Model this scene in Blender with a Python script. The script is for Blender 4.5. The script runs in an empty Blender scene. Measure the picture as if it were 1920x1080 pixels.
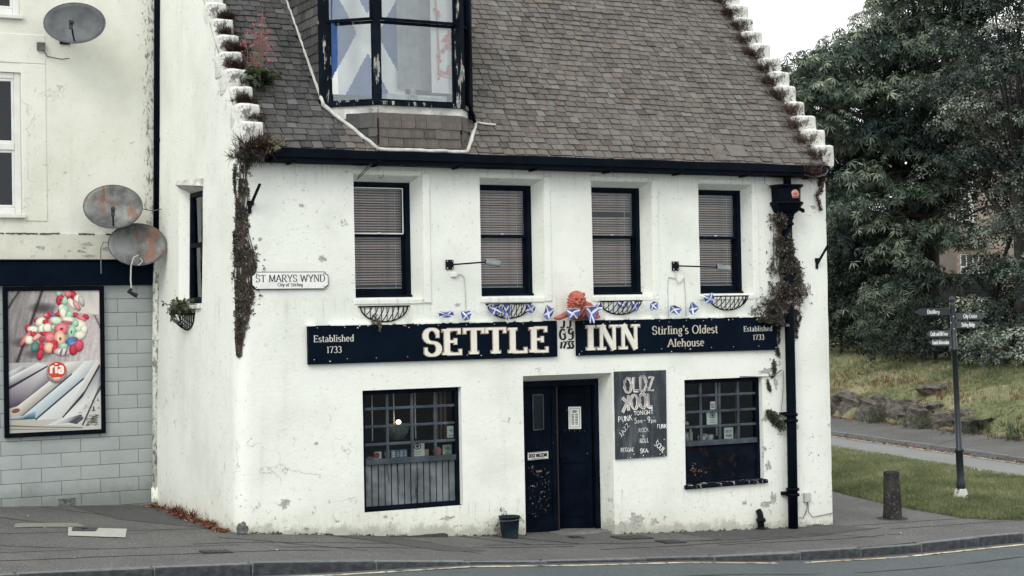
import bpy, math, random
from math import sin, cos, tan, pi, radians, sqrt
from mathutils import Vector, Matrix, noise

sc = bpy.context.scene
COL = sc.collection
rnd = random.Random(1733)
V3 = Vector

# ------------------------------------------------------------------ camera
YAW, PITCH, ROLL = radians(27.53), radians(0.968), radians(-1.03)
CAM = V3((-6.2238, -19.3628, 2.6169))
fwd = V3((sin(YAW) * cos(PITCH), cos(YAW) * cos(PITCH), sin(PITCH)))
rgt = V3((cos(YAW), -sin(YAW), 0.0))
up = rgt.cross(fwd)
r2 = cos(ROLL) * rgt + sin(ROLL) * up
u2 = -sin(ROLL) * rgt + cos(ROLL) * up
cd = bpy.data.cameras.new('camera')
cd.sensor_width = 36.0
cd.lens = 3050.0 / 1920.0 * 36.0
cd.clip_start, cd.clip_end = 0.1, 2000.0
cam = bpy.data.objects.new('camera', cd)
COL.objects.link(cam)
cam.matrix_world = Matrix(((r2.x, u2.x, -fwd.x, CAM.x), (r2.y, u2.y, -fwd.y, CAM.y), (r2.z, u2.z, -fwd.z, CAM.z), (0, 0, 0, 1)))
sc.camera = cam

# ------------------------------------------------------------------ sky, sun, exposure
SUN_EL, SUN_AZ = radians(42), radians(228)          # azimuth clockwise from +Y: behind the camera, to the left
w = bpy.data.worlds.new('World'); sc.world = w; w.use_nodes = True
nt = w.node_tree; nt.nodes.clear()
sky = nt.nodes.new('ShaderNodeTexSky'); sky.sky_type = 'NISHITA'; sky.sun_disc = False
sky.sun_elevation = SUN_EL; sky.sun_rotation = SUN_AZ
sky.air_density = 1.0; sky.dust_density = 4.0; sky.ozone_density = 1.0
hs = nt.nodes.new('ShaderNodeHueSaturation'); hs.inputs['Saturation'].default_value = 0.10
ov = nt.nodes.new('ShaderNodeMix'); ov.data_type = 'RGBA'; ov.inputs[0].default_value = 0.8   # closed cloud cover
ov.inputs[7].default_value = (11.4, 11.7, 11.75, 1)
bg = nt.nodes.new('ShaderNodeBackground'); bg.inputs['Strength'].default_value = 0.15
out = nt.nodes.new('ShaderNodeOutputWorld')
nt.links.new(sky.outputs[0], hs.inputs['Color']); nt.links.new(hs.outputs[0], ov.inputs[6])
nt.links.new(ov.outputs[2], bg.inputs['Color']); nt.links.new(bg.outputs[0], out.inputs[0])
sl = bpy.data.lights.new('sun', 'SUN'); sl.energy = 1.0; sl.angle = radians(20); sl.color = (1.0, 0.96, 0.89)
sun = bpy.data.objects.new('sun', sl); COL.objects.link(sun)
sdir = V3((sin(SUN_AZ) * cos(SUN_EL), cos(SUN_AZ) * cos(SUN_EL), sin(SUN_EL)))
sun.rotation_euler = sdir.to_track_quat('Z', 'Y').to_euler()
vs = sc.view_settings
sc.display_settings.display_device = 'sRGB'
vs.view_transform = 'Standard'; vs.look = 'None'; vs.exposure = 0.03; vs.gamma = 1.0; vs.use_curve_mapping = False
sc.render.engine = 'CYCLES'
sc.cycles.use_denoising = True
sc.cycles.max_bounces = 6; sc.cycles.diffuse_bounces = 3; sc.cycles.glossy_bounces = 3
sc.cycles.transmission_bounces = 4; sc.cycles.transparent_max_bounces = 8
sc.cycles.sample_clamp_indirect = 6.0

# ------------------------------------------------------------------ object helpers
ORG = {}
def tag(o, label=None, cat=None, group=None, kind=None):
    for k, v in (('label', label), ('category', cat), ('group', group), ('kind', kind)):
        if v: o[k] = v
    return o
def thing(name, label, cat, loc=(0, 0, 0), group=None):
    o = bpy.data.objects.new(name, None); o.empty_display_size = 0.1
    COL.objects.link(o); o.location = loc; ORG[o.name] = V3(loc)
    return tag(o, label, cat, group)
def piece(name, me, parent, loc, rot=(0, 0, 0), scale=(1, 1, 1)):
    o = bpy.data.objects.new(name, me); COL.objects.link(o)
    o.parent = parent
    l = V3(loc)
    o.location = l - ORG[parent.name] if parent else l
    o.rotation_euler = rot; o.scale = scale
    ORG[o.name] = l
    return o
class MB:
    """collects faces of one mesh, in world coordinates"""
    def __init__(s): s.v = []; s.f = []; s.m = []; s.t = []; s.c = []
    def face(s, pts, mat=0, tint=0.0):
        n = len(s.v); s.v.extend([tuple(p) for p in pts]); s.f.append(tuple(range(n, n + len(pts)))); s.m.append(mat); s.t.append(tint)
        return s
    def add(s, vs, fs, mat=0, tint=0.0):
        n = len(s.v); s.v.extend([tuple(p) for p in vs])
        for f in fs: s.f.append(tuple(i + n for i in f)); s.m.append(mat); s.t.append(tint)
        return s
    def hexa(s, p, mat=0, tint=0.0):       # p: 4 bottom ccw, 4 top ccw
        return s.add(p, [(3, 2, 1, 0), (4, 5, 6, 7), (0, 1, 5, 4), (1, 2, 6, 5), (2, 3, 7, 6), (3, 0, 4, 7)], mat, tint)
    def box(s, x0, x1, y0, y1, z0, z1, mat=0, tint=0.0):
        return s.hexa([(x0, y0, z0), (x1, y0, z0), (x1, y1, z0), (x0, y1, z0), (x0, y0, z1), (x1, y0, z1), (x1, y1, z1), (x0, y1, z1)], mat, tint)
    def obox(s, c, ax, ay, az, hx, hy, hz, mat=0, tint=0.0):
        c, ax, ay, az = V3(c), V3(ax), V3(ay), V3(az)
        q = [c + ax * (i * hx) + ay * (j * hy) + az * (k * hz) for k in (-1, 1) for i, j in ((-1, -1), (1, -1), (1, 1), (-1, 1))]
        return s.hexa(q, mat, tint)
    def tube(s, path, r, n=8, mat=0, tint=0.0, cap=True):
        path = [V3(p) for p in path]; N = len(path)
        rs = r if isinstance(r, (list, tuple)) else [r] * N
        ref = None; rings = []
        for i, p in enumerate(path):
            d = (path[min(i + 1, N - 1)] - path[max(i - 1, 0)]).normalized()
            if ref is None:
                ref = d.orthogonal().normalized()
            else:
                ref = (ref - d * ref.dot(d))
                ref = ref.normalized() if ref.length > 1e-6 else d.orthogonal().normalized()
            b = d.cross(ref)
            rings.append([p + (ref * cos(2 * pi * k / n) + b * sin(2 * pi * k / n)) * rs[i] for k in range(n)])
        vs = [q for R in rings for q in R]; fs = []
        for i in range(N - 1):
            for k in range(n):
                fs.append((i * n + k, i * n + (k + 1) % n, (i + 1) * n + (k + 1) % n, (i + 1) * n + k))
        if cap:
            fs.append(tuple(range(n - 1, -1, -1))); fs.append(tuple((N - 1) * n + k for k in range(n)))
        return s.add(vs, fs, mat, tint)
    def lathe(s, prof, c, n=16, mat=0, axis=None, tint=0.0, wob=0.0):
        c = V3(c); q = axis.to_track_quat('Z', 'Y') if axis else None
        vs = []
        for r, z in prof:
            for k in range(n):
                a = 2 * pi * k / n
                p = V3((r * cos(a), r * sin(a), z))
                if wob: p += V3((cos(a), sin(a), 0)) * wob * noise.noise(p * 7 + c)
                vs.append(c + (q @ p if q else p))
        fs = [(i * n + k, i * n + (k + 1) % n, (i + 1) * n + (k + 1) % n, (i + 1) * n + k) for i in range(len(prof) - 1) for k in range(n)]
        fs.append(tuple(range(n - 1, -1, -1))); fs.append(tuple((len(prof) - 1) * n + k for k in range(n)))
        return s.add(vs, fs, mat, tint)
    def ell(s, c, r, nu=12, nv=8, mat=0, tint=0.0, rot=None, nz=0.0, ns=6.0):
        c = V3(c); vs = []; fs = []
        for i in range(nv + 1):
            t = pi * i / nv
            for k in range(nu):
                a = 2 * pi * k / nu
                d = V3((sin(t) * cos(a), sin(t) * sin(a), cos(t)))
                p = V3((d.x * r[0], d.y * r[1], d.z * r[2]))
                if nz: p *= 1 + nz * noise.noise(d * ns * 0.5 + c * 3)
                vs.append(c + (rot @ p if rot else p))
        for i in range(nv):
            for k in range(nu):
                fs.append((i * nu + k, (i + 1) * nu + k, (i + 1) * nu + (k + 1) % nu, i * nu + (k + 1) % nu))
        return s.add(vs, fs, mat, tint)
    def sweep(s, prof, a, b, ax, mat=0):   # prof: list of (y,z) offsets swept from a to b along direction
        a, b = V3(a), V3(b); n = len(prof)
        vs = [a + V3((0, y, z)) for y, z in prof] + [b + V3((0, y, z)) for y, z in prof]
        fs = [(i, (i + 1) % n, n + (i + 1) % n, n + i) for i in range(n)] + [tuple(range(n - 1, -1, -1)), tuple(range(n, 2 * n))]
        return s.add(vs, fs, mat)
    def mesh(s, name, mats, org=(0, 0, 0), smooth=False, tint=True):
        me = bpy.data.meshes.new(name); o = V3(org)
        me.from_pydata([(p[0] - o[0], p[1] - o[1], p[2] - o[2]) for p in s.v], [], s.f)
        for m in (mats if isinstance(mats, (list, tuple)) else [mats]): me.materials.append(m)
        me.polygons.foreach_set('material_index', s.m)
        if smooth: me.polygons.foreach_set('use_smooth', [True] * len(s.f))
        if tint and any(s.t):
            at = me.attributes.new('tint', 'FLOAT', 'FACE'); at.data.foreach_set('value', s.t)
        if s.c:
            at = me.attributes.new('ink', 'FLOAT_COLOR', 'POINT'); at.data.foreach_set('color', [x for q in s.c for x in q])
        me.update(); me.validate()
        return me
    def build(s, name, mats, parent=None, loc=None, smooth=False, bevel=0.0, label=None):
        l = V3(ORG[parent.name]) if parent else V3(loc or (0, 0, 0))
        o = bpy.data.objects.new(name, s.mesh(name, mats, l, smooth)); COL.objects.link(o)
        if parent: o.parent = parent
        else: o.location = l
        ORG[o.name] = l
        if bevel:
            b = o.modifiers.new('Bevel', 'BEVEL'); b.width = bevel; b.segments = 2; b.limit_method = 'ANGLE'; b.angle_limit = radians(40)
        if label: o['label'] = label
        return o
def fbm(x, y, z=0.0, o=3):
    return noise.fractal(V3((x, y, z)), 1.0, 2.0, o, noise_basis='PERLIN_ORIGINAL')
def lerp(a, b, t): return a + (b - a) * t
def pw(tab, x):
    if x <= tab[0][0]: return tab[0][1]
    for (a, va), (b, vb) in zip(tab, tab[1:]):
        if x <= b: return va + (vb - va) * (x - a) / (b - a)
    return tab[-1][1]

# ------------------------------------------------------------------ materials
class NT:
    def __init__(s, name):
        s.mat = bpy.data.materials.new(name); s.mat.use_nodes = True
        s.t = s.mat.node_tree; s.t.nodes.clear()
        s.out = s.n('ShaderNodeOutputMaterial'); s._o = None
    def n(s, k, **kw):
        x = s.t.nodes.new(k)
        for a, b in kw.items(): setattr(x, a, b)
        return x
    def l(s, a, b): s.t.links.new(a, b)
    def obj(s):
        if not s._o: s._o = s.n('ShaderNodeTexCoord').outputs['Object']
        return s._o
    def put(s, sock, v):
        if hasattr(v, 'links') or isinstance(v, bpy.types.NodeSocket): s.l(v, sock)
        elif isinstance(v, (tuple, list)) and len(v) == 3 and sock.type == 'RGBA': sock.default_value = (*v, 1)
        else: sock.default_value = v
    def math(s, op, a, b=0.0, c=None, clamp=False):
        x = s.n('ShaderNodeMath', operation=op, use_clamp=clamp); s.put(x.inputs[0], a); s.put(x.inputs[1], b)
        if c is not None: s.put(x.inputs[2], c)
        return x.outputs[0]
    def noise(s, scale=5.0, detail=5.0, rough=0.55, sc3=None, dist=0.0, off=None, vec=None):
        v = vec or s.obj()
        if sc3 or off:
            mp = s.n('ShaderNodeMapping'); s.l(v, mp.inputs[0])
            if sc3: mp.inputs['Scale'].default_value = sc3
            if off: mp.inputs['Location'].default_value = off
            v = mp.outputs[0]
        x = s.n('ShaderNodeTexNoise'); s.l(v, x.inputs['Vector'])
        x.inputs['Scale'].default_value = scale; x.inputs['Detail'].default_value = detail; x.inputs['Roughness'].default_value = rough; x.inputs['Distortion'].default_value = dist
        return x.outputs[0]
    def step(s, v, a, b, lo=0.0, hi=1.0):
        x = s.n('ShaderNodeMapRange', interpolation_type='SMOOTHSTEP'); s.put(x.inputs[0], v)
        x.inputs[1].default_value = a; x.inputs[2].default_value = b; x.inputs[3].default_value = lo; x.inputs[4].default_value = hi
        return x.outputs[0]
    def mix(s, f, a, b, mode='MIX'):
        x = s.n('ShaderNodeMix', data_type='RGBA', blend_type=mode, clamp_factor=True); s.put(x.inputs[0], f); s.put(x.inputs[6], a); s.put(x.inputs[7], b)
        return x.outputs[2]
    def ramp(s, v, cols):
        x = s.n('ShaderNodeValToRGB'); s.l(v, x.inputs[0]); e = x.color_ramp.elements
        while len(e) < len(cols): e.new(0.5)
        for i, (p, c) in enumerate(cols): e[i].position = p; e[i].color = (*c, 1)
        return x.outputs[0]
    def rand(s):
        a = s.n('ShaderNodeAttribute', attribute_name='tint').outputs['Fac']
        r = s.n('ShaderNodeObjectInfo').outputs['Random']
        return s.math('FRACT', s.math('ADD', a, r))
    def bump(s, h, dist=0.01, strength=1.0, prev=None):
        x = s.n('ShaderNodeBump'); x.inputs['Strength'].default_value = strength; x.inputs['Distance'].default_value = dist; s.l(h, x.inputs['Height'])
        if prev: s.l(prev, x.inputs['Normal'])
        return x.outputs[0]
    def pbr(s, col, rough=0.7, spec=0.3, metal=0.0, normal=None, **kw):
        b = s.n('ShaderNodeBsdfPrincipled'); s.put(b.inputs['Base Color'], col); s.put(b.inputs['Roughness'], rough)
        b.inputs['Specular IOR Level'].default_value = spec; b.inputs['Metallic'].default_value = metal
        if normal: s.l(normal, b.inputs['Normal'])
        for k, v in kw.items(): s.put(b.inputs[k], v)
        s.l(b.outputs[0], s.out.inputs[0])
        return s.mat
def simple(name, c1, c2=None, scale=8.0, rough=0.7, spec=0.3, bump=0.0, bscale=40.0, metal=0.0, rv=0.0, lo=0.35, hi=0.68, sc3=None):
    m = NT(name); c2 = c2 or tuple(x * 0.75 for x in c1)
    col = m.mix(m.step(m.noise(scale, 6, 0.6, sc3=sc3), lo, hi), c1, c2)
    if rv:
        r = m.math('MULTIPLY_ADD', m.rand(), rv, 1 - rv / 2)
        mm = m.n('ShaderNodeVectorMath', operation='SCALE'); m.l(col, mm.inputs[0]); m.l(r, mm.inputs[3]); col = mm.outputs[0]
    nb = m.bump(m.noise(bscale, 5, 0.6), bump) if bump else None
    return m.pbr(col, rough, spec, metal, nb)

def white_wall(name, a=(0.80, 0.82, 0.755), b=(0.70, 0.72, 0.655), slope=0.065, spots=1.0, grime=1.0, edge=False):
    m = NT(name); o = m.obj()
    sp = m.n('ShaderNodeSeparateXYZ'); m.l(o, sp.inputs[0])
    h = m.math('MULTIPLY_ADD', sp.outputs[0], slope, sp.outputs[2])          # height above the falling pavement
    col = m.mix(m.step(m.noise(0.9, 5, 0.6), 0.42, 0.72), a, b)
    streak = m.step(m.noise(1.0, 4, 0.6, sc3=(5, 5, 0.35)), 0.56, 0.8)
    col = m.mix(m.math('MULTIPLY', streak, 0.35), col, (0.60, 0.60, 0.50))
    rs = m.math('MULTIPLY', m.step(m.noise(1.0, 6, 0.7, sc3=(14, 14, 0.7), off=(1, 6, 2)), 0.50, 0.68), m.math('MAXIMUM', m.math('MAXIMUM', m.math('MULTIPLY', m.step(sp.outputs[2], 4.15, 4.6), m.step(sp.outputs[0], 0.45, 0.5)), m.math('MULTIPLY', m.step(sp.outputs[2], 2.5, 2.80), m.step(sp.outputs[2], 2.90, 2.84))), m.math('MULTIPLY', m.step(sp.outputs[2], -0.15, 0.10), m.step(sp.outputs[2], 0.2, 0.12))))
    col = m.mix(m.math('MULTIPLY', rs, 0.5 * grime), col, (0.42, 0.42, 0.37))
    # mottling of thin old paint
    mo = m.math('MULTIPLY', m.step(m.noise(11, 8, 0.72), 0.56, 0.66), m.step(m.noise(1.3, 3, 0.5, off=(3, 1, 7)), 0.40, 0.60))
    col = m.mix(m.math('MULTIPLY', mo, 0.5 * spots), col, (0.42, 0.43, 0.40))
    low = m.step(h, 0.75, 0.0)
    side = m.step(sp.outputs[0], 5.6, 8.2)
    zone = m.math('MAXIMUM', m.math('MAXIMUM', low, m.math('MULTIPLY', side, m.step(h, 2.6, 1.2))), m.math('MULTIPLY', m.step(m.noise(0.8, 3, 0.5, off=(9, 4, 2)), 0.52, 0.64), 0.75))
    chip = m.math('MULTIPLY', m.step(m.noise(6.5, 9, 0.74, off=(2, 8, 5)), 0.605, 0.635), zone)
    col = m.mix(m.math('MULTIPLY', chip, 0.8 * spots), col, (0.17, 0.165, 0.15))
    fl = m.math('MULTIPLY', m.step(m.noise(15, 9, 0.78, off=(6, 1, 3)), 0.60, 0.625), m.math('MULTIPLY', m.math('MAXIMUM', m.step(h, 0.55, 0.0), m.math('MULTIPLY', side, m.step(h, 1.6, 0.4))), m.step(m.noise(2.2, 3, 0.5, off=(8, 8, 1)), 0.45, 0.6)))
    col = m.mix(m.math('MULTIPLY', fl, 0.75 * grime), col, (0.13, 0.125, 0.115))
    dots = m.math('MULTIPLY', m.step(m.noise(22, 3, 0.6), 0.665, 0.70), m.math('MAXIMUM', zone, 0.42))
    col = m.mix(m.math('MULTIPLY', dots, 0.85 * spots), col, (0.09, 0.085, 0.08))
    vo = m.n('ShaderNodeTexVoronoi', feature='DISTANCE_TO_EDGE'); vo.inputs['Scale'].default_value = 1.15
    ds = m.n('ShaderNodeVectorMath', operation='ADD'); nz = m.n('ShaderNodeTexNoise'); nz.inputs['Scale'].default_value = 3.5; nz.inputs['Detail'].default_value = 5
    m.l(o, nz.inputs['Vector']); m.l(o, ds.inputs[0]); m.l(nz.outputs['Color'], ds.inputs[1]); m.l(ds.outputs[0], vo.inputs['Vector'])
    crack = m.math('MULTIPLY', m.step(vo.outputs['Distance'], 0.0075, 0.002), m.step(m.noise(0.9, 2, 0.5, off=(5, 5, 5)), 0.62, 0.68))
    col = m.mix(m.math('MULTIPLY', crack, 0.5 * spots), col, (0.14, 0.13, 0.12))
    foot = m.math('MULTIPLY', m.step(m.math('ADD', h, m.math('MULTIPLY', m.noise(4, 8, 0.75), -0.55)), -0.16, -0.29), 0.6 * grime)
    col = m.mix(m.math('MULTIPLY', m.step(h, 0.45, -0.05), 0.30 * grime), col, (0.52, 0.50, 0.38))
    col = m.mix(foot, col, (0.27, 0.26, 0.21))
    if edge:
        em_ = m.math('MAXIMUM', m.math('MULTIPLY', m.step(sp.outputs[0], -0.28, 0.02), 0.16), m.math('MULTIPLY', m.step(m.noise(1.1, 3, 0.5, off=(7, 7, 7), sc3=(1.6, 1, 0.5)), 0.5, 0.7), 0.05))
        mk = m.step(m.math('ADD', m.noise(13, 9, 0.78, sc3=(1.6, 1, 0.6)), em_), 0.66, 0.72)
        col = m.mix(m.math('MULTIPLY', mk, 0.8), col, (0.11, 0.105, 0.085))
    n1 = m.bump(m.noise(2.6, 4, 0.55), 0.05, 0.22)
    n2 = m.bump(m.noise(26, 5, 0.65), 0.010, 0.55, n1)
    n3 = m.bump(m.math('ADD', chip, crack), -0.006, 0.8, n2)
    return m.pbr(col, 0.82, 0.2, normal=n3)
WALL = white_wall('white_harled_render')
WALL2 = white_wall('white_shop_render', (0.76, 0.77, 0.69), (0.66, 0.66, 0.56), 0.0, 0.7, 0.0, True)

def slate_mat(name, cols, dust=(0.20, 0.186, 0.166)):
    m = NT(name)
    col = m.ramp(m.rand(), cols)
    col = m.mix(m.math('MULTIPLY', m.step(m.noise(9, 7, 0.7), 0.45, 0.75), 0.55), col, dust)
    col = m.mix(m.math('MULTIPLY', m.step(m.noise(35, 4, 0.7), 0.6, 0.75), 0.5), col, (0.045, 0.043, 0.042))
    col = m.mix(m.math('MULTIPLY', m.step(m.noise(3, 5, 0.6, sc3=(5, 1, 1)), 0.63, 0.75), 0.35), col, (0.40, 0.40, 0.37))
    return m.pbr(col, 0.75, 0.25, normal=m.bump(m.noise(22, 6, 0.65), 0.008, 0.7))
SLATE = slate_mat('roof_slate', [(0.0, (0.070, 0.063, 0.057)), (0.3, (0.120, 0.104, 0.090)), (0.6, (0.094, 0.085, 0.078)), (0.82, (0.146, 0.128, 0.110)), (0.95, (0.112, 0.113, 0.110)), (1.0, (0.175, 0.162, 0.143))])
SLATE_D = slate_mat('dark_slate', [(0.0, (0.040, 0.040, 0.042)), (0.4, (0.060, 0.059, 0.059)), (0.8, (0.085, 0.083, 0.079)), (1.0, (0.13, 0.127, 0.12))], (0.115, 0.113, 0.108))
DECK = simple('roof_deck', (0.03, 0.03, 0.032), rough=0.9)
BLACK = simple('navy_black_paint', (0.0022, 0.0042, 0.0080), (0.004, 0.0066, 0.0110), scale=5, rough=0.45, spec=0.03, bump=0.0015, bscale=25)
BLACKM = simple('black_iron', (0.004, 0.006, 0.010), (0.009, 0.011, 0.015), scale=9, rough=0.55, spec=0.07, bump=0.002, bscale=30)
def worn(name, base, under, amt=(0.60, 0.66), scale=9, sc3=None, rough=0.55, under2=None, spec=0.03):
    m = NT(name)
    f = m.step(m.noise(scale, 8, 0.72, sc3=sc3), *amt)
    u = m.mix(m.step(m.noise(18, 3), 0.4, 0.6), under, under2 or tuple(x * 0.5 for x in under))
    b = m.mix(m.step(m.noise(4, 5), 0.35, 0.7), base, tuple(x * 1.9 for x in base))
    return m.pbr(m.mix(f, b, u), rough, spec, normal=m.bump(f, -0.002, 0.8, m.bump(m.noise(30, 4), 0.002)))
FRAME = worn('worn_black_window_paint', (0.0025, 0.005, 0.009), (0.30, 0.30, 0.27), (0.66, 0.70), 7, (1, 1, 0.4))
FRAME_P = worn('peeling_black_paint', (0.0035, 0.006, 0.010), (0.44, 0.43, 0.39), (0.55, 0.585), 11, (1, 1, 0.22))
GREYP = worn('worn_grey_blue_paint', (0.040, 0.050, 0.060), (0.20, 0.21, 0.21), (0.60, 0.72), 8, (1, 1, 0.25))
BOARDP = worn('worn_grey_boards', (0.095, 0.108, 0.115), (0.02, 0.025, 0.03), (0.55, 0.68), 5, (3, 1, 0.25))
DOORP = worn('scuffed_black_door_paint', (0.0016, 0.0036, 0.0078), (0.34, 0.32, 0.28), (0.672, 0.685), 14, None, 0.36)
DOORS = worn('scratched_black_door_paint', (0.0016, 0.0036, 0.0078), (0.42, 0.36, 0.30), (0.605, 0.62), 24, None, 0.36)
RUSTP = worn('rusting_black_panel', (0.003, 0.005, 0.009), (0.030, 0.018, 0.017), (0.52, 0.66), 5, (1, 1, 1.6), 0.5)
SIGN = simple('navy_sign_paint', (0.0018, 0.0055, 0.0125), (0.003, 0.0075, 0.0155), scale=3, rough=0.45, spec=0.03)
CREAM = simple('cream_letter', (0.78, 0.75, 0.66), (0.70, 0.66, 0.57), scale=12, rough=0.6)
TAN = simple('tan_letter_edge', (0.36, 0.30, 0.235), (0.28, 0.235, 0.19), scale=12, rough=0.6)
PALE = simple('pale_letter', (0.66, 0.65, 0.60), (0.52, 0.51, 0.46), scale=20, rough=0.6)
BUFF = simple('buff_letter', (0.60, 0.54, 0.44), (0.45, 0.41, 0.34), scale=20, rough=0.6)
WHITE = simple('white_enamel', (0.80, 0.81, 0.78), (0.70, 0.71, 0.67), scale=8, rough=0.4)
WPAINT = simple('white_gloss_paint', (0.76, 0.77, 0.74), (0.62, 0.62, 0.57), scale=6, rough=0.45)
PAPER = simple('white_paper', (0.74, 0.76, 0.70), (0.66, 0.68, 0.62), scale=10, rough=0.8)
INK = simple('black_ink', (0.012, 0.013, 0.016), rough=0.7)
LEAD = simple('pale_lead_mortar', (0.58, 0.58, 0.54), (0.42, 0.42, 0.39), scale=9, rough=0.8, bump=0.006, bscale=14)
STONEW = worn('whitewashed_stone', (0.40, 0.40, 0.37), (0.12, 0.115, 0.105), (0.60, 0.70), 6, None, 0.85)
CROW = NT('whitewashed_crow_step')
_c = CROW.mix(CROW.step(CROW.noise(4, 5, 0.6), 0.4, 0.7), (0.74, 0.75, 0.70), (0.55, 0.55, 0.50))
_d = CROW.step(CROW.noise(8, 8, 0.78, off=(4, 2, 1)), 0.54, 0.60)
CROW = CROW.pbr(CROW.mix(CROW.math('MULTIPLY', _d, 0.85), _c, (0.11, 0.10, 0.09)), 0.85, 0.2, normal=CROW.bump(CROW.noise(12, 6, 0.65), 0.03, 0.7))
def glass(name, fac=0.10, tint=(0.93, 0.96, 0.96), rough=0.02, ior=1.45):
    m = NT(name)
    fr = m.n('ShaderNodeFresnel'); fr.inputs[0].default_value = ior
    tr = m.n('ShaderNodeBsdfTransparent'); tr.inputs[0].default_value = (*tint, 1)
    gl = m.n('ShaderNodeBsdfGlossy'); gl.inputs['Roughness'].default_value = rough; gl.inputs['Color'].default_value = (0.9, 0.95, 1, 1)
    wv = m.bump(m.noise(2.2, 2), 0.004, 0.6); m.l(wv, gl.inputs['Normal'])
    mx = m.n('ShaderNodeMixShader'); m.l(m.math('ADD', fr.outputs[0], fac, clamp=True), mx.inputs[0])
    m.l(tr.outputs[0], mx.inputs[1]); m.l(gl.outputs[0], mx.inputs[2]); m.l(mx.outputs[0], m.out.inputs[0])
    return m.mat
GLASS = glass('window_glass', 0.0, ior=1.33)
GLASS_D = glass('dormer_glass', 0.05, (0.97, 0.98, 0.98))
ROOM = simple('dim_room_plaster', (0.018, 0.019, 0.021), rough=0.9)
SLATB = simple('venetian_slat', (0.58, 0.43, 0.375), (0.42, 0.30, 0.265), scale=10, rough=0.45, rv=0.15)
CORD = simple('pale_cord', (0.6, 0.58, 0.55), rough=0.8)
CABLE = simple('grey_cable', (0.16, 0.165, 0.165), (0.09, 0.09, 0.09), rough=0.6)
CABLEW = simple('white_painted_cable', (0.56, 0.57, 0.52), (0.40, 0.41, 0.37), rough=0.7)

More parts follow.
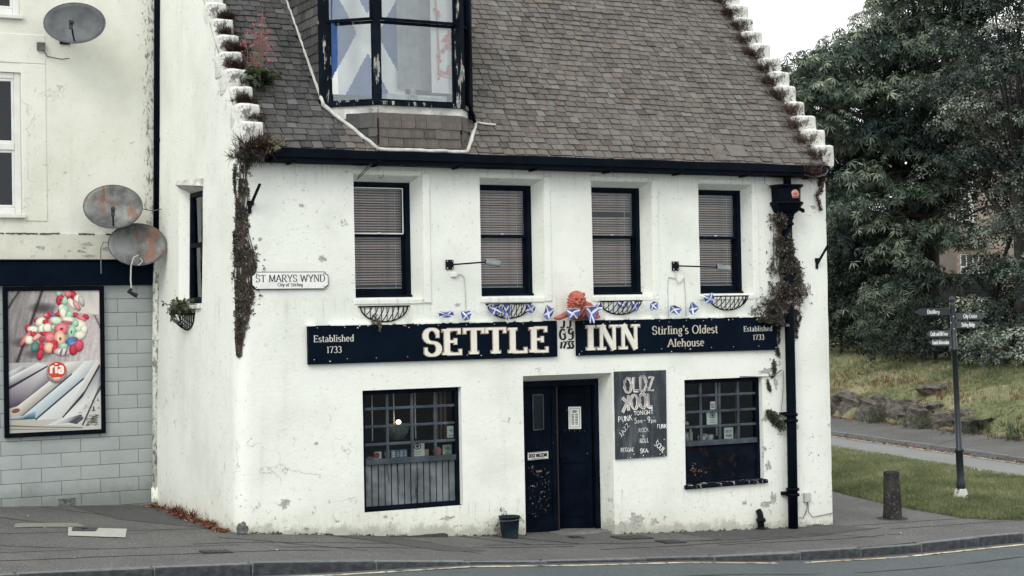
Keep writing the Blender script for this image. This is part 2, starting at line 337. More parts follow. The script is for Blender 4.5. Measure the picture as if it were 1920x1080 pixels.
# ------------------------------------------------------------------ a stroke alphabet (skeletons that are inked thick/thin with serifs, or chalked)
def A(cx, cy, rx, ry, a0, a1, n=9):
    return [(cx + rx * cos(radians(a0 + (a1 - a0) * i / (n - 1))), cy + ry * sin(radians(a0 + (a1 - a0) * i / (n - 1)))) for i in range(n)]
X = 0.66
GL = {  # char: (width, [(flags, points)...]); flags: s/e serif at start/end, K/k tick at start/end
 'A': (.80, [('s', [(.04, 0), (.40, 1)]), ('s', [(.76, 0), (.40, 1)]), ('', [(.18, .36), (.62, .36)])]),
 'B': (.66, [('se', [(.12, 0), (.12, 1)]), ('', [(.12, 1)] + A(.36, .76, .22, .24, 90, -90) + [(.12, .52)]), ('', [(.12, .52)] + A(.36, .26, .26, .26, 90, -90) + [(.12, 0)])]),
 'C': (.76, [('Kk', A(.42, .5, .36, .5, 40, 320, 15))]),
 'D': (.80, [('se', [(.12, 0), (.12, 1)]), ('', [(.12, 1)] + A(.34, .5, .38, .5, 90, -90, 13) + [(.12, 0)])]),
 'E': (.68, [('se', [(.14, 0), (.14, 1)]), ('k', [(.14, .97), (.60, .97)]), ('m', [(.14, .51), (.46, .51)]), ('k', [(.14, .03), (.64, .03)])]),
 'F': (.62, [('se', [(.12, 0), (.12, 1)]), ('k', [(.12, .97), (.58, .97)]), ('m', [(.12, .51), (.44, .51)])]),
 'G': (.82, [('K', A(.43, .5, .37, .5, 40, 350, 16)), ('', [(.80, .10), (.80, .44)]), ('', [(.56, .44), (.82, .44)])]),
 'H': (.82, [('se', [(.12, 0), (.12, 1)]), ('se', [(.70, 0), (.70, 1)]), ('', [(.12, .5), (.70, .5)])]),
 'I': (.34, [('se', [(.17, 0), (.17, 1)])]),
 'J': (.46, [('s', [(.32, 1), (.32, .2)] + A(.17, .2, .15, .2, 0, -150, 7))]),
 'K': (.76, [('se', [(.12, 0), (.12, 1)]), ('e', [(.12, .42), (.64, 1)]), ('e', [(.30, .58), (.70, 0)])]),
 'L': (.64, [('se', [(.14, 0), (.14, 1)]), ('k', [(.14, .03), (.60, .03)])]),
 'M': (.96, [('s', [(.10, 0), (.14, 1)]), ('', [(.14, 1), (.48, .05)]), ('', [(.48, .05), (.82, 1)]), ('e', [(.82, 1), (.86, 0)])]),
 'N': (.84, [('set', [(.13, 0), (.13, 1)]), ('', [(.13, 1), (.71, .0)]), ('et', [(.71, 0), (.71, 1)])]),
 'O': (.84, [('', A(.42, .5, .36, .5, 90, 450, 21))]),
 'P': (.66, [('se', [(.12, 0), (.12, 1)]), ('', [(.12, 1)] + A(.36, .74, .24, .26, 90, -90) + [(.12, .48)])]),
 'R': (.74, [('se', [(.12, 0), (.12, 1)]), ('', [(.12, 1)] + A(.36, .75, .24, .25, 90, -90) + [(.12, .5)]), ('e', [(.34, .5), (.68, 0)])]),
 'S': (.64, [('Kk', A(.31, .745, .235, .255, 25, 255, 12) + A(.31, .245, .26, .245, 75, -150, 12))]),
 'T': (.74, [('s', [(.37, 0), (.37, .97)]), ('Kk', [(.05, .97), (.69, .97)])]),
 'U': (.80, [('s', [(.12, 1), (.12, .3)] + A(.40, .3, .28, .3, 180, 360, 11) + [(.68, 1)]), ('e', [(.68, .5), (.68, 1)])]),
 'V': (.78, [('s', [(.05, 1), (.39, 0)]), ('s', [(.73, 1), (.39, 0)])]),
 'W': (1.1, [('s', [(.05, 1), (.30, 0)]), ('', [(.30, 0), (.54, .9)]), ('', [(.54, .9), (.80, 0)]), ('e', [(.80, 0), (1.05, 1)])]),
 'Y': (.76, [('s', [(.05, 1), (.38, .48)]), ('s', [(.71, 1), (.38, .48)]), ('e', [(.38, .48), (.38, 0)])]),
 'Z': (.70, [('', [(.08, .97), (.62, .97), (.08, .03), (.64, .03)])]),
 'a': (.54, [('', A(.25, .48, .17, .18, 150, 0, 7) + [(.42, .05), (.50, 0)]), ('', [(.42, .36)] + A(.23, .17, .17, .17, 80, 300, 9) + [(.42, .12)])]),
 'b': (.58, [('e', [(.11, 0), (.11, 1)]), ('', A(.30, .32, .20, .32, 150, -150, 13))]),
 'c': (.48, [('', A(.27, .32, .20, .33, 40, 320, 12))]),
 'd': (.58, [('e', [(.46, 0), (.46, 1)]), ('', A(.27, .32, .20, .32, 30, 330, 13))]),
 'e': (.52, [('', [(.07, .36), (.45, .36)] + A(.26, .34, .20, .32, 5, 315, 13))]),
 'f': (.38, [('s', [(.15, 0), (.15, .8)] + A(.29, .8, .14, .2, 180, 50, 6)), ('', [(.02, X), (.32, X)])]),
 'g': (.56, [('', A(.25, .42, .16, .22, 90, 450, 13)), ('', [(.25, .20), (.12, .10), (.38, .02)] + A(.25, -.14, .18, .14, 40, -220, 11)), ('', [(.36, .56), (.50, .64)])]),
 'h': (.60, [('se', [(.11, 0), (.11, 1)]), ('e', [(.11, .42)] + A(.30, .44, .18, .21, 150, 0, 8) + [(.48, 0)])]),
 'i': (.28, [('se', [(.13, 0), (.13, X)]), ('', [(.13, .84), (.13, .96)])]),
 'l': (.28, [('se', [(.13, 0), (.13, 1)])]),
 'm': (.90, [('se', [(.11, 0), (.11, X)]), ('e', [(.11, .42)] + A(.28, .44, .16, .21, 150, 0, 8) + [(.44, 0)]), ('e', [(.44, .42)] + A(.61, .44, .16, .21, 150, 0, 8) + [(.77, 0)])]),
 'n': (.60, [('se', [(.11, 0), (.11, X)]), ('e', [(.11, .42)] + A(.30, .44, .18, .21, 150, 0, 8) + [(.48, 0)])]),
 'o': (.56, [('', A(.28, .33, .21, .33, 90, 450, 17))]),
 'p': (.58, [('s', [(.11, -.3), (.11, X)]), ('', A(.30, .33, .20, .32, 150, -150, 13))]),
 'r': (.42, [('se', [(.11, 0), (.11, X)]), ('', [(.11, .40)] + A(.28, .46, .17, .2, 160, 50, 6))]),
 's': (.44, [('', A(.21, .49, .15, .17, 30, 255, 9) + A(.21, .16, .17, .165, 75, -150, 9))]),
 't': (.36, [('', [(.15, .88), (.15, .16)] + A(.27, .16, .12, .16, 180, 300, 6)), ('', [(.02, X), (.31, X)])]),
 'u': (.60, [('s', [(.11, X), (.11, .2)] + A(.28, .2, .17, .2, 180, 350, 8)), ('e', [(.47, X), (.47, 0)])]),
 'w': (.80, [('s', [(.03, X), (.21, 0)]), ('', [(.21, 0), (.39, .6)]), ('', [(.39, .6), (.58, 0)]), ('e', [(.58, 0), (.76, X)])]),
 'y': (.56, [('s', [(.03, X), (.27, 0)]), ('s', [(.52, X), (.27, 0), (.14, -.28), (.04, -.28)])]),
 '1': (.44, [('s', [(.24, 0), (.24, 1), (.10, .84)])]),
 '3': (.54, [('', A(.25, .75, .19, .25, 150, -80, 10)), ('', A(.25, .26, .23, .26, 85, -150, 11))]),
 '5': (.56, [('', [(.46, .97), (.14, .97), (.12, .54)] + A(.26, .30, .22, .30, 130, -150, 11))]),
 '7': (.54, [('K', [(.06, .97), (.48, .97), (.20, 0)])]),
 '9': (.56, [('', A(.28, .70, .20, .29, 0, 360, 15)), ('', [(.48, .70), (.44, .3), (.22, 0)])]),
 '-': (.40, [('', [(.06, .42), (.34, .42)])]),
 "'": (.20, [('', [(.12, 1), (.08, .78)])]),
 '.': (.26, [('', [(.10, .45), (.10, .56)])]),
 ' ': (.34, []),
}
def text_width(t, k=1.0, track=0.06):
    return sum(GL[c][0] * k + track for c in t) - track
def ink(mb, t, place, h, thick=0.15, thin=0.06, wide=1.0, track=0.06, serif=0.0, width=None, mat=0, depth=0.0, jig=0.0, rough=None, proud=0.00025):
    """place(u, v, w) -> world point, u along the line, v up, w out of the surface, all in metres; draws text t with cap height h"""
    kx = wide
    if width: kx = wide * (width / h) / max(text_width(t, wide, track), 1e-6); track = track * kx / wide
    u0 = 0.0; lay = 0
    for ch in t:
        gw, strokes = GL[ch]
        jx, jy, js = (rnd.uniform(-jig, jig), rnd.uniform(-jig, jig), 1 + rnd.uniform(-jig, jig)) if jig else (0, 0, 1)
        def put(seg, w0, w1):
            nonlocal lay
            n = len(seg); L = []; R = []
            for i, (x, y) in enumerate(seg):
                a = seg[max(i - 1, 0)]; b = seg[min(i + 1, n - 1)]
                dx, dy = (b[0] - a[0]) * kx, b[1] - a[1]; q = math.hypot(dx, dy) or 1
                dx, dy = dx / q, dy / q
                ww = (w0 * abs(dy) ** 1.3 + w1 * (1 - abs(dy) ** 1.3)) / 2
                if rough: ww *= 1 + rnd.uniform(-rough, rough)
                px, py = x * kx * js, y * js
                L.append((px - dy * ww, py + dx * ww)); R.append((px + dy * ww, py - dx * ww))
            lay += 1; wz = depth + proud * (lay % 9)
            P = lambda q, z: place((u0 + q[0] + jx) * h, (q[1] + jy) * h, z)
            for i in range(n - 1):
                a, b, c, d = R[i], R[i + 1], L[i + 1], L[i]
                mb.face([P(a, wz), P(b, wz), P(c, wz), P(d, wz)], mat)
                if depth > 0:
                    mb.face([P(a, 0), P(b, 0), P(b, wz), P(a, wz)], mat); mb.face([P(c, 0), P(d, 0), P(d, wz), P(c, wz)], mat)
            if depth > 0:
                mb.face([P(L[0], 0), P(R[0], 0), P(R[0], wz), P(L[0], wz)], mat); mb.face([P(R[-1], 0), P(L[-1], 0), P(L[-1], wz), P(R[-1], wz)], mat)
        for fl, seg in strokes:
            put(seg, thick * (.62 if 't' in fl and serif else 1), thin)
            if serif:
                for flag, p, o in (('s', seg[0], seg[1]), ('e', seg[-1], seg[-2])):
                    if flag in fl:
                        sy = p[1] + (thin / 2 if o[1] > p[1] else -thin / 2)
                        hw = (serif + thick / 2) / kx
                        put([(p[0] - hw, sy), (p[0] + hw, sy)], thin, thin)
                for flag, p in (('K', seg[0]), ('k', seg[-1]), ('m', seg[-1])):
                    if flag in fl:
                        g = serif * 1.5
                        if flag == 'm': q = [(p[0], p[1] - g), (p[0], p[1] + g)]
                        elif p[1] > .5: q = [(p[0], p[1] + thin / 2), (p[0], p[1] - g * 1.5)]
                        else: q = [(p[0], p[1] - thin / 2), (p[0], p[1] + g * 1.5)]
                        put(q, thin * 1.35, thin * 1.35)
        u0 += gw * kx + track
    return u0 * h

# ------------------------------------------------------------------ the falling ground
FRONT = [(-16, 0.80), (-2.15, 0.11), (0, 0.0), (1.8, -0.17), (3.3, -0.29), (5.2, -0.42), (6.5, -0.49), (8.4, -0.57), (9.2, -0.58), (12, -0.62), (20, -0.62), (60, -0.62)]
def zg(x, y):
    """height of the pavement"""
    return pw(FRONT, x) + 0.014 * min(y, 0) + 0.004 * fbm(x * 1.3, y * 1.3, 2)
def kerb_y(x): return pw([(-20, -3.2), (-3.3, -2.62), (2.2, -2.42), (7.8, -2.18), (10.6, -2.02), (12.6, -2.0), (14, -2.0)], x)
def kerb_up(x): return pw([(-20, .125), (0.1, .125), (1.9, .025), (5.0, .03), (6.6, .10), (9, .115), (20, .12)], x)
def zroad(x, y): return pw(FRONT, x) - 0.034 + pw([(-60, 0.0), (-5, -.02), (0, 0)], y + 2.3) - kerb_up(x) * 1.0

def asphalt(name, a, b, grit, gs=170, g0=0.60, seam=0.0):
    m = NT(name)
    col = m.mix(m.step(m.noise(0.8, 6, 0.65), 0.35, 0.7), a, b)
    col = m.mix(m.math('MULTIPLY', m.step(m.noise(5, 6, 0.7, off=(3, 3, 3)), 0.55, 0.7), 0.4), col, tuple(x * 0.6 for x in a))
    g = m.step(m.noise(gs, 2, 0.6), g0, g0 + 0.12)
    col = m.mix(m.math('MULTIPLY', g, 0.6), col, grit)
    g2 = m.step(m.noise(gs * 0.45, 2, 0.6, off=(7, 2, 2)), 0.60, 0.70)
    col = m.mix(m.math('MULTIPLY', g2, 0.45), col, tuple(x * 0.45 for x in a))
    return m.pbr(col, 0.85, 0.25, normal=m.bump(m.noise(gs * 0.5, 3, 0.6), 0.006, 0.8))
PAVE = asphalt('pavement_asphalt', (0.104, 0.102, 0.098), (0.074, 0.073, 0.071), (0.40, 0.40, 0.385), 72, 0.56)
PATCH = asphalt('darker_asphalt_patch', (0.076, 0.076, 0.074), (0.060, 0.060, 0.059), (0.24, 0.24, 0.23), 60, 0.58)
ROAD = asphalt('road_asphalt', (0.082, 0.095, 0.100), (0.066, 0.078, 0.082), (0.24, 0.26, 0.265), 60, 0.56)
ROAD2 = asphalt('side_road_asphalt', (0.215, 0.222, 0.214), (0.18, 0.186, 0.18), (0.34, 0.35, 0.34), 60, 0.58)
SEAM = simple('bitumen_seam', (0.022, 0.022, 0.022), (0.05, 0.05, 0.048), rough=0.8)
KERBF = simple('shaded_kerb_face', (0.028, 0.033, 0.038), (0.065, 0.07, 0.074), scale=9, rough=0.9, bump=0.012, bscale=22, rv=0.2)  # shade of the road-facing side is put into this darker colour
KERB = simple('granite_kerb', (0.175, 0.185, 0.187), (0.105, 0.113, 0.116), scale=14, rough=0.85, bump=0.012, bscale=22, rv=0.25)
YELLOW = worn('worn_yellow_line', (0.40, 0.345, 0.245), (0.13, 0.13, 0.125), (0.50, 0.60), 7, None, 0.8)
LINEW = worn('worn_white_line', (0.62, 0.62, 0.58), (0.2, 0.2, 0.19), (0.56, 0.66), 9, None, 0.8)
SOIL = simple('dark_soil', (0.035, 0.030, 0.024), (0.065, 0.055, 0.042), scale=7, rough=0.95, bump=0.03, bscale=16)
TURF = simple('turf', (0.12, 0.145, 0.065), (0.19, 0.195, 0.10), scale=3, rough=0.95, bump=0.02, bscale=40)

# one sheet to the horizon, under everything
g = MB(); S = 900
g.face([(-S, -S, -1.6), (S, -S, -1.6), (S, S, -1.6), (-S, S, -1.6)])
tag(g.build('ground', simple('town_ground', (.085, .085, .084), (.06, .062, .062), scale=.2, rough=.9)), kind='structure')

def sheet(name, mat, xs, ys, zf, keep=None, parent=None):
    m = MB(); idx = {}
    for i in range(len(xs)):
        for j in range(len(ys(xs[i]) if callable(ys) else ys)):
            y = (ys(xs[i]) if callable(ys) else ys)[j]
            idx[i, j] = len(m.v); m.v.append((xs[i], y, zf(xs[i], y)))
    nj = len(ys(xs[0]) if callable(ys) else ys)
    for i in range(len(xs) - 1):
        for j in range(nj - 1):
            if keep and not keep((xs[i] + xs[i + 1]) / 2, sum(m.v[idx[i, jj]][1] for jj in (j, j + 1)) / 2): continue
            m.f.append((idx[i, j], idx[i + 1, j], idx[i + 1, j + 1], idx[i, j + 1])); m.m.append(0); m.t.append(0)
    return m.build(name, mat, parent, smooth=True)
def frange(a, b, s):
    n = max(1, int(round((b - a) / s))); return [a + (b - a) * i / n for i in range(n + 1)]
# pavement: kerb line back to the walls (and behind them, as building floor level)
pavement = tag(sheet('pavement', PAVE, frange(-16, 14.75, 0.35), lambda x: [lerp(kerb_y(x) + 0.13 if x < 13.4 else -.55 - sqrt(max(0, 1.45 ** 2 - (x - 13.4) ** 2)) + .13, 5.5 if x < 12.7 else max(-.5, 5.5 - (x - 12.7) * 12), t / 22) for t in range(23)], zg), kind='structure')
road = tag(sheet('road', ROAD, frange(-60, 70, 1.0), lambda x: [lerp(-42, kerb_y(max(-20, min(14, x))) + 0.05, t / 16) for t in range(17)], zroad), kind='structure')

# kerbstones, one by one
def kerb_mesh(k):
    r = random.Random(k); m = MB(); L = 0.5
    p = []
    for z, dy in ((-0.30, 0), (0.0, 0.012)):
        for x, y in ((-L, -0.075), (L, -0.075), (L, 0.075), (-L, 0.075)):
            p.append((x + r.uniform(-.006, .004), y + (dy if y < 0 else 0) + r.uniform(-.008, .008), z + (r.uniform(-.008, .008) if z == 0 else 0)))
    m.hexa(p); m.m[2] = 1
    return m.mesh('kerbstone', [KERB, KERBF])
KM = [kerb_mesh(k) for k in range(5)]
x = -5.2; i = 0
while x < 12.6:
    L = rnd.uniform(0.86, 1.12) if x > 6 else rnd.uniform(1.0, 1.5)
    xm = x + L / 2
    a = math.atan2(kerb_y(x + L) - kerb_y(x), L); s = math.atan2(zg(x + L, -2.3) - zg(x, -2.3) + 0, L)
    ti = math.atan2(kerb_up(x + L) - kerb_up(x), L) * 0
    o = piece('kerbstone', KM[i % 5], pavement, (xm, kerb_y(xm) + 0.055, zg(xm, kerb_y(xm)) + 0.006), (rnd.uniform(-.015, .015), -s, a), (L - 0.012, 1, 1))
    b = o.modifiers.new('Bevel', 'BEVEL'); b.width = 0.018; b.segments = 2
    x += L; i += 1
# worn yellow line along the kerb
def strip(name, mat, path, w, lift, zf, parent=None, wv=0.0):
    m = MB(); L = []
    for i, (px, py) in enumerate(path):
        a = path[max(i - 1, 0)]; b = path[min(i + 1, len(path) - 1)]
        dx, dy = b[0] - a[0], b[1] - a[1]; q = math.hypot(dx, dy) or 1
        ww = w * (1 + wv * fbm(px * 3, py * 3, 5))
        nx, ny = -dy / q * ww / 2, dx / q * ww / 2
        L.append(((px + nx, py + ny), (px - nx, py - ny)))
    for (a, b), (c, d) in zip(L, L[1:]):
        m.face([(b[0], b[1], zf(*b) + lift), (d[0], d[1], zf(*d) + lift), (c[0], c[1], zf(*c) + lift), (a[0], a[1], zf(*a) + lift)])
    return m.build(name, mat, parent)
strip('yellow_line', YELLOW, [(t, kerb_y(t) - 0.22 - (0.05 if t > 12 else 0)) for t in frange(-.6, 13.3, 0.25)], 0.085, 0.006, zroad, road, 0.25)
strip('yellow_line', YELLOW, [(t, kerb_y(t) - 0.40) for t in frange(11.2, 13.3, 0.25)], 0.06, 0.006, zroad, road, 0.25)
strip('tar_seam', SEAM, [(t, kerb_y(t) - 1.15 - 0.14 * sin(t * .4)) for t in frange(3, 16, 0.3)], 0.03, 0.006, zroad, road, 0.6)
# seams, trench patches and covers let into the pavement
def jag(a, b, amp=0.03, n=None):
    d = math.hypot(b[0] - a[0], b[1] - a[1]); n = n or max(2, int(d / 0.15))
    return [(lerp(a[0], b[0], t / n) + amp * fbm(t * .7, a[0], 1), lerp(a[1], b[1], t / n) + amp * fbm(t * .7, a[1], 9)) for t in range(n + 1)]
for a, b in [((-5, .62), (0.4, .58)), ((-5, -1.05), (-.3, -1.02)), ((-.8, -.85), (2.1, -.75)), ((-5, -1.72), (0.6, -1.55)), ((-.35, -.35), (1.1, -1.5)), ((1.2, -.03), (2.5, -1.7)),
             ((1.9, -.03), (2.3, -.7)), ((3.0, -.03), (3.6, -.9)), ((3.5, -.05), (4.3, -.9)), ((0.1, -1.25), (4.1, -1.15)), ((2.9, -.95), (6.8, -.9)), ((4.3, -1.45), (8.4, -.85)),
             ((5.5, -.9), (9.6, -.62)), ((6.4, -.05), (7.1, -.6)), ((9.2, -.25), (13, -.45)), ((9.6, -.8), (13, -1.0)), ((-2.5, 2.6), (-1.4, .62)), ((-1.6, 3.6), (-.9, 2.2)), ((6.2, -1.3), (9.4, -1.25)), ((-3.4, -.2), (-1.9, -1.05)), ((8.2, -.5), (8.9, -1.4))]:
    strip('pavement_seam', SEAM, jag(a, b), rnd.uniform(0.018, 0.032), 0.004, zg, pavement, 0.5)
def flat_patch(name, mat, pts, lift, parent, sub=6):
    m = MB(); a, b, c, d = [V3((*p, 0)) for p in pts]
    for i in range(sub):
        for j in range(sub):
            q = []
            for u, v in ((i, j), (i + 1, j), (i + 1, j + 1), (i, j + 1)):
                p = a.lerp(b, u / sub).lerp(d.lerp(c, u / sub), v / sub); q.append((p.x, p.y, zg(p.x, p.y) + lift))
            m.face(q)
    return m.build(name, mat, parent)
flat_patch('asphalt_patch', PATCH, [(-1.0, 1.9), (0, .25), (-.1, 3.6), (-1.2, 3.7)], 0.004, pavement)
flat_patch('asphalt_patch', PATCH, [(6.6, -.95), (9.4, -.7), (9.2, -.03), (6.4, -.03)], 0.004, pavement)
flat_patch('asphalt_patch', PATCH, [(1.3, -.04), (1.9, -.04), (2.7, -1.5), (2.1, -1.5)], 0.0045, pavement)
CONC = simple('pale_concrete', (0.42, 0.42, 0.37), (0.33, 0.33, 0.29), scale=10, rough=0.9, bump=0.004, bscale=50)
CONC2 = simple('grey_concrete', (0.22, 0.22, 0.195), (0.17, 0.17, 0.15), scale=10, rough=0.9)
IRON = simple('cast_iron_cover', (0.035, 0.035, 0.037), (0.06, 0.058, 0.055), scale=20, rough=0.6, bump=0.006, bscale=60)
flat_patch('concrete_patch', CONC2, [(-2.45, 1.18), (-1.60, 1.10), (-1.60, 1.52), (-2.35, 1.64)], 0.008, pavement)
flat_patch('concrete_patch', CONC, [(-2.02, 0.16), (-1.42, -0.16), (-1.18, 0.72), (-1.82, 1.06)], 0.010, pavement)
t = thing('stopcock_cover', 'small dark iron cover set in the white concrete patch by the shop', 'cover', (-1.72, .72, zg(-1.72, .72)))
m = MB(); z0 = zg(-1.72, .72) + .012
m.hexa([(-1.88, .60, z0), (-1.62, .52, z0 - .01), (-1.52, .80, z0 - .01), (-1.80, .92, z0), (-1.88, .60, z0 + .012), (-1.62, .52, z0 + .004), (-1.52, .80, z0 + .004), (-1.80, .92, z0 + .012)])
m.build('lid', IRON, t)
m = MB(); m.box(-1.735, -1.665, .70, .72, z0 + .012, z0 + .018); m.build('key_slot', INK, t)
def cover(x, y, sx, sy, label):
    t = thing('utility_cover', label, 'cover', (x, y, zg(x, y)), 'iron covers in the pavement')
    z = zg(x, y); s = (zg(x + .2, y) - zg(x - .2, y)) / .4
    P = lambda dx, dy, dz: (x + dx, y + dy, z + s * dx + 0.014 * dy + dz)
    m = MB(); m.hexa([P(-sx, -sy, .0), P(sx, -sy, .0), P(sx, sy, .0), P(-sx, sy, .0), P(-sx, -sy, .012), P(sx, -sy, .012), P(sx, sy, .012), P(-sx, sy, .012)]); m.build('frame', SEAM, t)
    m = MB(); k = .88
    m.hexa([P(-sx * k, -sy * k, .0), P(sx * k, -sy * k, .0), P(sx * k, sy * k, .0), P(-sx * k, sy * k, .0), P(-sx * k, -sy * k, .017), P(sx * k, -sy * k, .017), P(sx * k, sy * k, .017), P(-sx * k, sy * k, .017)])
    for i in range(5):
        u = -sx * .7 + i * sx * .35
        m.hexa([P(u - .008, -sy * .7, .016), P(u + .008, -sy * .7, .016), P(u + .008, sy * .7, .016), P(u - .008, sy * .7, .016), P(u - .008, -sy * .7, .021), P(u + .008, -sy * .7, .021), P(u + .008, sy * .7, .021), P(u - .008, sy * .7, .021)])
    m.build('lid', IRON, t)
cover(5.42, -.42, .26, .16, 'ribbed iron cover in the pavement right of the pub doorway')
cover(5.72, -.92, .17, .14, 'smaller dark iron cover nearer the kerb, right of the doorway')
cover(4.62, -.30, .10, .07, 'tiny dark cover just outside the pub door')
cover(-.75, -1.55, .17, .10, 'dark square cover near the kerb before the gable corner')
t = thing('cellar_grating', 'long narrow dark grating at the wall foot under the boarded window', 'grating', (2.4, -.1, zg(2.4, -.1)))
m = MB()
for i in range(2):
    m.box(1.98, 2.78, -.16 + i * .1, -.14 + i * .1, zg(2.4, -.1) - .03, zg(2.4, -.1) + .012)
for i in range(15): m.box(2.0 + i * .055, 2.025 + i * .055, -.138, -.062, zg(2.0 + i * .055, -.1) - .03, zg(2.0 + i * .055, -.1) + .010)
m.build('bars', IRON, t)

# ------------------------------------------------------------------ the inn: walls
inn = thing('public_house', 'old whitewashed stone pub with a slate roof, crow-stepped gables and black sign boards', 'pub', (0, 0, 0))
W_, D_ = 9.2, 6.4
def disp(u, z): return 0.012 * fbm(u * 0.55, z * 0.55, 3.3, 3) + 0.004 * fbm(u * 3, z * 3, 8.1, 2)
def wbase(u, z, d=0.0):
    """point of the outer wall skin; u runs round the house: gable u<0, front 0..9.2, far gable beyond; d = distance inwards"""
    le = 0.02 * max(z, 0); R = 0.20; r = 0.03
    if u < -R: p, n = V3((le, -u, z)), V3((1, 0, 0))
    elif u < R:
        a = (u + R) / (2 * R) * pi / 2
        p, n = V3((le * (1 - max(u, 0) / 1.2) + R - R * cos(a), R - R * sin(a), z)), V3((cos(a), sin(a), 0))
    elif u < W_ - r: p, n = V3((u + le * max(0, 1 - u / 1.2), 0, z)), V3((0, 1, 0))
    elif u < W_ + r:
        a = (u - W_ + r) / (2 * r) * pi / 2
        p, n = V3((W_ - r + r * sin(a), r - r * cos(a), z)), V3((-sin(a), cos(a), 0))
    else: p, n = V3((W_, u - W_, z)), V3((-1, 0, 0))
    return p + n * d
def wy(x, z): return disp(x, z)
UPW = [(1.61, 2.48, 2.56), (3.41, 4.29, 4.37), (5.13, 6.03, 6.10), (6.90, 7.77, 7.83)]
HOLES = []   # outer u0,u1,z0,z1, inner u0,u1,z0,z1, depth
for a, b, c in UPW: HOLES.append((a, c, 2.87, 4.46, a + .0, b, 2.885, 4.385, 0.20))
HOLES.append((1.685, 3.085, 0.13, 1.69, 1.69, 3.08, 0.135, 1.685, 0.08))
HOLES.append((6.59, 7.95, 0.15, 1.66, 6.595, 7.945, 0.155, 1.655, 0.08))
HOLES.append((4.01, 5.40, -1.2, 1.80, 4.05, 5.34, -1.2, 1.71, 0.30))
HOLES.append((-2.63, -1.51, 2.82, 4.50, -2.49, -1.55, 2.86, 4.37, 0.13))
def grid_lines(lo, hi, edges, step):
    e = sorted(set([round(q, 4) for q in [lo, hi] + [q for q in edges if lo < q < hi]])); o = []
    for a, b in zip(e, e[1:]):
        n = max(1, int(math.ceil((b - a) / step))); o += [a + (b - a) * i / n for i in range(n)]
    return o + [hi]
us = grid_lines(-D_, W_ + D_, [h[0] for h in HOLES] + [h[1] for h in HOLES] + [-.2, -.15, -.1, -.05, 0, .05, .1, .15, .2, W_ - .03, W_, W_ + .03], 0.16)
zs = grid_lines(-1.2, 4.68, [h[2] for h in HOLES] + [h[3] for h in HOLES], 0.16)
wm = MB(); ix = {}
def skin(u, z): return wbase(u, z, disp(u, z))
def inside(u, z): return any(h[0] < u < h[1] and h[2] < z < h[3] for h in HOLES)
for i, u in enumerate(us):
    for j, z in enumerate(zs): ix[i, j] = len(wm.v); wm.v.append(tuple(skin(u, z)))
for i in range(len(us) - 1):
    for j in range(len(zs) - 1):
        if inside((us[i] + us[i + 1]) / 2, (zs[j] + zs[j + 1]) / 2): continue
        wm.f.append((ix[i, j], ix[i + 1, j], ix[i + 1, j + 1], ix[i, j + 1])); wm.m.append(0); wm.t.append(0)
rv = MB()
for h in HOLES:
    def inner(u, z):
        iu = lerp(h[4], h[5], (u - h[0]) / (h[1] - h[0])); iz = lerp(h[6], h[7], (z - h[2]) / (h[3] - h[2]))
        return wbase(iu, iz, h[8])
    hu = [u for u in us if h[0] - 1e-3 <= u <= h[1] + 1e-3]; hz = [z for z in zs if h[2] - 1e-3 <= z <= h[3] + 1e-3]
    ring = [(u, h[2]) for u in hu] + [(h[1], z) for z in hz[1:]] + [(u, h[3]) for u in reversed(hu[:-1])] + [(h[0], z) for z in reversed(hz[1:-1])]
    n = len(ring)
    for k in range(n):
        a, b = ring[k], ring[(k + 1) % n]
        if h[2] < -1 and a[1] == h[2] and b[1] == h[2]: continue
        wm.face([skin(*a), inner(*a), inner(*b), skin(*b)][::-1])
# gable triangles, back wall and inner lining so that the house is closed and dark inside
ZR0 = 4.72; TP = tan(radians(50))
def zroof(y): return ZR0 + TP * ((y if y <= 3.2 else 6.4 - y) + 0.15)
for gx, sgn in ((0, 1), (W_, -1)):
    ys_ = frange(0, D_, 0.2)
    for a, b in zip(ys_, ys_[1:]):
        for k in range(4):
            def pt(y, q):
                z = lerp(4.68, max(zroof(y) + 0.12, 4.685), q / 4)
                x = (0.02 * z if sgn == 1 else W_) + sgn * disp(-y if sgn == 1 else W_ + y, z)
                return (x, y, z)
            q = [pt(a, k), pt(b, k), pt(b, k + 1), pt(a, k + 1)]
            wm.face(q if sgn == -1 else q[::-1])
wm.face([(0, D_, -1.2), (0.23, D_, 4.7), (W_, D_, 4.7), (W_, D_, -1.2)])
wall = wm.build('wall', WALL, inn, smooth=True)
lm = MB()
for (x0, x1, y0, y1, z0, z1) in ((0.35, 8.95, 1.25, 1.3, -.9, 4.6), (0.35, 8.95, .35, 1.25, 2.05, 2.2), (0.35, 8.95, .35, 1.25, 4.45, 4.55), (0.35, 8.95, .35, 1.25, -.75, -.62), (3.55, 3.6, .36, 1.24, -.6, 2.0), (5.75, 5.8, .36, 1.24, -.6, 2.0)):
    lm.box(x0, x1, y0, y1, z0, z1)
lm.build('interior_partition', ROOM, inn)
# narrow plaster margins that stand a little proud around the upper windows
mm = MB()
for a, b, c in UPW:
    x0, x1 = c + 0.0, c + 0.11
    mm.box(x0 + .004, x1, wy(x0, 3.6) - .014, wy(x0, 3.6) + .05, 2.80, 4.50)
    mm.box(a - .02, c, wy(a, 4.5) - .012, wy(a, 4.5) + .05, 4.465, 4.53)
    mm.box(a - .02, c, wy(a, 2.8) - .014, wy(a, 2.8) + .05, 2.79, 2.862)
mm.build('window_margins', WALL, inn, bevel=0.012)
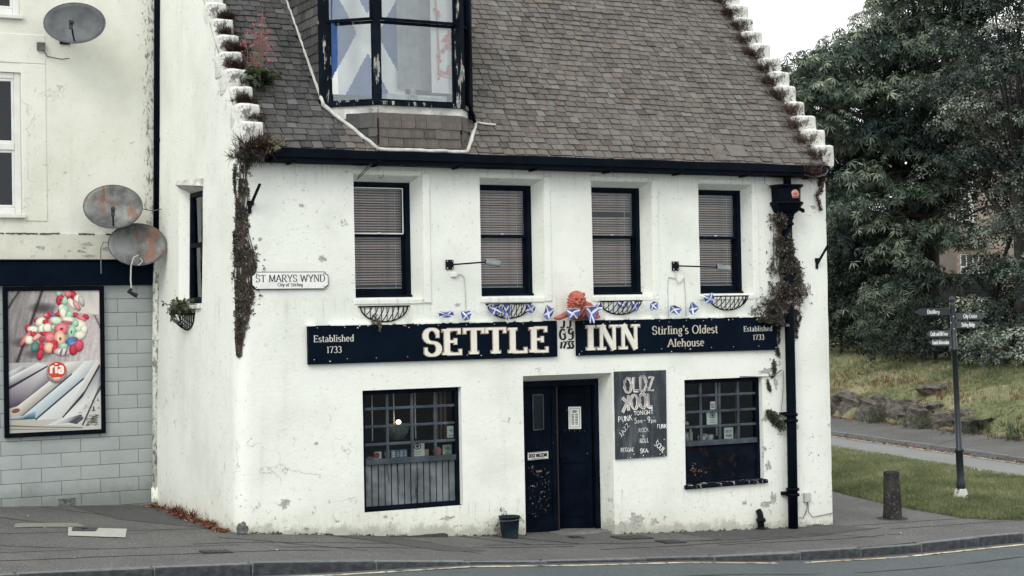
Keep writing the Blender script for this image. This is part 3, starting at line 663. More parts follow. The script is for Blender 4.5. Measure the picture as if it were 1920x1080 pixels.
# chipped plaster where the render has come away: slightly recessed-looking grey scabs with their own outline
SCAB = simple('bare_grey_mortar', (0.50, 0.49, 0.45), (0.30, 0.295, 0.265), scale=30, rough=0.95, bump=0.02, bscale=30)
for (x, z, rx, rz) in [(1.17, 3.38, .055, .05), (0.62, .32, .075, .06), (2.85, -.02, .09, .028), (1.98, .06, .035, .016), (8.83, 2.93, .05, .08), (8.95, 4.15, .06, .03), (8.02, 1.74, .16, .05), (8.02, .35, .05, .06), (8.1, -.12, .06, .09), (7.95, -.2, .10, .05), (7.97, .62, .03, .04), (5.75, -.25, .12, .10), (5.55, -.35, .06, .06), (6.05, -.30, .07, .05), (7.6, .95 - 1.1, .05, .03), (8.2, 1.55, .05, .07), (-1.0, 1.0, .0, .0), (1.05, 1.05, .03, .02), (0.9, 4.05, .04, .02), (3.05, 2.87 - .1, .05, .02), (8.45, 2.0, .04, .06), (8.0, 1.05, .06, .04), (0.35, 3.62, .03, .02)]:
    if rx == 0: continue
    n = 26; m = MB(); pts = []
    for k in range(n):
        a = 2 * pi * k / n; s = .9 + 0.9 * fbm(cos(a) * 1.8 + x * 3, sin(a) * 1.8 + z * 3, 4, 4)
        pts.append((x + cos(a) * rx * s, z + sin(a) * rz * s))
    m.face([(p, wy(p, q) - 0.0035, q) for p, q in pts])
    m.build('bare_mortar', SCAB, inn)

# ------------------------------------------------------------------ roof, slates one by one
dk = MB()
for y0, y1 in ((-0.2, 3.2), (6.6, 3.2)):
    a, b = zroof(y0) if y0 < 3 else ZR0 + TP * -0.05, zroof(3.2)
    dk.face([(0.3, y0, a), (9.05, y0, a), (9.05, y1, b), (0.3, y1, b)])
dk.face([(0.44, -.2, zroof(-.2) - .005), (0.44, .1, 4.62), (9.05, .1, 4.62), (9.05, -.2, zroof(-.2) - .005)])
dk.face([(0.44, -.2, ZR0 - .06), (0.44, 6.6, ZR0 - .06), (9.05, 6.6, ZR0 - .06), (9.05, -.2, ZR0 - .06)][::-1])
roof = dk.build('roof', DECK, inn)
ca, sa = cos(radians(50)), sin(radians(50))
UP = V3((0, ca, sa)); NR = V3((0, -sa, ca)); XA = V3((1, 0, 0))
def on_roof(x, s, lift=0.0):
    wv = 0.018 * fbm(x * 0.5, s * 0.7, 12.0, 2)
    return V3((x, -0.2, zroof(-0.2))) + UP * s + NR * (lift + wv)
DOR = [(1.90, -.16), (3.16, -.16), (3.45, .28), (3.45, 3.4), (1.36, 3.4), (1.36, .36)]
def in_poly(x, y, P):
    c = False
    for i in range(len(P)):
        (xa, ya), (xb, yb) = P[i], P[i - 1]
        if (ya > y) != (yb > y) and x < (xb - xa) * (y - ya) / (yb - ya) + xa: c = not c
    return c
def slate_mesh(k, mat, L=0.26, W=0.17):
    r = random.Random(k * 7 + 1); m = MB(); j = lambda s: r.uniform(-s, s)
    ch = r.choice((0, 0, .02, .03)); t = r.uniform(.018, .028)
    lo = [(-W / 2 + j(.006), -L / 2 + j(.009)), (W / 2 - ch + j(.005), -L / 2 + j(.009)), (W / 2 + j(.004), -L / 2 + ch + j(.004)), (W / 2 + j(.004), L / 2), (-W / 2 + j(.004), L / 2)]
    vs = [(x, y, -t / 2) for x, y in lo] + [(x, y, t / 2 + j(.0015)) for x, y in lo]
    m.add(vs, [(4, 3, 2, 1, 0), (5, 6, 7, 8, 9)] + [(i, (i + 1) % 5, 5 + (i + 1) % 5, 5 + i) for i in range(5)])
    return m
SV = [slate_mesh(k, SLATE) for k in range(14)]
SVM = [q.mesh('slate', SLATE) for q in SV]
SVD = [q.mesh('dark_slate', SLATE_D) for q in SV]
def basis(x, y, z): return Matrix((x, y, z)).transposed()
G = 0.112
cand = []
for i in range(39):
    s = i * G + 0.012 * fbm(i * .9, 3, 1)
    x = 0.37 - rnd.uniform(0, .10)
    while x < 8.97:
        wd = rnd.uniform(0.115, 0.19) * (1.0 if i > 3 else 1.1)
        xm = x + wd / 2; x += wd
        p = on_roof(xm, s + 0.13 + 0.020 * fbm(xm * .8, i * .35, 7) + rnd.gauss(0, .005), 0.024)
        if in_poly(xm, p.y, DOR) and in_poly(xm, p.y - .05, DOR): continue
        if xm > 9.04: continue
        cand.append((p, wd, i))
def slate_rot(p, wd):
    tilt = radians(6.6) + rnd.uniform(-.04, .05)
    ya = (UP * cos(tilt) - NR * sin(tilt)).normalized(); za = XA.cross(ya)
    yaw = rnd.uniform(-.035, .035) + (rnd.uniform(-.14, .14) if rnd.random() < .02 else 0)
    return basis(XA, ya, za) @ Matrix.Rotation(yaw, 3, 'Z')
order = sorted(range(len(cand)), key=lambda q: (cand[q][0] - CAM).length / (cand[q][1] / .17) + (4 if cand[q][2] > 27 else 0))
single = set(order[:300])
bulk = MB()
for q, (p, wd, i) in enumerate(cand):
    R = slate_rot(p, wd); k = rnd.randrange(14)
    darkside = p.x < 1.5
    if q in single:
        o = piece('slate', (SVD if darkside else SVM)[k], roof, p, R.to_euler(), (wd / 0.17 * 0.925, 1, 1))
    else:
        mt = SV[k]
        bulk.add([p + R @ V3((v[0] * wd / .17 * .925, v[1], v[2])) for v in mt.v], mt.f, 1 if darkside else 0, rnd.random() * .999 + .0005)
o = bulk.build('slates', [SLATE, SLATE_D], roof); o['kind'] = 'stuff'
# back slope: plain large courses (never in view)
# thin wires lying down the right-hand slope
wr = MB()
for (xa, xb) in ((7.9, 8.72), (8.35, 9.0)):
    wr.tube([on_roof(lerp(xa + .35, xb, t / 12) - .5 * (1 - t / 12) ** 2 + .3, 3.95 * (1 - t / 12) + .12, .055) for t in range(13)], 0.006, 5)
wr.build('aerial_wire', CABLE, roof)
for (x, s, w) in ((7.55, .22, .30), (8.35, .42, .22), (7.2, .13, .24)):
    piece('slate', SVM[3], roof, on_roof(x, s + .1, .045), basis(XA, UP, NR).to_euler(), (w / .17, .9, 1))

# gutter
gp = [(-.17, .06), (-.145, .075), (-.13, .06), (-.09, -.02), (.0, -.06), (.02, -.10), (-.06, -.10), (-.10, -.075), (-.155, -.03)]
gm = MB(); segs = 14
for i in range(segs):
    xa, xb = lerp(.46, 9.06, i / segs), lerp(.46, 9.06, (i + 1) / segs) - (0.0 if i < segs - 1 else 0)
    sag = [0.008 * sin(t * 2.3) for t in (i, i + 1)]
    gm.sweep([(y - .06, z) for y, z in gp], (xa, 0, 4.675 + sag[0]), (xb, 0, 4.675 + sag[1]), 0)
gm.box(.46, 9.06, -.272, -.258, 4.632, 4.738); gm.box(.46, 9.06, -.245, -.225, 4.580, 4.645); gm.box(.46, 9.06, -.262, -.2, 4.640, 4.652)
gut = gm.build('gutter', BLACK, inn)
for i in range(8):
    x = .7 + i * 1.15
    m = MB(); m.box(x, x + .035, -.245, .0, 4.555, 4.60); m.box(x, x + .035, -.25, -.225, 4.60, 4.745); m.build('gutter_bracket', BLACKM, inn)
m = MB(); m.box(.42, 9.08, -.05, .02, 4.575, 4.72); m.build('eaves_board', BLACK, inn)

# crow steps
def crow_mesh(k):
    r = random.Random(k); m = MB(); 
    hx, hy, hz = .18, .165, .17
    n = 4; pts = {}
    for i in range(n + 1):
        for j in range(n + 1):
            for kk in range(n + 1):
                if not (i in (0, n) or j in (0, n) or kk in (0, n)): continue
                p = V3((lerp(-hx, hx, i / n), lerp(-hy, hy, j / n), lerp(-hz, hz, kk / n)))
                e = sum(1 for q in (i, j, kk) if q in (0, n))
                p *= 1 - 0.02 * max(0, e - 1)
                p += V3((fbm(p.x * 6 + k, p.y * 6, p.z * 6), fbm(p.x * 6, p.y * 6 + k, p.z * 6), fbm(p.x * 6, p.y * 6, p.z * 6 + k))) * .017
                pts[i, j, kk] = len(m.v); m.v.append(tuple(p))
    def q(a, b, c, d): m.f.append((pts[a], pts[b], pts[c], pts[d])); m.m.append(0); m.t.append(0)
    for i in range(n):
        for j in range(n):
            q((i, j, 0), (i, j + 1, 0), (i + 1, j + 1, 0), (i + 1, j, 0)); q((i, j, n), (i + 1, j, n), (i + 1, j + 1, n), (i, j + 1, n))
            q((i, 0, j), (i + 1, 0, j), (i + 1, 0, j + 1), (i, 0, j + 1)); q((i, n, j), (i, n, j + 1), (i + 1, n, j + 1), (i + 1, n, j))
            q((0, i, j), (0, i, j + 1), (0, i + 1, j + 1), (0, i + 1, j)); q((n, i, j), (n, i + 1, j), (n, i + 1, j + 1), (n, i, j + 1))
    return m.mesh('crow_step_stone', CROW)
CM = [crow_mesh(k) for k in range(6)]
for k in range(14):
    y, z = 0.04 + .208 * k, 4.90 + .248 * k
    st = piece('crow_step_stone', CM[k % 6], inn, (0.02 * z + .138 + rnd.uniform(-.012, .012), y - .04, z), (0, 0, rnd.uniform(-.06, .06)), (rnd.uniform(.72, .82), rnd.uniform(.98, 1.1), rnd.uniform(.96, 1.04)))
    st2 = piece('crow_step_stone', CM[(k + 2) % 6], inn, (9.10 + rnd.uniform(-.025, .025), y + .02, z), (0, 0, rnd.uniform(-.08, .08)), (rnd.uniform(.78, .98), rnd.uniform(.95, 1.25), rnd.uniform(.9, 1.12)))
    for q in (st, st2):
        bv = q.modifiers.new('Bevel', 'BEVEL'); bv.width = .028; bv.segments = 2; bv.limit_method = 'ANGLE'; bv.angle_limit = radians(50)

# ------------------------------------------------------------------ canted dormer
P0, P1, P2, P3 = V3((1.40, .40, 0)), V3((1.93, -.08, 0)), V3((3.10, -.08, 0)), V3((3.38, .25, 0))
ZS, ZT, ZH = 5.36, 6.45, 7.45
dm = MB()
# solid core walls under the glazing and cheeks
core = [P0, P1, P2, P3, V3((3.43, 3.0, 0)), V3((1.40, 3.0, 0))]
def ring_wall(mb, pts, z0, z1, closed=True):
    n = len(pts)
    for i in range(n if closed else n - 1):
        a, b = pts[i], pts[(i + 1) % n]
        mb.face([(a.x, a.y, z0), (b.x, b.y, z0), (b.x, b.y, z1), (a.x, a.y, z1)])
ring_wall(dm, core, 4.6, ZS - .12)
cheek = [V3((1.40, .55, 0)), V3((1.40, 3.0, 0)), V3((3.43, 3.0, 0)), V3((3.43, .42, 0))]
ring_wall(dm, cheek[:2], 4.8, ZH, False); ring_wall(dm, cheek[2:], 4.8, ZH, False)
dm.face([(p.x, p.y, ZS - .12) for p in core])
dm.face([(p.x, p.y, ZH + .12) for p in core]); dm.face([(p.x, p.y, ZH + .0) for p in core][::-1])
ring_wall(dm, core, ZH, ZH + .12)
c = V3((2.41, .9, ZH + .75))
for i in range(6):
    a, b = core[i], core[(i + 1) % 6]
    q = V3((2.41, .55, 0)) if i < 4 else V3((2.41, .55, 0))
    dm.face([(a.x, a.y, ZH + .12), (b.x, b.y, ZH + .12), (2.41, lerp(.55, 3.0, 1 if i == 4 else 0), ZH + .8)] if i != 4 else [(a.x, a.y, ZH + .12), (b.x, b.y, ZH + .12), (2.41, 3.0, ZH + .8)])
dm.face([(1.40, 3.0, ZH + .12), (1.40, .40, ZH + .12), (2.41, .55, ZH + .8), (2.41, 3.0, ZH + .8)]); dm.face([(3.43, 3.0, ZH + .12), (3.43, .25, ZH + .12), (2.41, .55, ZH + .8), (2.41, 3.0, ZH + .8)][::-1])
dormer = dm.build('dormer', DECK, inn)
# sill band of painted lead, apron slates, cheek slates
def band(mb, a, b, z0, z1, out, thick=.03):
    d = (b - a).normalized(); n = V3((d.y, -d.x, 0))
    a0, b0, a1, b1 = a + n * (out - thick), b + n * (out - thick), a + n * out, b + n * out
    mb.hexa([(a1.x, a1.y, z0), (b1.x, b1.y, z0), (b0.x, b0.y, z0), (a0.x, a0.y, z0), (a1.x, a1.y, z1), (b1.x, b1.y, z1), (b0.x, b0.y, z1), (a0.x, a0.y, z1)])
m = MB()
for a, b in ((P0, P1), (P1, P2), (P2, P3)): band(m, a, b, ZS - .17, ZS - .01, .022 if a is P1 else .020)
m.build('lead_sill_band', STONEW, dormer)
m = MB()
for a, b in ((P0, P1), (P1, P2), (P2, P3)): band(m, a, b, ZS - .005, ZS + .045, .06 if a is P1 else .056, .14)
m.build('sill', FRAME_P, dormer)
def face_slates(a, b, z0, z1, step, wd0, wd1, mats, keep=lambda p: True, lift=.022):
    d = (b - a).normalized(); n = V3((d.y, -d.x, 0)); L = (b - a).length
    k = 0; z = z1
    while z > z0:
        x = -rnd.uniform(0, .08)
        while x < L:
            wd = rnd.uniform(wd0, wd1); xa, xb = max(x, 0), min(x + wd, L); x += wd
            if xb - xa < .035: continue
            p = a + d * ((xa + xb) / 2) + n * (lift + .006) + V3((0, 0, z - step * .5 + .02))
            if not keep(p): continue
            ya = (V3((0, 0, 1)) * cos(.09) - n * sin(.09)).normalized()
            R = basis(d, ya, d.cross(ya)) @ Matrix.Rotation(rnd.uniform(-.02, .02), 3, 'Z')
            piece('slate', mats[rnd.randrange(14)], dormer, p, R.to_euler(), ((xb - xa) / .17 * .985, (step + .07) / .26, 1))
        z -= step
onr = lambda p: p.z > zroof(p.y) - .02
face_slates(P1, P2, 4.70, ZS - .16, .122, .14, .22, SVM)
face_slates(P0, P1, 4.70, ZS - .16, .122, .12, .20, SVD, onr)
face_slates(P2, P3, 4.70, ZS - .16, .122, .12, .20, SVM, onr)
CK0, CK1 = V3((1.40, 1.95, 0)), V3((1.40, .44, 0))
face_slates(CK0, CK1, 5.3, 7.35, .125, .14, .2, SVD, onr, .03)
# mortar fillets where dormer meets slates
def fillet(pts, w=.05):
    m = MB(); 
    for a, b in zip(pts, pts[1:]):
        pa, pb = V3((a[0], a[1], zroof(a[1]))) + NR * .055, V3((b[0], b[1], zroof(b[1]))) + NR * .055
        n = max(2, int((pb - pa).length / .08))
        q = [pa.lerp(pb, t / n) + V3((fbm(t * .6, a[0] * 5, 1) * .012, 0, fbm(t * .5, a[1] * 5, 2) * .012)) for t in range(n + 1)]
        m.tube(q, [w * .5 * (1 + .35 * fbm(t * .8, a[0], 6)) for t in range(n + 1)], 7)
    m.build('mortar_fillet', LEAD, dormer, smooth=True)
fillet([(1.37, 2.3), (1.345, .36), (1.90, -.135), (3.15, -.135), (3.46, .22)])
fillet([(3.46, .24), (3.75, .22)], .03)
# posts, heads, sashes, panes
def post(name, p, w, z0, z1, d, mat):
    m = MB(); n = V3((d.y, -d.x, 0)); m.obox((p.x, p.y, (z0 + z1) / 2), d, n, (0, 0, 1), w / 2, .055, (z1 - z0) / 2); return m.build(name, mat, dormer, bevel=.008)
dl, df, dr = (P1 - P0).normalized(), (P2 - P1).normalized(), (P3 - P2).normalized()
post('post', P0 + V3((.02, .03, 0)), .17, ZS, ZH, V3((.86, -.5, 0)).normalized(), FRAME_P)
m = MB(); m.box(1.375, 1.425, .46, .60, ZS - .05, ZH); m.build('post', FRAME_P, dormer)
for p, d in ((P1, (dl + df).normalized()), (P2, (df + dr).normalized())): post('post', p, .092, ZS, ZH, d, FRAME_P)
post('post', P3, .15, ZS - .1, ZH, dr, FRAME)
def sash(name, a, b, z0, z1, back, parent, mat=FRAME, rail=.05, glassm=GLASS_D, rr=None):
    """a glazed sash between plan points a and b"""
    d = (b - a).normalized(); n = V3((d.y, -d.x, 0)); L = (b - a).length; o = a - n * back
    m = MB(); c = lambda u, z: o + d * u + V3((0, 0, z))
    rr = rr or rail
    m.obox(c(rail / 2, (z0 + z1) / 2), d, n, (0, 0, 1), rail / 2, .02, (z1 - z0) / 2); m.obox(c(L - rail / 2, (z0 + z1) / 2), d, n, (0, 0, 1), rail / 2, .02, (z1 - z0) / 2)
    m.obox(c(L / 2, z0 + rr / 2), d, n, (0, 0, 1), L / 2 - rail - .0005, .019, rr / 2); m.obox(c(L / 2, z1 - rail / 2), d, n, (0, 0, 1), L / 2 - rail - .0005, .019, rail / 2)
    s = m.build(name, mat, parent)
    g = MB(); g.obox(c(L / 2, (z0 + z1) / 2), d, n, (0, 0, 1), L / 2 - rail, .002, (z1 - z0) / 2 - rail * .9); 
    return s, g.build('pane', glassm, parent)
for a, b in ((P0, P1), (P1, P2), (P2, P3)):
    d = (b - a).normalized(); q0, q1 = a + d * .03, b - d * .05
    sash('lower_sash', q0, q1, ZS + .045, ZT, .03, dormer, FRAME_P if a is P0 else FRAME, .034)
    sash('upper_sash', q0, q1, ZT + .002, ZH, -.012, dormer, FRAME, .034)
m = MB(); 
m.tube([P2 + dr * .25 + V3((.03, -.05, ZH)), P2 + dr * .3 + V3((.05, -.06, 6.3)), P3 + V3((-.05, -.12, 5.5)), P3 + V3((.03, -.14, 5.20))], .026, 8)
m.build('waste_pipe', BLACK, dormer, smooth=True)
# things behind the dormer glass
SILLW = simple('white_shelf_paint', (0.72, 0.73, 0.70), rough=0.5)
m = MB(); m.face([(1.45, .45, ZS + .05), (1.95, 0.0, ZS + .05), (3.10, 0.0, ZS + .05), (3.40, .30, ZS + .05), (3.40, .75, ZS + .05), (1.45, .75, ZS + .05)]); m.build('window_board', SILLW, dormer)
m = MB(); m.box(1.42, 3.41, 1.55, 1.58, ZS, ZH); m.build('room_back_wall', simple('pale_room_wall', (.6, .62, .62), rough=.9), dormer)
SBLUE = simple('saltire_blue_cloth', (0.030, 0.085, 0.24), (0.05, 0.12, 0.30), scale=4, rough=0.85)
SWHITE = simple('white_cloth', (0.84, 0.84, 0.80), (0.76, 0.77, 0.74), scale=4, rough=0.85)
t = thing('saltire_flag', 'blue and white saltire flag hung inside the dormer window', 'flag', (1.95, .2, 5.55))
def cloth(mb, x0, x1, z0, z1, y, fold=.02, nx=24, nz=24, mat=0, fn=None):
    P = lambda u, v: V3((lerp(x0, x1, u), y + fold * sin(u * 17 + 1.3 * sin(v * 3)) + fold * .6 * fbm(u * 3, v * 3, y), lerp(z0, z1, v)))
    for i in range(nx):
        for j in range(nz):
            mm_ = fn((i + .5) / nx, (j + .5) / nz) if fn else mat
            mb.face([P(i / nx, j / nz), P((i + 1) / nx, j / nz), P((i + 1) / nx, (j + 1) / nz), P(i / nx, (j + 1) / nz)], mm_)
FX = lambda x, z: (abs((z - 6.34) - (x - 1.96) * 1.75) < .26) or (abs((z - 6.34) + (x - 1.96) * 1.75) < .26)
m = MB(); cloth(m, 1.46, 2.48, 5.52, 7.3, .30, .012, 60, 100, 0, lambda u, v: 1 if FX(lerp(1.46, 2.48, u), lerp(5.52, 7.3, v)) else 0)
m.build('cloth', [SBLUE, SWHITE], t, smooth=True)
t = thing('grey_curtain', 'plain pale grey curtain hanging in the middle of the dormer window', 'curtain', (2.6, .15, 5.5))
m = MB(); cloth(m, 2.36, 2.85, 5.62, 7.4, .24, .02, 30, 12); m.build('cloth', simple('grey_green_cloth', (.33, .36, .35), rough=.9), t, smooth=True)
ORAN = simple('rust_print_ink', (0.50, 0.14, 0.06), (0.58, 0.26, 0.16), rough=.85)
t = thing('patterned_curtain', 'white cloth with a rust red printed pattern at the right of the dormer window', 'curtain', (2.95, .12, 5.6))
m = MB(); cloth(m, 2.74, 3.10, 5.56, 7.4, .012, .008, 20, 12, 0); cl = m.build('cloth', SWHITE, t, smooth=True)
m = MB()
def inkline(pts, w):
    q = [V3((x, -.012 - .0004 * i, z)) for i, (x, z) in enumerate(pts)]
    for i in range(len(q) - 1):
        d = (q[i + 1] - q[i]); nn = V3((-d.z, 0, d.x)).normalized() * w
        m.face([q[i] - nn, q[i + 1] - nn, q[i + 1] + nn, q[i] + nn])
inkline([(2.80, 6.85), (2.83, 6.4), (2.84, 6.1), (2.83, 5.8)], .011)
inkline([(2.84, 5.86), (2.95, 5.82), (3.12, 5.82)], .012); inkline([(2.84, 5.80), (2.95, 5.77), (3.12, 5.77)], .006)
for x, z, r in [(2.83, 6.62, .03), (2.86, 6.58, .02), (2.79, 6.66, .022), (2.84, 6.05, .03), (2.86, 5.98, .022), (2.85, 5.82, .035), (2.83, 5.75, .02), (2.98, 5.88, .03), (2.98, 5.92, .016), (2.95, 5.84, .02), (2.98, 6.30, .05), (3.02, 6.24, .045), (2.96, 6.18, .04), (3.04, 6.14, .035), (3.0, 6.36, .03), (3.06, 6.34, .03), (2.92, 6.26, .03), (3.08, 6.2, .03), (3.0, 6.42, .02), (3.05, 6.46, .02), (2.9, 6.46, .012), (2.94, 6.46, .012), (2.98, 6.5, .012), (2.90, 6.12, .03)]:
    n = 9; m.face([(x + cos(2 * pi * k / n) * r * (1 + .4 * fbm(k * .9, x * 9, z)), -.014 - rnd.random() * .004, z + sin(2 * pi * k / n) * r * (1 + .4 * fbm(k * .9, z * 9, x))) for k in range(n)])
m.build('printed_pattern', ORAN, t)
t = thing('white_box', 'low white box lying on the dormer window board', 'box', (2.55, .05, ZS + .05))
m = MB(); m.box(2.12, 2.98, .06, .30, ZS + .052, ZS + .17); m.box(2.62, 2.93, .037, .045, ZS + .13, ZS + .14); m.build('carton', SILLW, t, bevel=.006)
t = thing('glass_ornament', 'small pale ornament with a ring foot standing in the dormer window', 'ornament', (2.47, -.0, ZS + .05))
ORN = simple('pale_grey_glazed', (.50, .52, .51), rough=.25, spec=.5)
m = MB(); m.tube([(2.47 + .055 * cos(a * pi / 8), .01, ZS + .118 + .055 * sin(a * pi / 8)) for a in range(17)], .017, 8); m.build('ring', ORN, t, smooth=True)
m = MB(); m.ell((2.465, .01, ZS + .215), (.032, .03, .045), nz=.3); m.ell((2.49, .01, ZS + .275), (.03, .03, .025)); m.tube([(2.43, .01, ZS + .18), (2.45, .01, ZS + .23), (2.51, .01, ZS + .2)], .012, 6); m.build('figure', ORN, t, smooth=True)

# ------------------------------------------------------------------ upper sash windows and their blinds
for i, (a, b, c) in enumerate(UPW):
    y = .20; z0, z1 = 2.885, 4.385; zm = 3.695
    m = MB()
    m.box(a, a + .05, y, y + .12, z0, z1); m.box(b - .065, b, y, y + .12, z0, z1); m.box(a + .05, b - .065, y + .002, y + .12, z1 - .045, z1)
    m.box(a, b - .0, y - .035, y + .10, z0 - .012, z0 + .03)
    win = m.build('window', FRAME, inn, bevel=.004)
    A0, B0 = V3((a + .05, 0, 0)), V3((b - .065, 0, 0))
    def sash_y(name, zz0, zz1, yy, bottom, bead=False):
        m = MB(); r = .028
        m.box(A0.x, A0.x + r, yy, yy + .035, zz0, zz1); m.box(B0.x - r, B0.x, yy, yy + .035, zz0, zz1)
        m.box(A0.x + r, B0.x - r, yy + .001, yy + .034, zz0, zz0 + bottom); m.box(A0.x + r, B0.x - r, yy + .001, yy + .034, zz1 - r, zz1)
        m.build(name, FRAME, win, bevel=.003)
        g = MB(); g.box(A0.x + r, B0.x - r, yy + .016, yy + .019, zz0 + bottom, zz1 - r); g.build('pane', GLASS, win)
        if bead:
            q = MB(); q.box(A0.x + r - .006, A0.x + r + .006, yy - .003, yy + .002, zz0 + bottom, zz1 - r); q.box(B0.x - r - .008, B0.x - r + .006, yy - .003, yy + .002, zz0 + bottom, zz1 - r)
            q.box(A0.x + r + .006, B0.x - r - .008, yy - .0025, yy + .002, zz0 + bottom - .006, zz0 + bottom + .008); q.box(A0.x + r + .006, B0.x - r - .008, yy - .0025, yy + .002, zz1 - r - .008, zz1 - r + .004)
            q.build('white_bead', WPAINT, win)
    sash_y('upper_sash', zm - .02, z1 - .045, .225, .04, i == 0)
    sash_y('lower_sash', z0 + .03, zm + .012, .265, .085)
    m = MB(); xm = (a + b) / 2; m.box(xm - .02, xm + .02, .215, .226, zm + .02, zm + .035); m.build('sash_catch', WPAINT, win)
    bl = thing('venetian_blind', ['pale venetian blind in the first upper window, above the street name plate side', 'closed venetian blind in the second upper window, left of the lion', 'venetian blind with a dark gap in the third upper window, right of the lion', 'venetian blind in the fourth upper window, nearest the drainpipe'][i], 'blind', (xm, .34, 4.32), 'venetian blinds of the upper windows')
    m = MB(); W2 = (B0.x - A0.x) / 2 - .012; n = 6
    for k in range(n):
        u0, u1 = -0.0155 + .031 * k / n, -0.0155 + .031 * (k + 1) / n
        f = lambda u: .0022 * (1 - (u / .0155) ** 2)
        m.face([(-W2, u0, f(u0)), (W2, u0, f(u0)), (W2, u1, f(u1)), (-W2, u1, f(u1))])
    sm = m.mesh('slat', SLATB, smooth=True)
    z = 4.30; k = 0
    while z > 3.03:
        if not (i == 2 and abs(z - 4.02) < .025):
            piece('slat', sm, bl, (xm, .335 + .0 * k, z), (radians((42, 48, 46, 40)[i] + rnd.uniform(-8, 8)), rnd.uniform(-.006, .006), 0))
        z -= .0335; k += 1
    m = MB(); m.box(xm - W2, xm + W2, .32, .35, 4.305, 4.335); m.build('head_rail', SLATB, bl)
    m = MB(); m.box(xm - W2, xm + W2, .325, .345, 2.995, 3.012); m.build('bottom_rail', CORD, bl)
    for q in (-.32, .27):
        m = MB(); m.box(xm + q - .003, xm + q + .003, .318, .3195, 3.0, 4.31); m.build('cord', CORD, bl)
# gable window
y0, y1, z0, z1 = 1.55, 2.49, 2.86, 4.37; xg = .20 + .24 - .02
m = MB()
for ya, yb in ((y0, y0 + .06), (y1 - .06, y1)): m.hexa([(.02 * zz_ + o_, y_, zz_) for zz_ in (z0, z1) for o_, y_ in ((.11, ya), (.22, ya), (.22, yb), (.11, yb))])
m.box(.18, .28, y0 + .06, y1 - .06, 3.62, 3.68); m.box(.165, .275, y0 + .06, y1 - .06, z0, z0 + .08); m.box(.195, .30, y0 + .06, y1 - .06, z1 - .06, z1)
gw = m.build('window', FRAME, inn)
for za, zb, xx in ((3.68, 4.31, .235), (2.94, 3.62, .222)):
    m = MB(); m.box(xx, xx + .004, y0 + .06, y1 - .06, za, zb); m.build('pane', GLASS, gw)
m = MB(); m.hexa([(.03, 1.49, 4.40), (.20, 1.49, 4.38), (.20, 2.63, 4.38), (.03, 2.63, 4.50), (.07, 1.49, 4.50), (.20, 1.49, 4.52), (.20, 2.63, 4.52), (.08, 2.65, 4.56)]); m.build('lintel', STONEW, gw)
m = MB(); m.box(.0, .20, 1.53, 2.63, 2.78, 2.835); m.build('sill', STONEW, gw, bevel=.012)
t = thing('net_curtain', 'white net curtain behind the narrow side window', 'curtain', (.33, 2.0, 3.0))
m = MB(); n = 30
for k in range(n):
    ya, yb = lerp(1.63, 2.41, k / n), lerp(1.63, 2.41, (k + 1) / n); xa, xb = .31 + .012 * sin(k * 1.3), .31 + .012 * sin((k + 1) * 1.3)
    m.face([(xa, ya, 2.95), (xb, yb, 2.95), (xb, yb, 4.3), (xa, ya, 4.3)])
m.build('cloth', SWHITE, t, smooth=True)

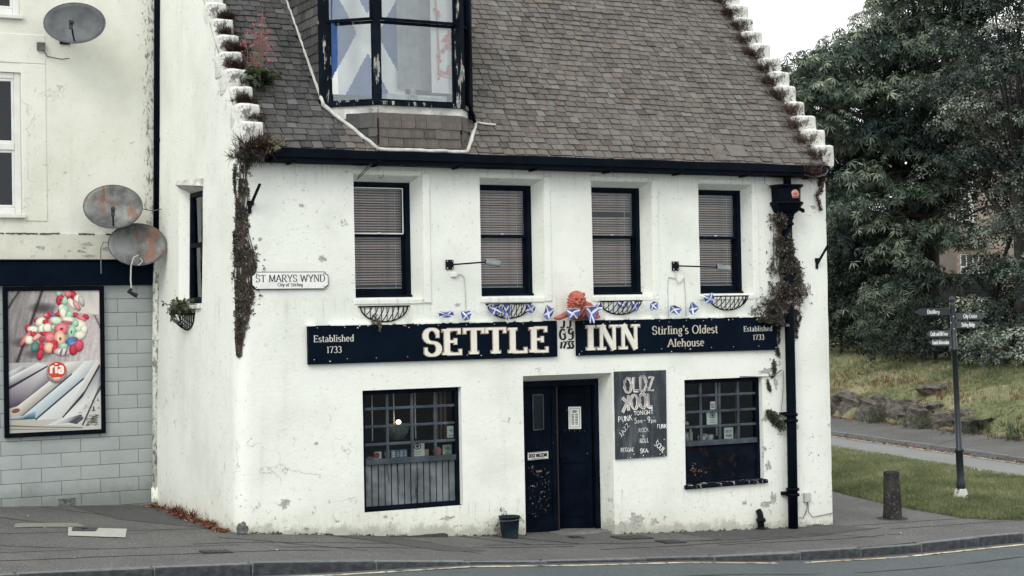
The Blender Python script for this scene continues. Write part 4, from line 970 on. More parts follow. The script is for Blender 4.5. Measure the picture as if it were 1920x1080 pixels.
# ------------------------------------------------------------------ ground floor windows
def pub_window(x0, x1, z0, z1, zp, cols, rows, board):
    y = .075; m = MB(); f = .055
    m.box(x0, x0 + f, y, y + .11, z0, z1); m.box(x1 - f, x1, y, y + .11, z0, z1)
    m.box(x0 + f, x1 - f, y + .002, y + .11, z1 - f, z1); m.box(x0 + f, x1 - f, y + .002, y + .11, z0, z0 + f)
    win = m.build('window', FRAME, inn, bevel=.006)
    m = MB(); m.box(x0 + f, x1 - f, y - .012, y + .09, zp - .035, zp + .035); m.build('middle_rail', GREYP, win, bevel=.006)
    zt = z1 - f; bw = .017
    xs = [x0 + f] + cols + [x1 - f]; zz = [zp + .035] + rows + [zt]
    for c in cols:
        m = MB(); m.box(c - bw, c + bw, y + .012, y + .06, zp + .035, zt); m.build('glazing_bar', GREYP, win, bevel=.005)
    for r in rows:
        for a, b in zip(xs, xs[1:]):
            m = MB(); m.box(a + (bw if a != xs[0] else 0), b - (bw if b != xs[-1] else 0), y + .010, y + .058, r - bw, r + bw); m.build('glazing_bar', GREYP, win, bevel=.005)
    for i in range(4):
        for j in range(4):
            m = MB(); tl = rnd.uniform(-.004, .004)
            m.hexa([(xs[i], y + .040, zz[j]), (xs[i + 1], y + .040 + tl, zz[j]), (xs[i + 1], y + .043 + tl, zz[j]), (xs[i], y + .043, zz[j]), (xs[i], y + .040 - tl, zz[j + 1]), (xs[i + 1], y + .040, zz[j + 1]), (xs[i + 1], y + .043, zz[j + 1]), (xs[i], y + .043 - tl, zz[j + 1])])
            m.build('pane', GLASS, win)
    if board == 'boards':
        n = 14; w = (x1 - x0 - 2 * f) / n
        bm = [None] * 4
        for i in range(n):
            a = x0 + f + i * w; m = MB(); d = rnd.uniform(0, .006)
            m.box(a + .007, a + w - .007, y + .02 + d, y + .04 + d, z0 + f, zp - .035); m.build('board', BOARDP, win, bevel=.005)
        m = MB(); m.box(x0 + f, x1 - f, y + .05, y + .06, z0 + f, zp - .035); m.build('backing', BLACKM, win)
    else:
        m = MB(); m.box(x0 + f, x1 - f, y + .03, y + .05, z0 + f, zp - .035); m.build('panel', RUSTP, win)
        m = MB()
        for k in range(24):
            u, v = rnd.gauss(0, .09), rnd.gauss(0, .05); px, pz = x0 + .24 + u, z0 + .20 + v - u * .35
            if not (x0 + .07 < px < x0 + .75 and z0 + .07 < pz < z0 + .44): continue
            n = 7; r = rnd.uniform(.004, .018)
            m.face([(px + r * cos(q * 2 * pi / n) * rnd.uniform(.5, 1.4), y + .0285 - rnd.random() * .001, pz + r * .6 * sin(q * 2 * pi / n) * rnd.uniform(.5, 1.4)) for q in range(n)], rnd.randrange(3))
        rf0 = m.build('rust_flakes', [simple('rust', (.10, .04, .022), (.06, .025, .016)), simple('pale_rust', (.26, .14, .085), (.16, .08, .05)), simple('bare_wood_flake', (.36, .27, .19))], win); rf0['kind'] = 'stuff'
    m = MB(); m.box(x0 + .03, x1 - .03, y + .10, .52, zp - .03, zp + .012); m.build('inner_shelf', simple('dark_shelf_wood', (.03, .025, .022), rough=.6), win)
    return win
wl = pub_window(1.69, 3.08, 0.135, 1.685, .76, [2.065, 2.415, 2.745], [.985, 1.215, 1.445], 'boards')
m = MB(); m.box(1.68, 3.10, .02, .10, .08, .135); m.build('sill', FRAME, wl, bevel=.008)
m = MB()
for k in range(4):
    xa = 2.0 + .31 * k; m.box(xa, xa + .012, .46, .472, 1.0, 1.65)
m.build('inner_bar', CORD, wl)
m = MB()
for k in range(3): m.box(2.90 + k * .06, 2.93 + k * .06, .40, .43, .95, 1.65)
m.build('inner_bar', simple('warm_wood_bar', (.22, .15, .11)), wl)
wr_ = pub_window(6.595, 7.945, 0.155, 1.655, .74, [6.935, 7.26, 7.585], [.975, 1.19, 1.42], 'panel')
m = MB(); m.hexa([(6.56, -.055, .11), (7.99, -.055, .115), (7.99, .09, .125), (6.56, .09, .12), (6.56, -.05, .165), (7.99, -.05, .17), (7.99, .09, .185), (6.56, .09, .18)]); m.build('sill', FRAME_P, wr_, bevel=.014)
for xa in (6.72, 7.44, 7.80):
    m = MB(); m.box(xa, xa + .03, .45, .47, .8, 1.62); m.build('inner_bar', CORD, wr_)
# what stands on the shelves
def stand(name, label, cat, x, z, wd, ht, mat, dp=.01, y=.23, lean=0.0):
    t = thing(name, label, cat, (x, y, z))
    m = MB(); m.hexa([(x - wd / 2, y, z), (x + wd / 2, y, z), (x + wd / 2, y + dp, z), (x - wd / 2, y + dp, z), (x - wd / 2, y + lean, z + ht), (x + wd / 2, y + lean, z + ht), (x + wd / 2, y + dp + lean, z + ht), (x - wd / 2, y + dp + lean, z + ht)])
    m.build('card' if dp < .02 else 'carton', mat, t); return t
def badge(t, x, z, s, y, mats=INK):
    m = MB()
    for k in range(14):
        a = 2 * pi * k / 14; b = 2 * pi * (k + 1) / 14
        m.face([(x + s * cos(a) * 1.3, y, z + s * sin(a)), (x + s * cos(b) * 1.3, y, z + s * sin(b)), (x + s * .72 * cos(b) * 1.3, y, z + s * .72 * sin(b)), (x + s * .72 * cos(a) * 1.3, y, z + s * .72 * sin(a))][::-1])
    for px, pz, r in ((-.35, .1, .3), (.3, .1, .32), (0, -.3, .28), (0, .42, .2)):
        m.face([(x + px * s + r * s * cos(k * pi / 4), y - .0006, z + pz * s + r * s * sin(k * pi / 4)) for k in range(8)])
    m.build('emblem', mats, t)
def lines(t, x, z, wd, n, dz, y, hh=.006, mat=INK):
    m = MB()
    for k in range(n):
        ww = wd * rnd.uniform(.6, 1); m.box(x - ww / 2, x + ww / 2, y - .0012, y - .0004, z - k * dz, z - k * dz + hh)
    m.build('print', mat, t)
shl = .772
t = stand('notice_card', 'largest white card with a black round emblem in the left pub window', 'card', 2.545, shl, .20, .20, PAPER); badge(t, 2.545, shl + .145, .042, .229); lines(t, 2.545, shl + .07, .11, 2, .028, .229)
t = stand('notice_card', 'pale green card in the bottom right pane of the left pub window', 'card', 2.975, shl, .13, .145, simple('pale_green_card', (.46, .52, .42))); badge(t, 2.975, shl + .095, .026, .229, simple('green_ink', (.05, .09, .06))); lines(t, 2.975, shl + .045, .08, 2, .02, .229)
t = stand('notice_card', 'pale card stuck one pane up at the right of the left pub window', 'card', 2.985, shl + .245, .11, .155, simple('pale_mint_card', (.52, .58, .50)), y=.128); badge(t, 2.985, shl + .34, .018, .127, simple('leaf_green_ink', (.04, .10, .06))); lines(t, 2.985, shl + .275, .08, 2, .014, .127)
t = thing('round_badge', 'round red badge standing in the left pub window', 'badge', (2.83, .23, shl))
m = MB(); m.lathe([(.0, 0), (.062, 0), (.062, .012), (.05, .014), (0, .014)], (2.83, .24, shl + .066), 20, axis=V3((0, -1, 0))); m.build('disc', simple('faded_red_card', (.42, .10, .10), (.5, .2, .19), scale=30), t)
m = MB(); m.box(2.80, 2.86, .235, .26, shl, shl + .01); m.build('foot', PAPER, t)
for k, (x, c) in enumerate([(2.20, (.40, .44, .47)), (2.265, (.10, .16, .30)), (2.315, (.30, .38, .50)), (2.365, (.22, .30, .44))]):
    t = stand('small_box', ['pale grey box at the left of the row in the left pub window', 'dark blue box second in the row in the left pub window', 'light blue box third in the row in the left pub window', 'blue box at the right end of the row in the left pub window'][k], 'box', x, shl, .06, .115, simple('box_print', c, tuple(q * .6 for q in c), scale=25), .04)
    t['group'] = 'boxes on the left window shelf'; lines(t, x, shl + .08, .04, 3, .025, .2285, .008, PAPER)
t = stand('small_box', 'black and white box beside the first glazing bar in the left pub window', 'box', 2.115, shl, .07, .12, simple('black_box_print', (.02, .02, .022), (.3, .3, .3), scale=25), .04)
t = stand('small_box', 'red topped white packet at the left of the left pub window', 'packet', 1.985, shl, .09, .105, PAPER, .04)
m = MB(); m.lathe([(0, 0), (.038, 0), (.038, .004), (0, .004)], (1.965, .228, shl + .06), 16, axis=V3((0, -1, 0))); m.build('red_spot', simple('brick_red_print', (.33, .06, .04)), t)
t = stand('small_box', 'orange packet behind the large card in the left pub window', 'packet', 2.675, shl, .06, .10, simple('orange_print', (.36, .16, .08), (.5, .4, .3), scale=30), .03)
t = thing('tool_pile', 'dark low clutter on the shelf at the left end of the left pub window', 'clutter', (1.83, .25, shl))
m = MB(); m.box(1.76, 1.83, .22, .27, shl, shl + .03); m.box(1.84, 1.93, .23, .29, shl, shl + .045); m.build('tins', simple('dull_tin', (.16, .18, .2)), t, bevel=.006)
# the lit wall lamp behind the glass
t = thing('bowl_lamp', 'half-bowl wall lamp with a glowing bulb inside the left pub window', 'lamp', (2.37, .52, 1.02))
m = MB(); m.lathe([(.03, -.20), (.09, -.19), (.15, -.11), (.18, 0), (.175, .01), (.165, 0)], (2.37, .50, 1.20), 20); m.build('bowl', simple('etched_grey_bowl', (.20, .20, .19), (.11, .11, .105), scale=18, rough=.4), t, smooth=True)
em = NT('lamp_glow'); e_ = em.n('ShaderNodeEmission'); e_.inputs[0].default_value = (1, .62, .34, 1); e_.inputs[1].default_value = 9; em.l(e_.outputs[0], em.out.inputs[0])
m = MB(); m.ell((2.37, .44, 1.235), (.035, .03, .03)); m.build('bulb', em.mat, t, smooth=True)
m = MB(); m.tube([(2.52, .5, 1.19), (2.53, .7, 1.19), (2.53, 1.26, 1.19)], .012, 6); m.build('arm', BLACKM, t)
pl = bpy.data.lights.new('bulb_light', 'POINT'); pl.energy = .5; pl.color = (1, .66, .38); pl.shadow_soft_size = .04
po = bpy.data.objects.new('bulb_light', pl); COL.objects.link(po); po.parent = t; po.location = (0, -.08, .28)
# right window goods
shr = .752
t = stand('notice_card', 'white card with a round black emblem in the second pane of the right pub window', 'card', 7.155, .995, .20, .19, PAPER, y=.128); badge(t, 7.155, 1.125, .042, .127); lines(t, 7.155, 1.055, .11, 2, .03, .127)
t = stand('notice_card', 'small white card stuck high in the right pub window', 'card', 7.165, 1.21, .085, .115, PAPER, y=.128)
for q, s in enumerate(('BEST', 'PUBS')):
    m = MB(); ink(m, s, lambda u, v, w_, q=q: (7.135 + u, .1275 - w_, 1.27 - q * .035 + v), .02, .25, .14, width=.06, serif=.08); m.build('print', INK, t)
t = stand('notice_card', 'white BEST PUBS card on the shelf of the right pub window', 'card', 7.455, shr, .155, .185, PAPER, y=.16)
for q, s in enumerate(('BEST', 'PUBS')):
    m = MB(); ink(m, s, lambda u, v, w_, q=q: (7.40 + u, .1592 - w_, .862 - q * .062 + v), .036, .22, .1, width=.11, serif=.1); m.build('print', INK, t)
def mug(x, z, r, h, label, mat):
    t = thing('china_mug', label, 'mug', (x, .26, z), 'mugs in the right window')
    m = MB(); m.lathe([(r * .8, 0), (r, .01), (r, h), (r * .93, h), (r * .9, h * .2)], (x, .26, z), 16); m.build('cup', mat, t, smooth=True)
    m = MB(); m.tube([(x - r + .005, .25, z + h * .8), (x - r - .03, .245, z + h * .7), (x - r - .035, .245, z + h * .4), (x - r + .003, .25, z + h * .2)], .008, 6); m.build('handle', mat, t, smooth=True)
CHINA = simple('white_china_blue_print', (.58, .60, .56), (.12, .14, .18), scale=22, rough=.25, lo=.55, hi=.6)
mug(7.07, shr, .06, .105, 'white china mug behind the second pane of the right pub window', CHINA); mug(7.20, shr, .045, .09, 'patterned china mug beside the white one in the right pub window', CHINA)
def jar(x, z, r, h, label, mat):
    t = thing('glass_jar', label, 'jar', (x, .26, z))
    m = MB(); m.lathe([(r * .8, 0), (r, .02), (r, h * .6), (r * .5, h * .78), (r * .45, h * .95), (r * .5, h), (0.001, h)], (x, .26, z), 14, wob=.004); m.build('body', mat, t, smooth=True)
jar(6.74, shr, .085, .20, 'bulbous glass jar on the left of the right pub window shelf', simple('dull_green_glass', (.10, .12, .10), (.35, .37, .33), scale=16, rough=.2))
jar(6.86, shr, .03, .22, 'tall pale bottle beside the glass jar in the right pub window', simple('pale_bottle', (.45, .46, .42), rough=.25))
jar(7.36, .995, .035, .20, 'slim grey bottle in the upper row of the right pub window', simple('grey_bottle', (.16, .17, .16), rough=.25))
jar(7.66, shr, .03, .13, 'small pale bottle on the right of the right pub window shelf', simple('milky_bottle', (.40, .42, .38), rough=.3))
t = thing('plush_figure', 'small pale plush figure sitting in the left pane of the right pub window', 'figure', (6.74, .26, .985))
m = MB(); m.ell((6.74, .27, 1.03), (.055, .05, .055), nz=.3); m.ell((6.735, .26, 1.11), (.045, .045, .045), nz=.3); m.ell((6.70, .26, 1.155), (.018, .015, .018)); m.ell((6.77, .26, 1.155), (.018, .015, .018)); m.ell((6.79, .25, 1.02), (.035, .035, .03)); m.ell((6.69, .25, 1.02), (.03, .035, .03)); m.build('body', simple('grey_plush', (.26, .26, .24), (.4, .4, .37), scale=20), t, smooth=True)
m = MB(); m.box(6.62, 6.92, .20, .34, .972, .984); m.build('ledge', simple('dim_ledge', (.04, .04, .04)), t)

# ------------------------------------------------------------------ doorway
def leaf(name, hinge, free, z0, z1, flip):
    hinge, free = V3(hinge), V3(free); d = (free - hinge).normalized(); n = V3((d.y, -d.x, 0)); 
    if n.y > 0: n = -n
    L = (free - hinge).length; B = V3((hinge.x, hinge.y, 0))
    P = lambda u, z, o=0: B + d * u + n * o + V3((0, 0, z))
    m = MB(); m.obox(P(L / 2, (z0 + z1) / 2, -.02), d, n, (0, 0, 1), L / 2, .018, (z1 - z0) / 2)
    dr_ = m.build(name, DOORP, inn, bevel=.004)
    for a, b in ((.0, .085), (L - .085, L)):
        m = MB(); m.obox(P((a + b) / 2, (z0 + z1) / 2, .006), d, n, (0, 0, 1), (b - a) / 2, .009, (z1 - z0) / 2 - .002); m.build('stile', DOORP, dr_, bevel=.005)
    for za, zb in ((z0 + .003, z0 + .16), (z0 + .98, z0 + 1.10), (z1 - .12, z1 - .003)):
        m = MB(); m.obox(P(L / 2, (za + zb) / 2, .005), d, n, (0, 0, 1), L / 2 - .086, .008, (zb - za) / 2); m.build('rail', DOORP, dr_, bevel=.005)
    m = MB(); m.obox(P(L / 2, z0 + .57, -.001), d, n, (0, 0, 1), L / 2 - .12, .006, .35); m.build('lower_panel', DOORS if flip else DOORP, dr_, bevel=.006)
    return dr_, P
m = MB(); m.box(4.045, 4.115, .27, .34, -.6, 1.71); m.box(5.275, 5.345, .27, .34, -.6, 1.71); m.box(4.115, 5.275, .272, .34, 1.63, 1.71); m.build('door_frame', FRAME, inn, bevel=.005)
ZD = -.40
lf, PL = leaf('door', (4.115, .31, 0), (4.74, .42, 0), ZD + .03, 1.63, True)
m = MB()
for (u, o) in ((.22, .012), (.40, .012)): m.obox(PL(u, 1.28, o), (1, .17, 0), (0, 1, 0), (0, 0, 1), .008, .006, .24)
for zz in (1.04, 1.52): m.obox(PL(.31, zz, .012), (1, .17, 0), (0, 1, 0), (0, 0, 1), .082, .006, .008)
m.build('vision_slot_frame', GREYP, lf)
m = MB(); m.obox(PL(.31, 1.28, .004), (1, .17, 0), (-.17, 1, 0), (0, 0, 1), .08, .003, .23); m.build('pane', GLASS, lf)
m = MB(); m.obox(PL(.30, .47, .018), V3((1, .17, 0)).normalized(), (0, 1, 0), (0, 0, 1), .05, .006, .012); m.build('letter_plate', simple('dull_brass', (.25, .2, .13), rough=.4, metal=.6), lf)
rf_, PR = leaf('door', (5.275, .36, 0), (4.80, .62, 0), ZD - .04, 1.63, False)
m = MB(); m.tube([PR(.44, .60, .02), PR(.44, .60, .05), PR(.44, .9, .05), PR(.44, .9, .02)], .01, 6); m.build('pull_handle', BLACKM, rf_)
for k in range(5):
    m = MB(); m.lathe([(0, 0), (.009, 0), (.007, .008), (0, .01)], PR(.10 + k * .07, .98 + .004 * k, .012), 8, axis=V3((0, -1, 0))); m.build('stud', GREYP, rf_)
m = MB(); m.box(4.74, 4.775, .43, .47, ZD, 1.62); m.build('centre_bead', simple('plum_brown_wood', (.035, .016, .018), rough=.4), lf)
m = MB(); m.box(4.04, 5.35, .05, .60, -.62, -.375); m.build('threshold', simple('worn_threshold_stone', (.13, .13, .125), (.2, .2, .19), rough=.85, bump=.01), inn, bevel=.02)
# notices on the doors
dv = V3((1, .176, 0)).normalized()
t = thing('door_plate', 'small white DOGS WELCOME plate on the left door leaf', 'sign', PL(.285, .64, .016))
c = PL(.285, .685, .024); nn = V3((dv.y, -dv.x, 0))
m = MB(); m.obox(c, dv, nn, (0, 0, 1), .178, .003, .052); m.build('plate', WHITE, t)
m = MB()
for zz in (-.046, .046): m.obox(c + nn * .0035 + V3((0, 0, zz)), dv, nn, (0, 0, 1), .172, .001, .003)
m.build('border', INK, t)
m = MB(); ink(m, 'DOGS WELCOME', lambda u, v, w_: c + nn * (.0045 + w_) + dv * (u - .16) + V3((0, 0, v - .018)), .048, .26, .13, width=.32, serif=.1)
for k in range(9): m.obox(c + nn * .0042 + dv * (-.10 + k * .025) + V3((0, 0, -.033)), dv, nn, (0, 0, 1), .009, .0006, .004)
m.build('lettering', INK, t)
t = thing('paper_notice', 'white printed notice pinned to the right door leaf', 'notice', PR(.27, 1.02, .012))
dq = (V3((5.275, .36, 0)) - V3((4.80, .62, 0))).normalized(); nq = V3((dq.y, -dq.x, 0)); c2 = PR(.235, 1.17, .019)
m = MB(); m.obox(c2, dq, nq, (0, 0, 1), .088, .002, .155); m.build('sheet', PAPER, t)
m = MB()
for zz, hw in ((.10, .03), (.088, .03), (.076, .03)): m.obox(c2 + nq * .0027 + V3((0, 0, zz)), dq, nq, (0, 0, 1), hw, .0005, .004)
for k in range(7):
    for s in (-1, 1): m.obox(c2 + nq * .0027 + dq * (s * .026) + V3((0, 0, .045 - k * .022)), dq, nq, (0, 0, 1), .018, .0005, .0055)
for s in (-1, 1):
    m.obox(c2 + nq * .0026 + dq * (s * .068), dq, nq, (0, 0, 1), .0022, .0005, .13); m.obox(c2 + nq * .0026 + V3((0, 0, s * .128)), dq, nq, (0, 0, 1), .066, .0005, .0022)
m.build('print', INK, t)

# ------------------------------------------------------------------ sign boards
def board(name, label, x0, x1, z0, z1, joints):
    t = thing(name, label, 'sign', (x0, -.05, z0), 'black fascia boards of the pub')
    xs = [x0] + joints + [x1]
    for a, b in zip(xs, xs[1:]):
        m = MB(); m.box(a + .0015, b - .0015, -.048, .03, z0 + rnd.uniform(-.003, .003), z1 + rnd.uniform(-.003, .003)); m.build('panel', SIGN, t, bevel=.003)
    m = MB()
    n = int((x1 - x0) / .05)
    for k in range(n):                                  # ragged painted mortar along the top edge
        xa = x0 + k * .05
        if fbm(xa * 4, 2, 3) > -.08: m.box(xa, xa + .05, -.052 - .006 * rnd.random(), .02, z1 - .006 - .010 * max(0, fbm(xa * 9, 1, 1)), z1 + .012)
    m.build('mortar_edge', WALL, t)['kind'] = 'stuff'
    m = MB()
    for k in range(int((x1 - x0) / .42)):
        for zz in (z0 + .06, z1 - .03):
            m.lathe([(0, 0), (.006, 0), (.005, .003), (0, .004)], (x0 + .1 + k * .42 + rnd.uniform(-.03, .03), -.048, zz), 7, axis=V3((0, -1, 0)))
    m.build('screws', PALE, t)
    m = MB()
    for k in range(10):
        px, pz = rnd.uniform(x0, x1), rnd.choice((z0 + rnd.uniform(.01, .06), z1 - rnd.uniform(.01, .05))); n = 6; r = rnd.uniform(.004, .014)
        m.face([(px + r * cos(q * 2 * pi / n) * rnd.uniform(.5, 1.5), -.0488, pz + r * .7 * sin(q * 2 * pi / n)) for q in range(n)])
    m.build('paint_chips', PALE, t)
    return t
F = lambda x0, z0, y=-.0490: (lambda u, v, w_: (x0 + u, y - w_, z0 + v))
def big_letter(t, ch, x0, x1, z0, z1):
    h = z1 - z0
    gw = GL[ch][0]
    for nm, mt, g, dp, yb in (('letter_edge', TAN, .035, .010, -.0485), ('letter', CREAM, 0.0, .018, -.0486)):
        m = MB()
        k = (x1 - x0) / (gw * h)
        # arms and serifs reach the glyph's full width
        ink(m, ch, lambda u, v, w_: (x0 + u, yb - w_, z0 + v), h, (.235 + g * 1.6), (.085 + g * 1.5), wide=k, serif=.075 + g * .4, depth=dp, proud=.0003)
        if nm == 'letter_edge': e = m.build(nm, mt, t)
        else: m.build(nm, mt, t)
b1 = board('sign_board', 'long black sign board reading SETTLE and Established 1733', .945, 4.525, 2.045, 2.535, [2.79])
for ch, a, b in zip('SETTLE', (2.525, 2.81, 3.10, 3.425, 3.775, 4.10), (2.775, 3.07, 3.41, 3.735, 4.045, 4.37)): big_letter(b1, ch, a, b, 2.115, 2.455)
for tx, x, z, h, wd in (('Established', 1.015, 2.325, .085, .545), ('1733', 1.185, 2.185, .082, .205)):
    m = MB(); ink(m, tx, F(x, z), h, .145, .062, serif=.07, width=wd); m.build('lettering', PALE, b1)
b2 = board('sign_board', "black sign board reading INN, Stirling's Oldest Alehouse and Established 1733", 4.83, 8.20, 2.05, 2.535, [6.52])
for ch, a, b in zip('INN', (4.955, 5.165, 5.515), (5.125, 5.46, 5.81)): big_letter(b2, ch, a, b, 2.12, 2.465)
for tx, x, z, h, wd in (("Stirling's Oldest", 6.045, 2.315, .115, 1.11), ('Alehouse', 6.30, 2.135, .11, .615)):
    m = MB(); ink(m, tx, F(x, z), h, .17, .075, serif=.07, width=wd); m.build('lettering', BUFF, b2)
for tx, x, z, h, wd in (('Established', 7.605, 2.325, .075, .51), ('1733', 7.765, 2.20, .075, .20)):
    m = MB(); ink(m, tx, F(x, z), h, .15, .065, serif=.07, width=wd); m.build('lettering', PALE, b2)
# initials and date painted straight on the wall between the boards
m = MB()
wp = lambda x0, z0: (lambda u, v, w_: (x0 + u, wy(x0 + u, z0 + v) - .005 - w_, z0 + v))
def brush(pts, r=.0135):
    L = []
    for i, p in enumerate(pts):
        a = pts[max(i - 1, 0)]; b = pts[min(i + 1, len(pts) - 1)]; d = V3((b[0] - a[0], b[1] - a[1], 0)).normalized(); L.append((V3((p[0], p[1], 0)), V3((-d.y, d.x, 0)) * r * (1.25 if abs(d.y) > .5 else .7)))
    for (p, n), (q, k) in zip(L, L[1:]):
        m.face([(s.x, wy(s.x, s.y) - .0055, s.y) for s in (p - n, q - k, q + k, p + n)])
for x0 in (4.605, 4.705):
    brush([(x0 + .055, 2.535), (x0 + .05, 2.47)] + [(x0 + .02 + .03 * cos(a), 2.47 + .035 * sin(a)) for a in (0, -.6, -1.2, -1.9, -2.5)])
brush([(4.585 + .05 + .045 * cos(radians(a)), 2.345 + .07 * sin(radians(a))) for a in range(50, 330, 25)] + [(4.665, 2.35), (4.635, 2.352)])
brush([(4.715 + .045 + .032 * cos(radians(a)), 2.385 + .035 * sin(radians(a))) for a in range(40, 400, 30)] + [(4.79, 2.30), (4.765, 2.272), (4.72, 2.278)])
brush([(4.672, 2.37), (4.686, 2.37)], .008)
brush([(4.60, 2.155), (4.615, 2.245)]); brush([(4.635, 2.243), (4.685, 2.248), (4.645, 2.155)])
for x0 in (4.695, 4.750):
    brush([(x0 + .005, 2.245), (x0 + .045, 2.248), (x0 + .02, 2.208)] + [(x0 + .02 + .024 * cos(a), 2.183 + .028 * sin(a)) for a in (1.2, .5, -.2, -1, -1.8, -2.5)])
m.build('painted_date', INK, inn)

# street name plate
t = thing('street_name_plate', 'white cast ST MARYS WYND street name plate with notched corners', 'street sign', (.23, -.03, 3.0))
x0, x1, z0, z1, nk = .225, 1.235, 2.995, 3.215, .045
def notch(x0, x1, z0, z1, k):
    arc = lambda cx, cz, a0: [(cx + k * cos(radians(a0 - i * 30)), cz + k * sin(radians(a0 - i * 30))) for i in range(4)]
    return arc(x0, z0, 90)[::1] and ([(x0, z0 + k), (x0 + k * .45, z0 + k * .75), (x0 + k * .75, z0 + k * .45), (x0 + k, z0), (x1 - k, z0), (x1 - k * .75, z0 + k * .45), (x1 - k * .45, z0 + k * .75), (x1, z0 + k), (x1, z1 - k), (x1 - k * .45, z1 - k * .75), (x1 - k * .75, z1 - k * .45), (x1 - k, z1), (x0 + k, z1), (x0 + k * .75, z1 - k * .45), (x0 + k * .45, z1 - k * .75), (x0, z1 - k)])
def plate(mb, pts, ya, yb):
    n = len(pts); mb.add([(x, ya, z) for x, z in pts] + [(x, yb, z) for x, z in pts], [tuple(range(n)), tuple(range(2 * n - 1, n - 1, -1))] + [(i, n + i, n + (i + 1) % n, (i + 1) % n) for i in range(n)])
m = MB(); plate(m, notch(x0, x1, z0, z1, nk), -.028, .01); m.build('rim', INK, t)
m = MB(); plate(m, notch(x0 + .009, x1 - .009, z0 + .009, z1 - .009, nk), -.031, -.02); m.build('face', WHITE, t)
m = MB(); ink(m, 'ST MARYS WYND', F(.275, 3.088, -.0312), .088, .15, .06, serif=.07, width=.915); m.build('lettering', INK, t)
m = MB(); ink(m, 'City of Stirling', F(.558, 3.032, -.0312), .042, .19, .10, serif=.05, width=.335); m.build('small_lettering', INK, t)
for x, z in ((x0 + .06, z0 + .028), (x1 - .06, z0 + .028), (x0 + .06, z1 - .028), (x1 - .06, z1 - .028)):
    m = MB(); m.lathe([(0, 0), (.008, 0), (.006, .005), (0, .006)], (x, -.031, z), 8, axis=V3((0, -1, 0))); m.build('bolt', INK, t)

# chalkboard
t = thing('chalkboard', 'chalkboard on the wall beside the door announcing OLDZ KOOL tonight', 'chalkboard', (5.43, -.03, .6))
cb = NT('chalk_smeared_slate')
_f = cb.math('MULTIPLY', cb.step(cb.noise(3.2, 6, .65, sc3=(2.2, 1, .5)), .42, .72), .55)
_g = cb.math('MULTIPLY', cb.step(cb.noise(30, 5, .7), .5, .75), .4)
CHB = cb.pbr(cb.mix(_g, cb.mix(_f, (.030, .038, .045), (.165, .185, .192)), (.10, .115, .122)), .8, .2)
m = MB(); m.hexa([(5.43, -.032, .60), (6.265, -.032, .60), (6.265, .02, .60), (5.43, .02, .60), (5.43, -.032, 1.815), (6.275, -.032, 1.81), (6.275, .02, 1.81), (5.43, .02, 1.815)]); m.build('board', CHB, t, bevel=.003)
def chalk(name): return worn(name, (.62, .63, .60), (.13, .15, .16), (.56, .70), 40, None, .9)
CHK = chalk('white_chalk'); CHP = worn('pinkish_chalk', (.58, .49, .44), (.2, .18, .17), (.52, .7), 30, None, .9); CHY = worn('yellowish_chalk', (.55, .53, .40), (.2, .2, .17), (.52, .7), 30, None, .9)
def chalk_text(s, x, z, h, wd, ang=0.0, mat=CHK, jig=.05, tk=.11, mirror=False, y=-.0325):
    ca_, sa_ = cos(radians(ang)), sin(radians(ang)); m = MB()
    def pl_(u, v, w_):
        return (x + u * ca_ - v * sa_, y - w_, z + u * sa_ + v * ca_)
    ink(m, s, pl_, h, tk, tk * .9, width=wd, jig=jig, rough=.3); m.build('chalk_lettering', mat, t)
for s, x, z, h, wd in (('OLDZ', 5.575, 1.52, .20, .50), ('OOL', 5.685, 1.285, .20, .36)):
    chalk_text(s, x, z, h, wd, 1.5, CHK, .02, .21); chalk_text(s, x, z, h, wd, 1.5, SCH := simple('chalk_fill_grey', (.13, .135, .135)), .02, .135, y=-.0350); chalk_text(s, x, z, h, wd, 1.5, CHP, .02, .05, y=-.0375)
m = MB(); K = [[(.0, 0), (.0, .215)], [(.0, .10), (-.10, .185)], [(-.02, .12), (-.10, -.02)]]
for wdt, yy, mt in ((.022, -.0325, CHK), (.013, -.0345, SCH), (.005, -.0365, CHP)):
    m = MB()
    for a, b in K:
        d = V3((b[0] - a[0], 0, b[1] - a[1])).normalized(); n = V3((-d.z, 0, d.x)) * wdt; A_, B_ = V3((5.645 + a[0], yy, 1.265 + a[1])), V3((5.645 + b[0], yy, 1.265 + b[1])); yy -= .0004
        m.face([A_ - n, B_ - n, B_ + n, A_ + n])
    m.build('chalk_lettering', mt, t)
for s, x, z, h, wd, an in (('TONIGHT', 5.725, 1.195, .058, .32, 2), ('PUNK', 5.475, 1.115, .075, .23, 4), ('5', 5.735, 1.085, .075, .05, 0), ('pm', 5.79, 1.09, .05, .075, 0), ('-', 5.885, 1.09, .075, .04, 0), ('9', 5.95, 1.085, .08, .05, 0), ('pm', 6.005, 1.085, .05, .085, 0),
                           ('JAZZ', 5.52, .905, .065, .21, 47), ('FUNK', 6.105, .995, .06, .165, -1), ('ROCK', 5.80, .955, .055, .165, 2), ('N', 5.86, .88, .035, .03, 0), ('ROLL', 5.815, .81, .058, .145, 0), ('REGGAE', 5.505, .70, .055, .215, -1), ('SKA', 5.82, .665, .06, .125, 2), ('SOUL', 6.05, .77, .075, .20, -40)):
    chalk_text(s, x, z, h, wd, an)
m = MB()
for k in range(26):
    px, pz, r = rnd.uniform(5.46, 6.24), rnd.choice((rnd.uniform(.61, .66), rnd.uniform(.62, 1.2))), rnd.uniform(.003, .008); m.face([(px + r * cos(q), -.0328, pz + r * sin(q)) for q in (0, 1.3, 2.6, 3.9, 5.2)])
m.build('chalk_specks', CHK, t)

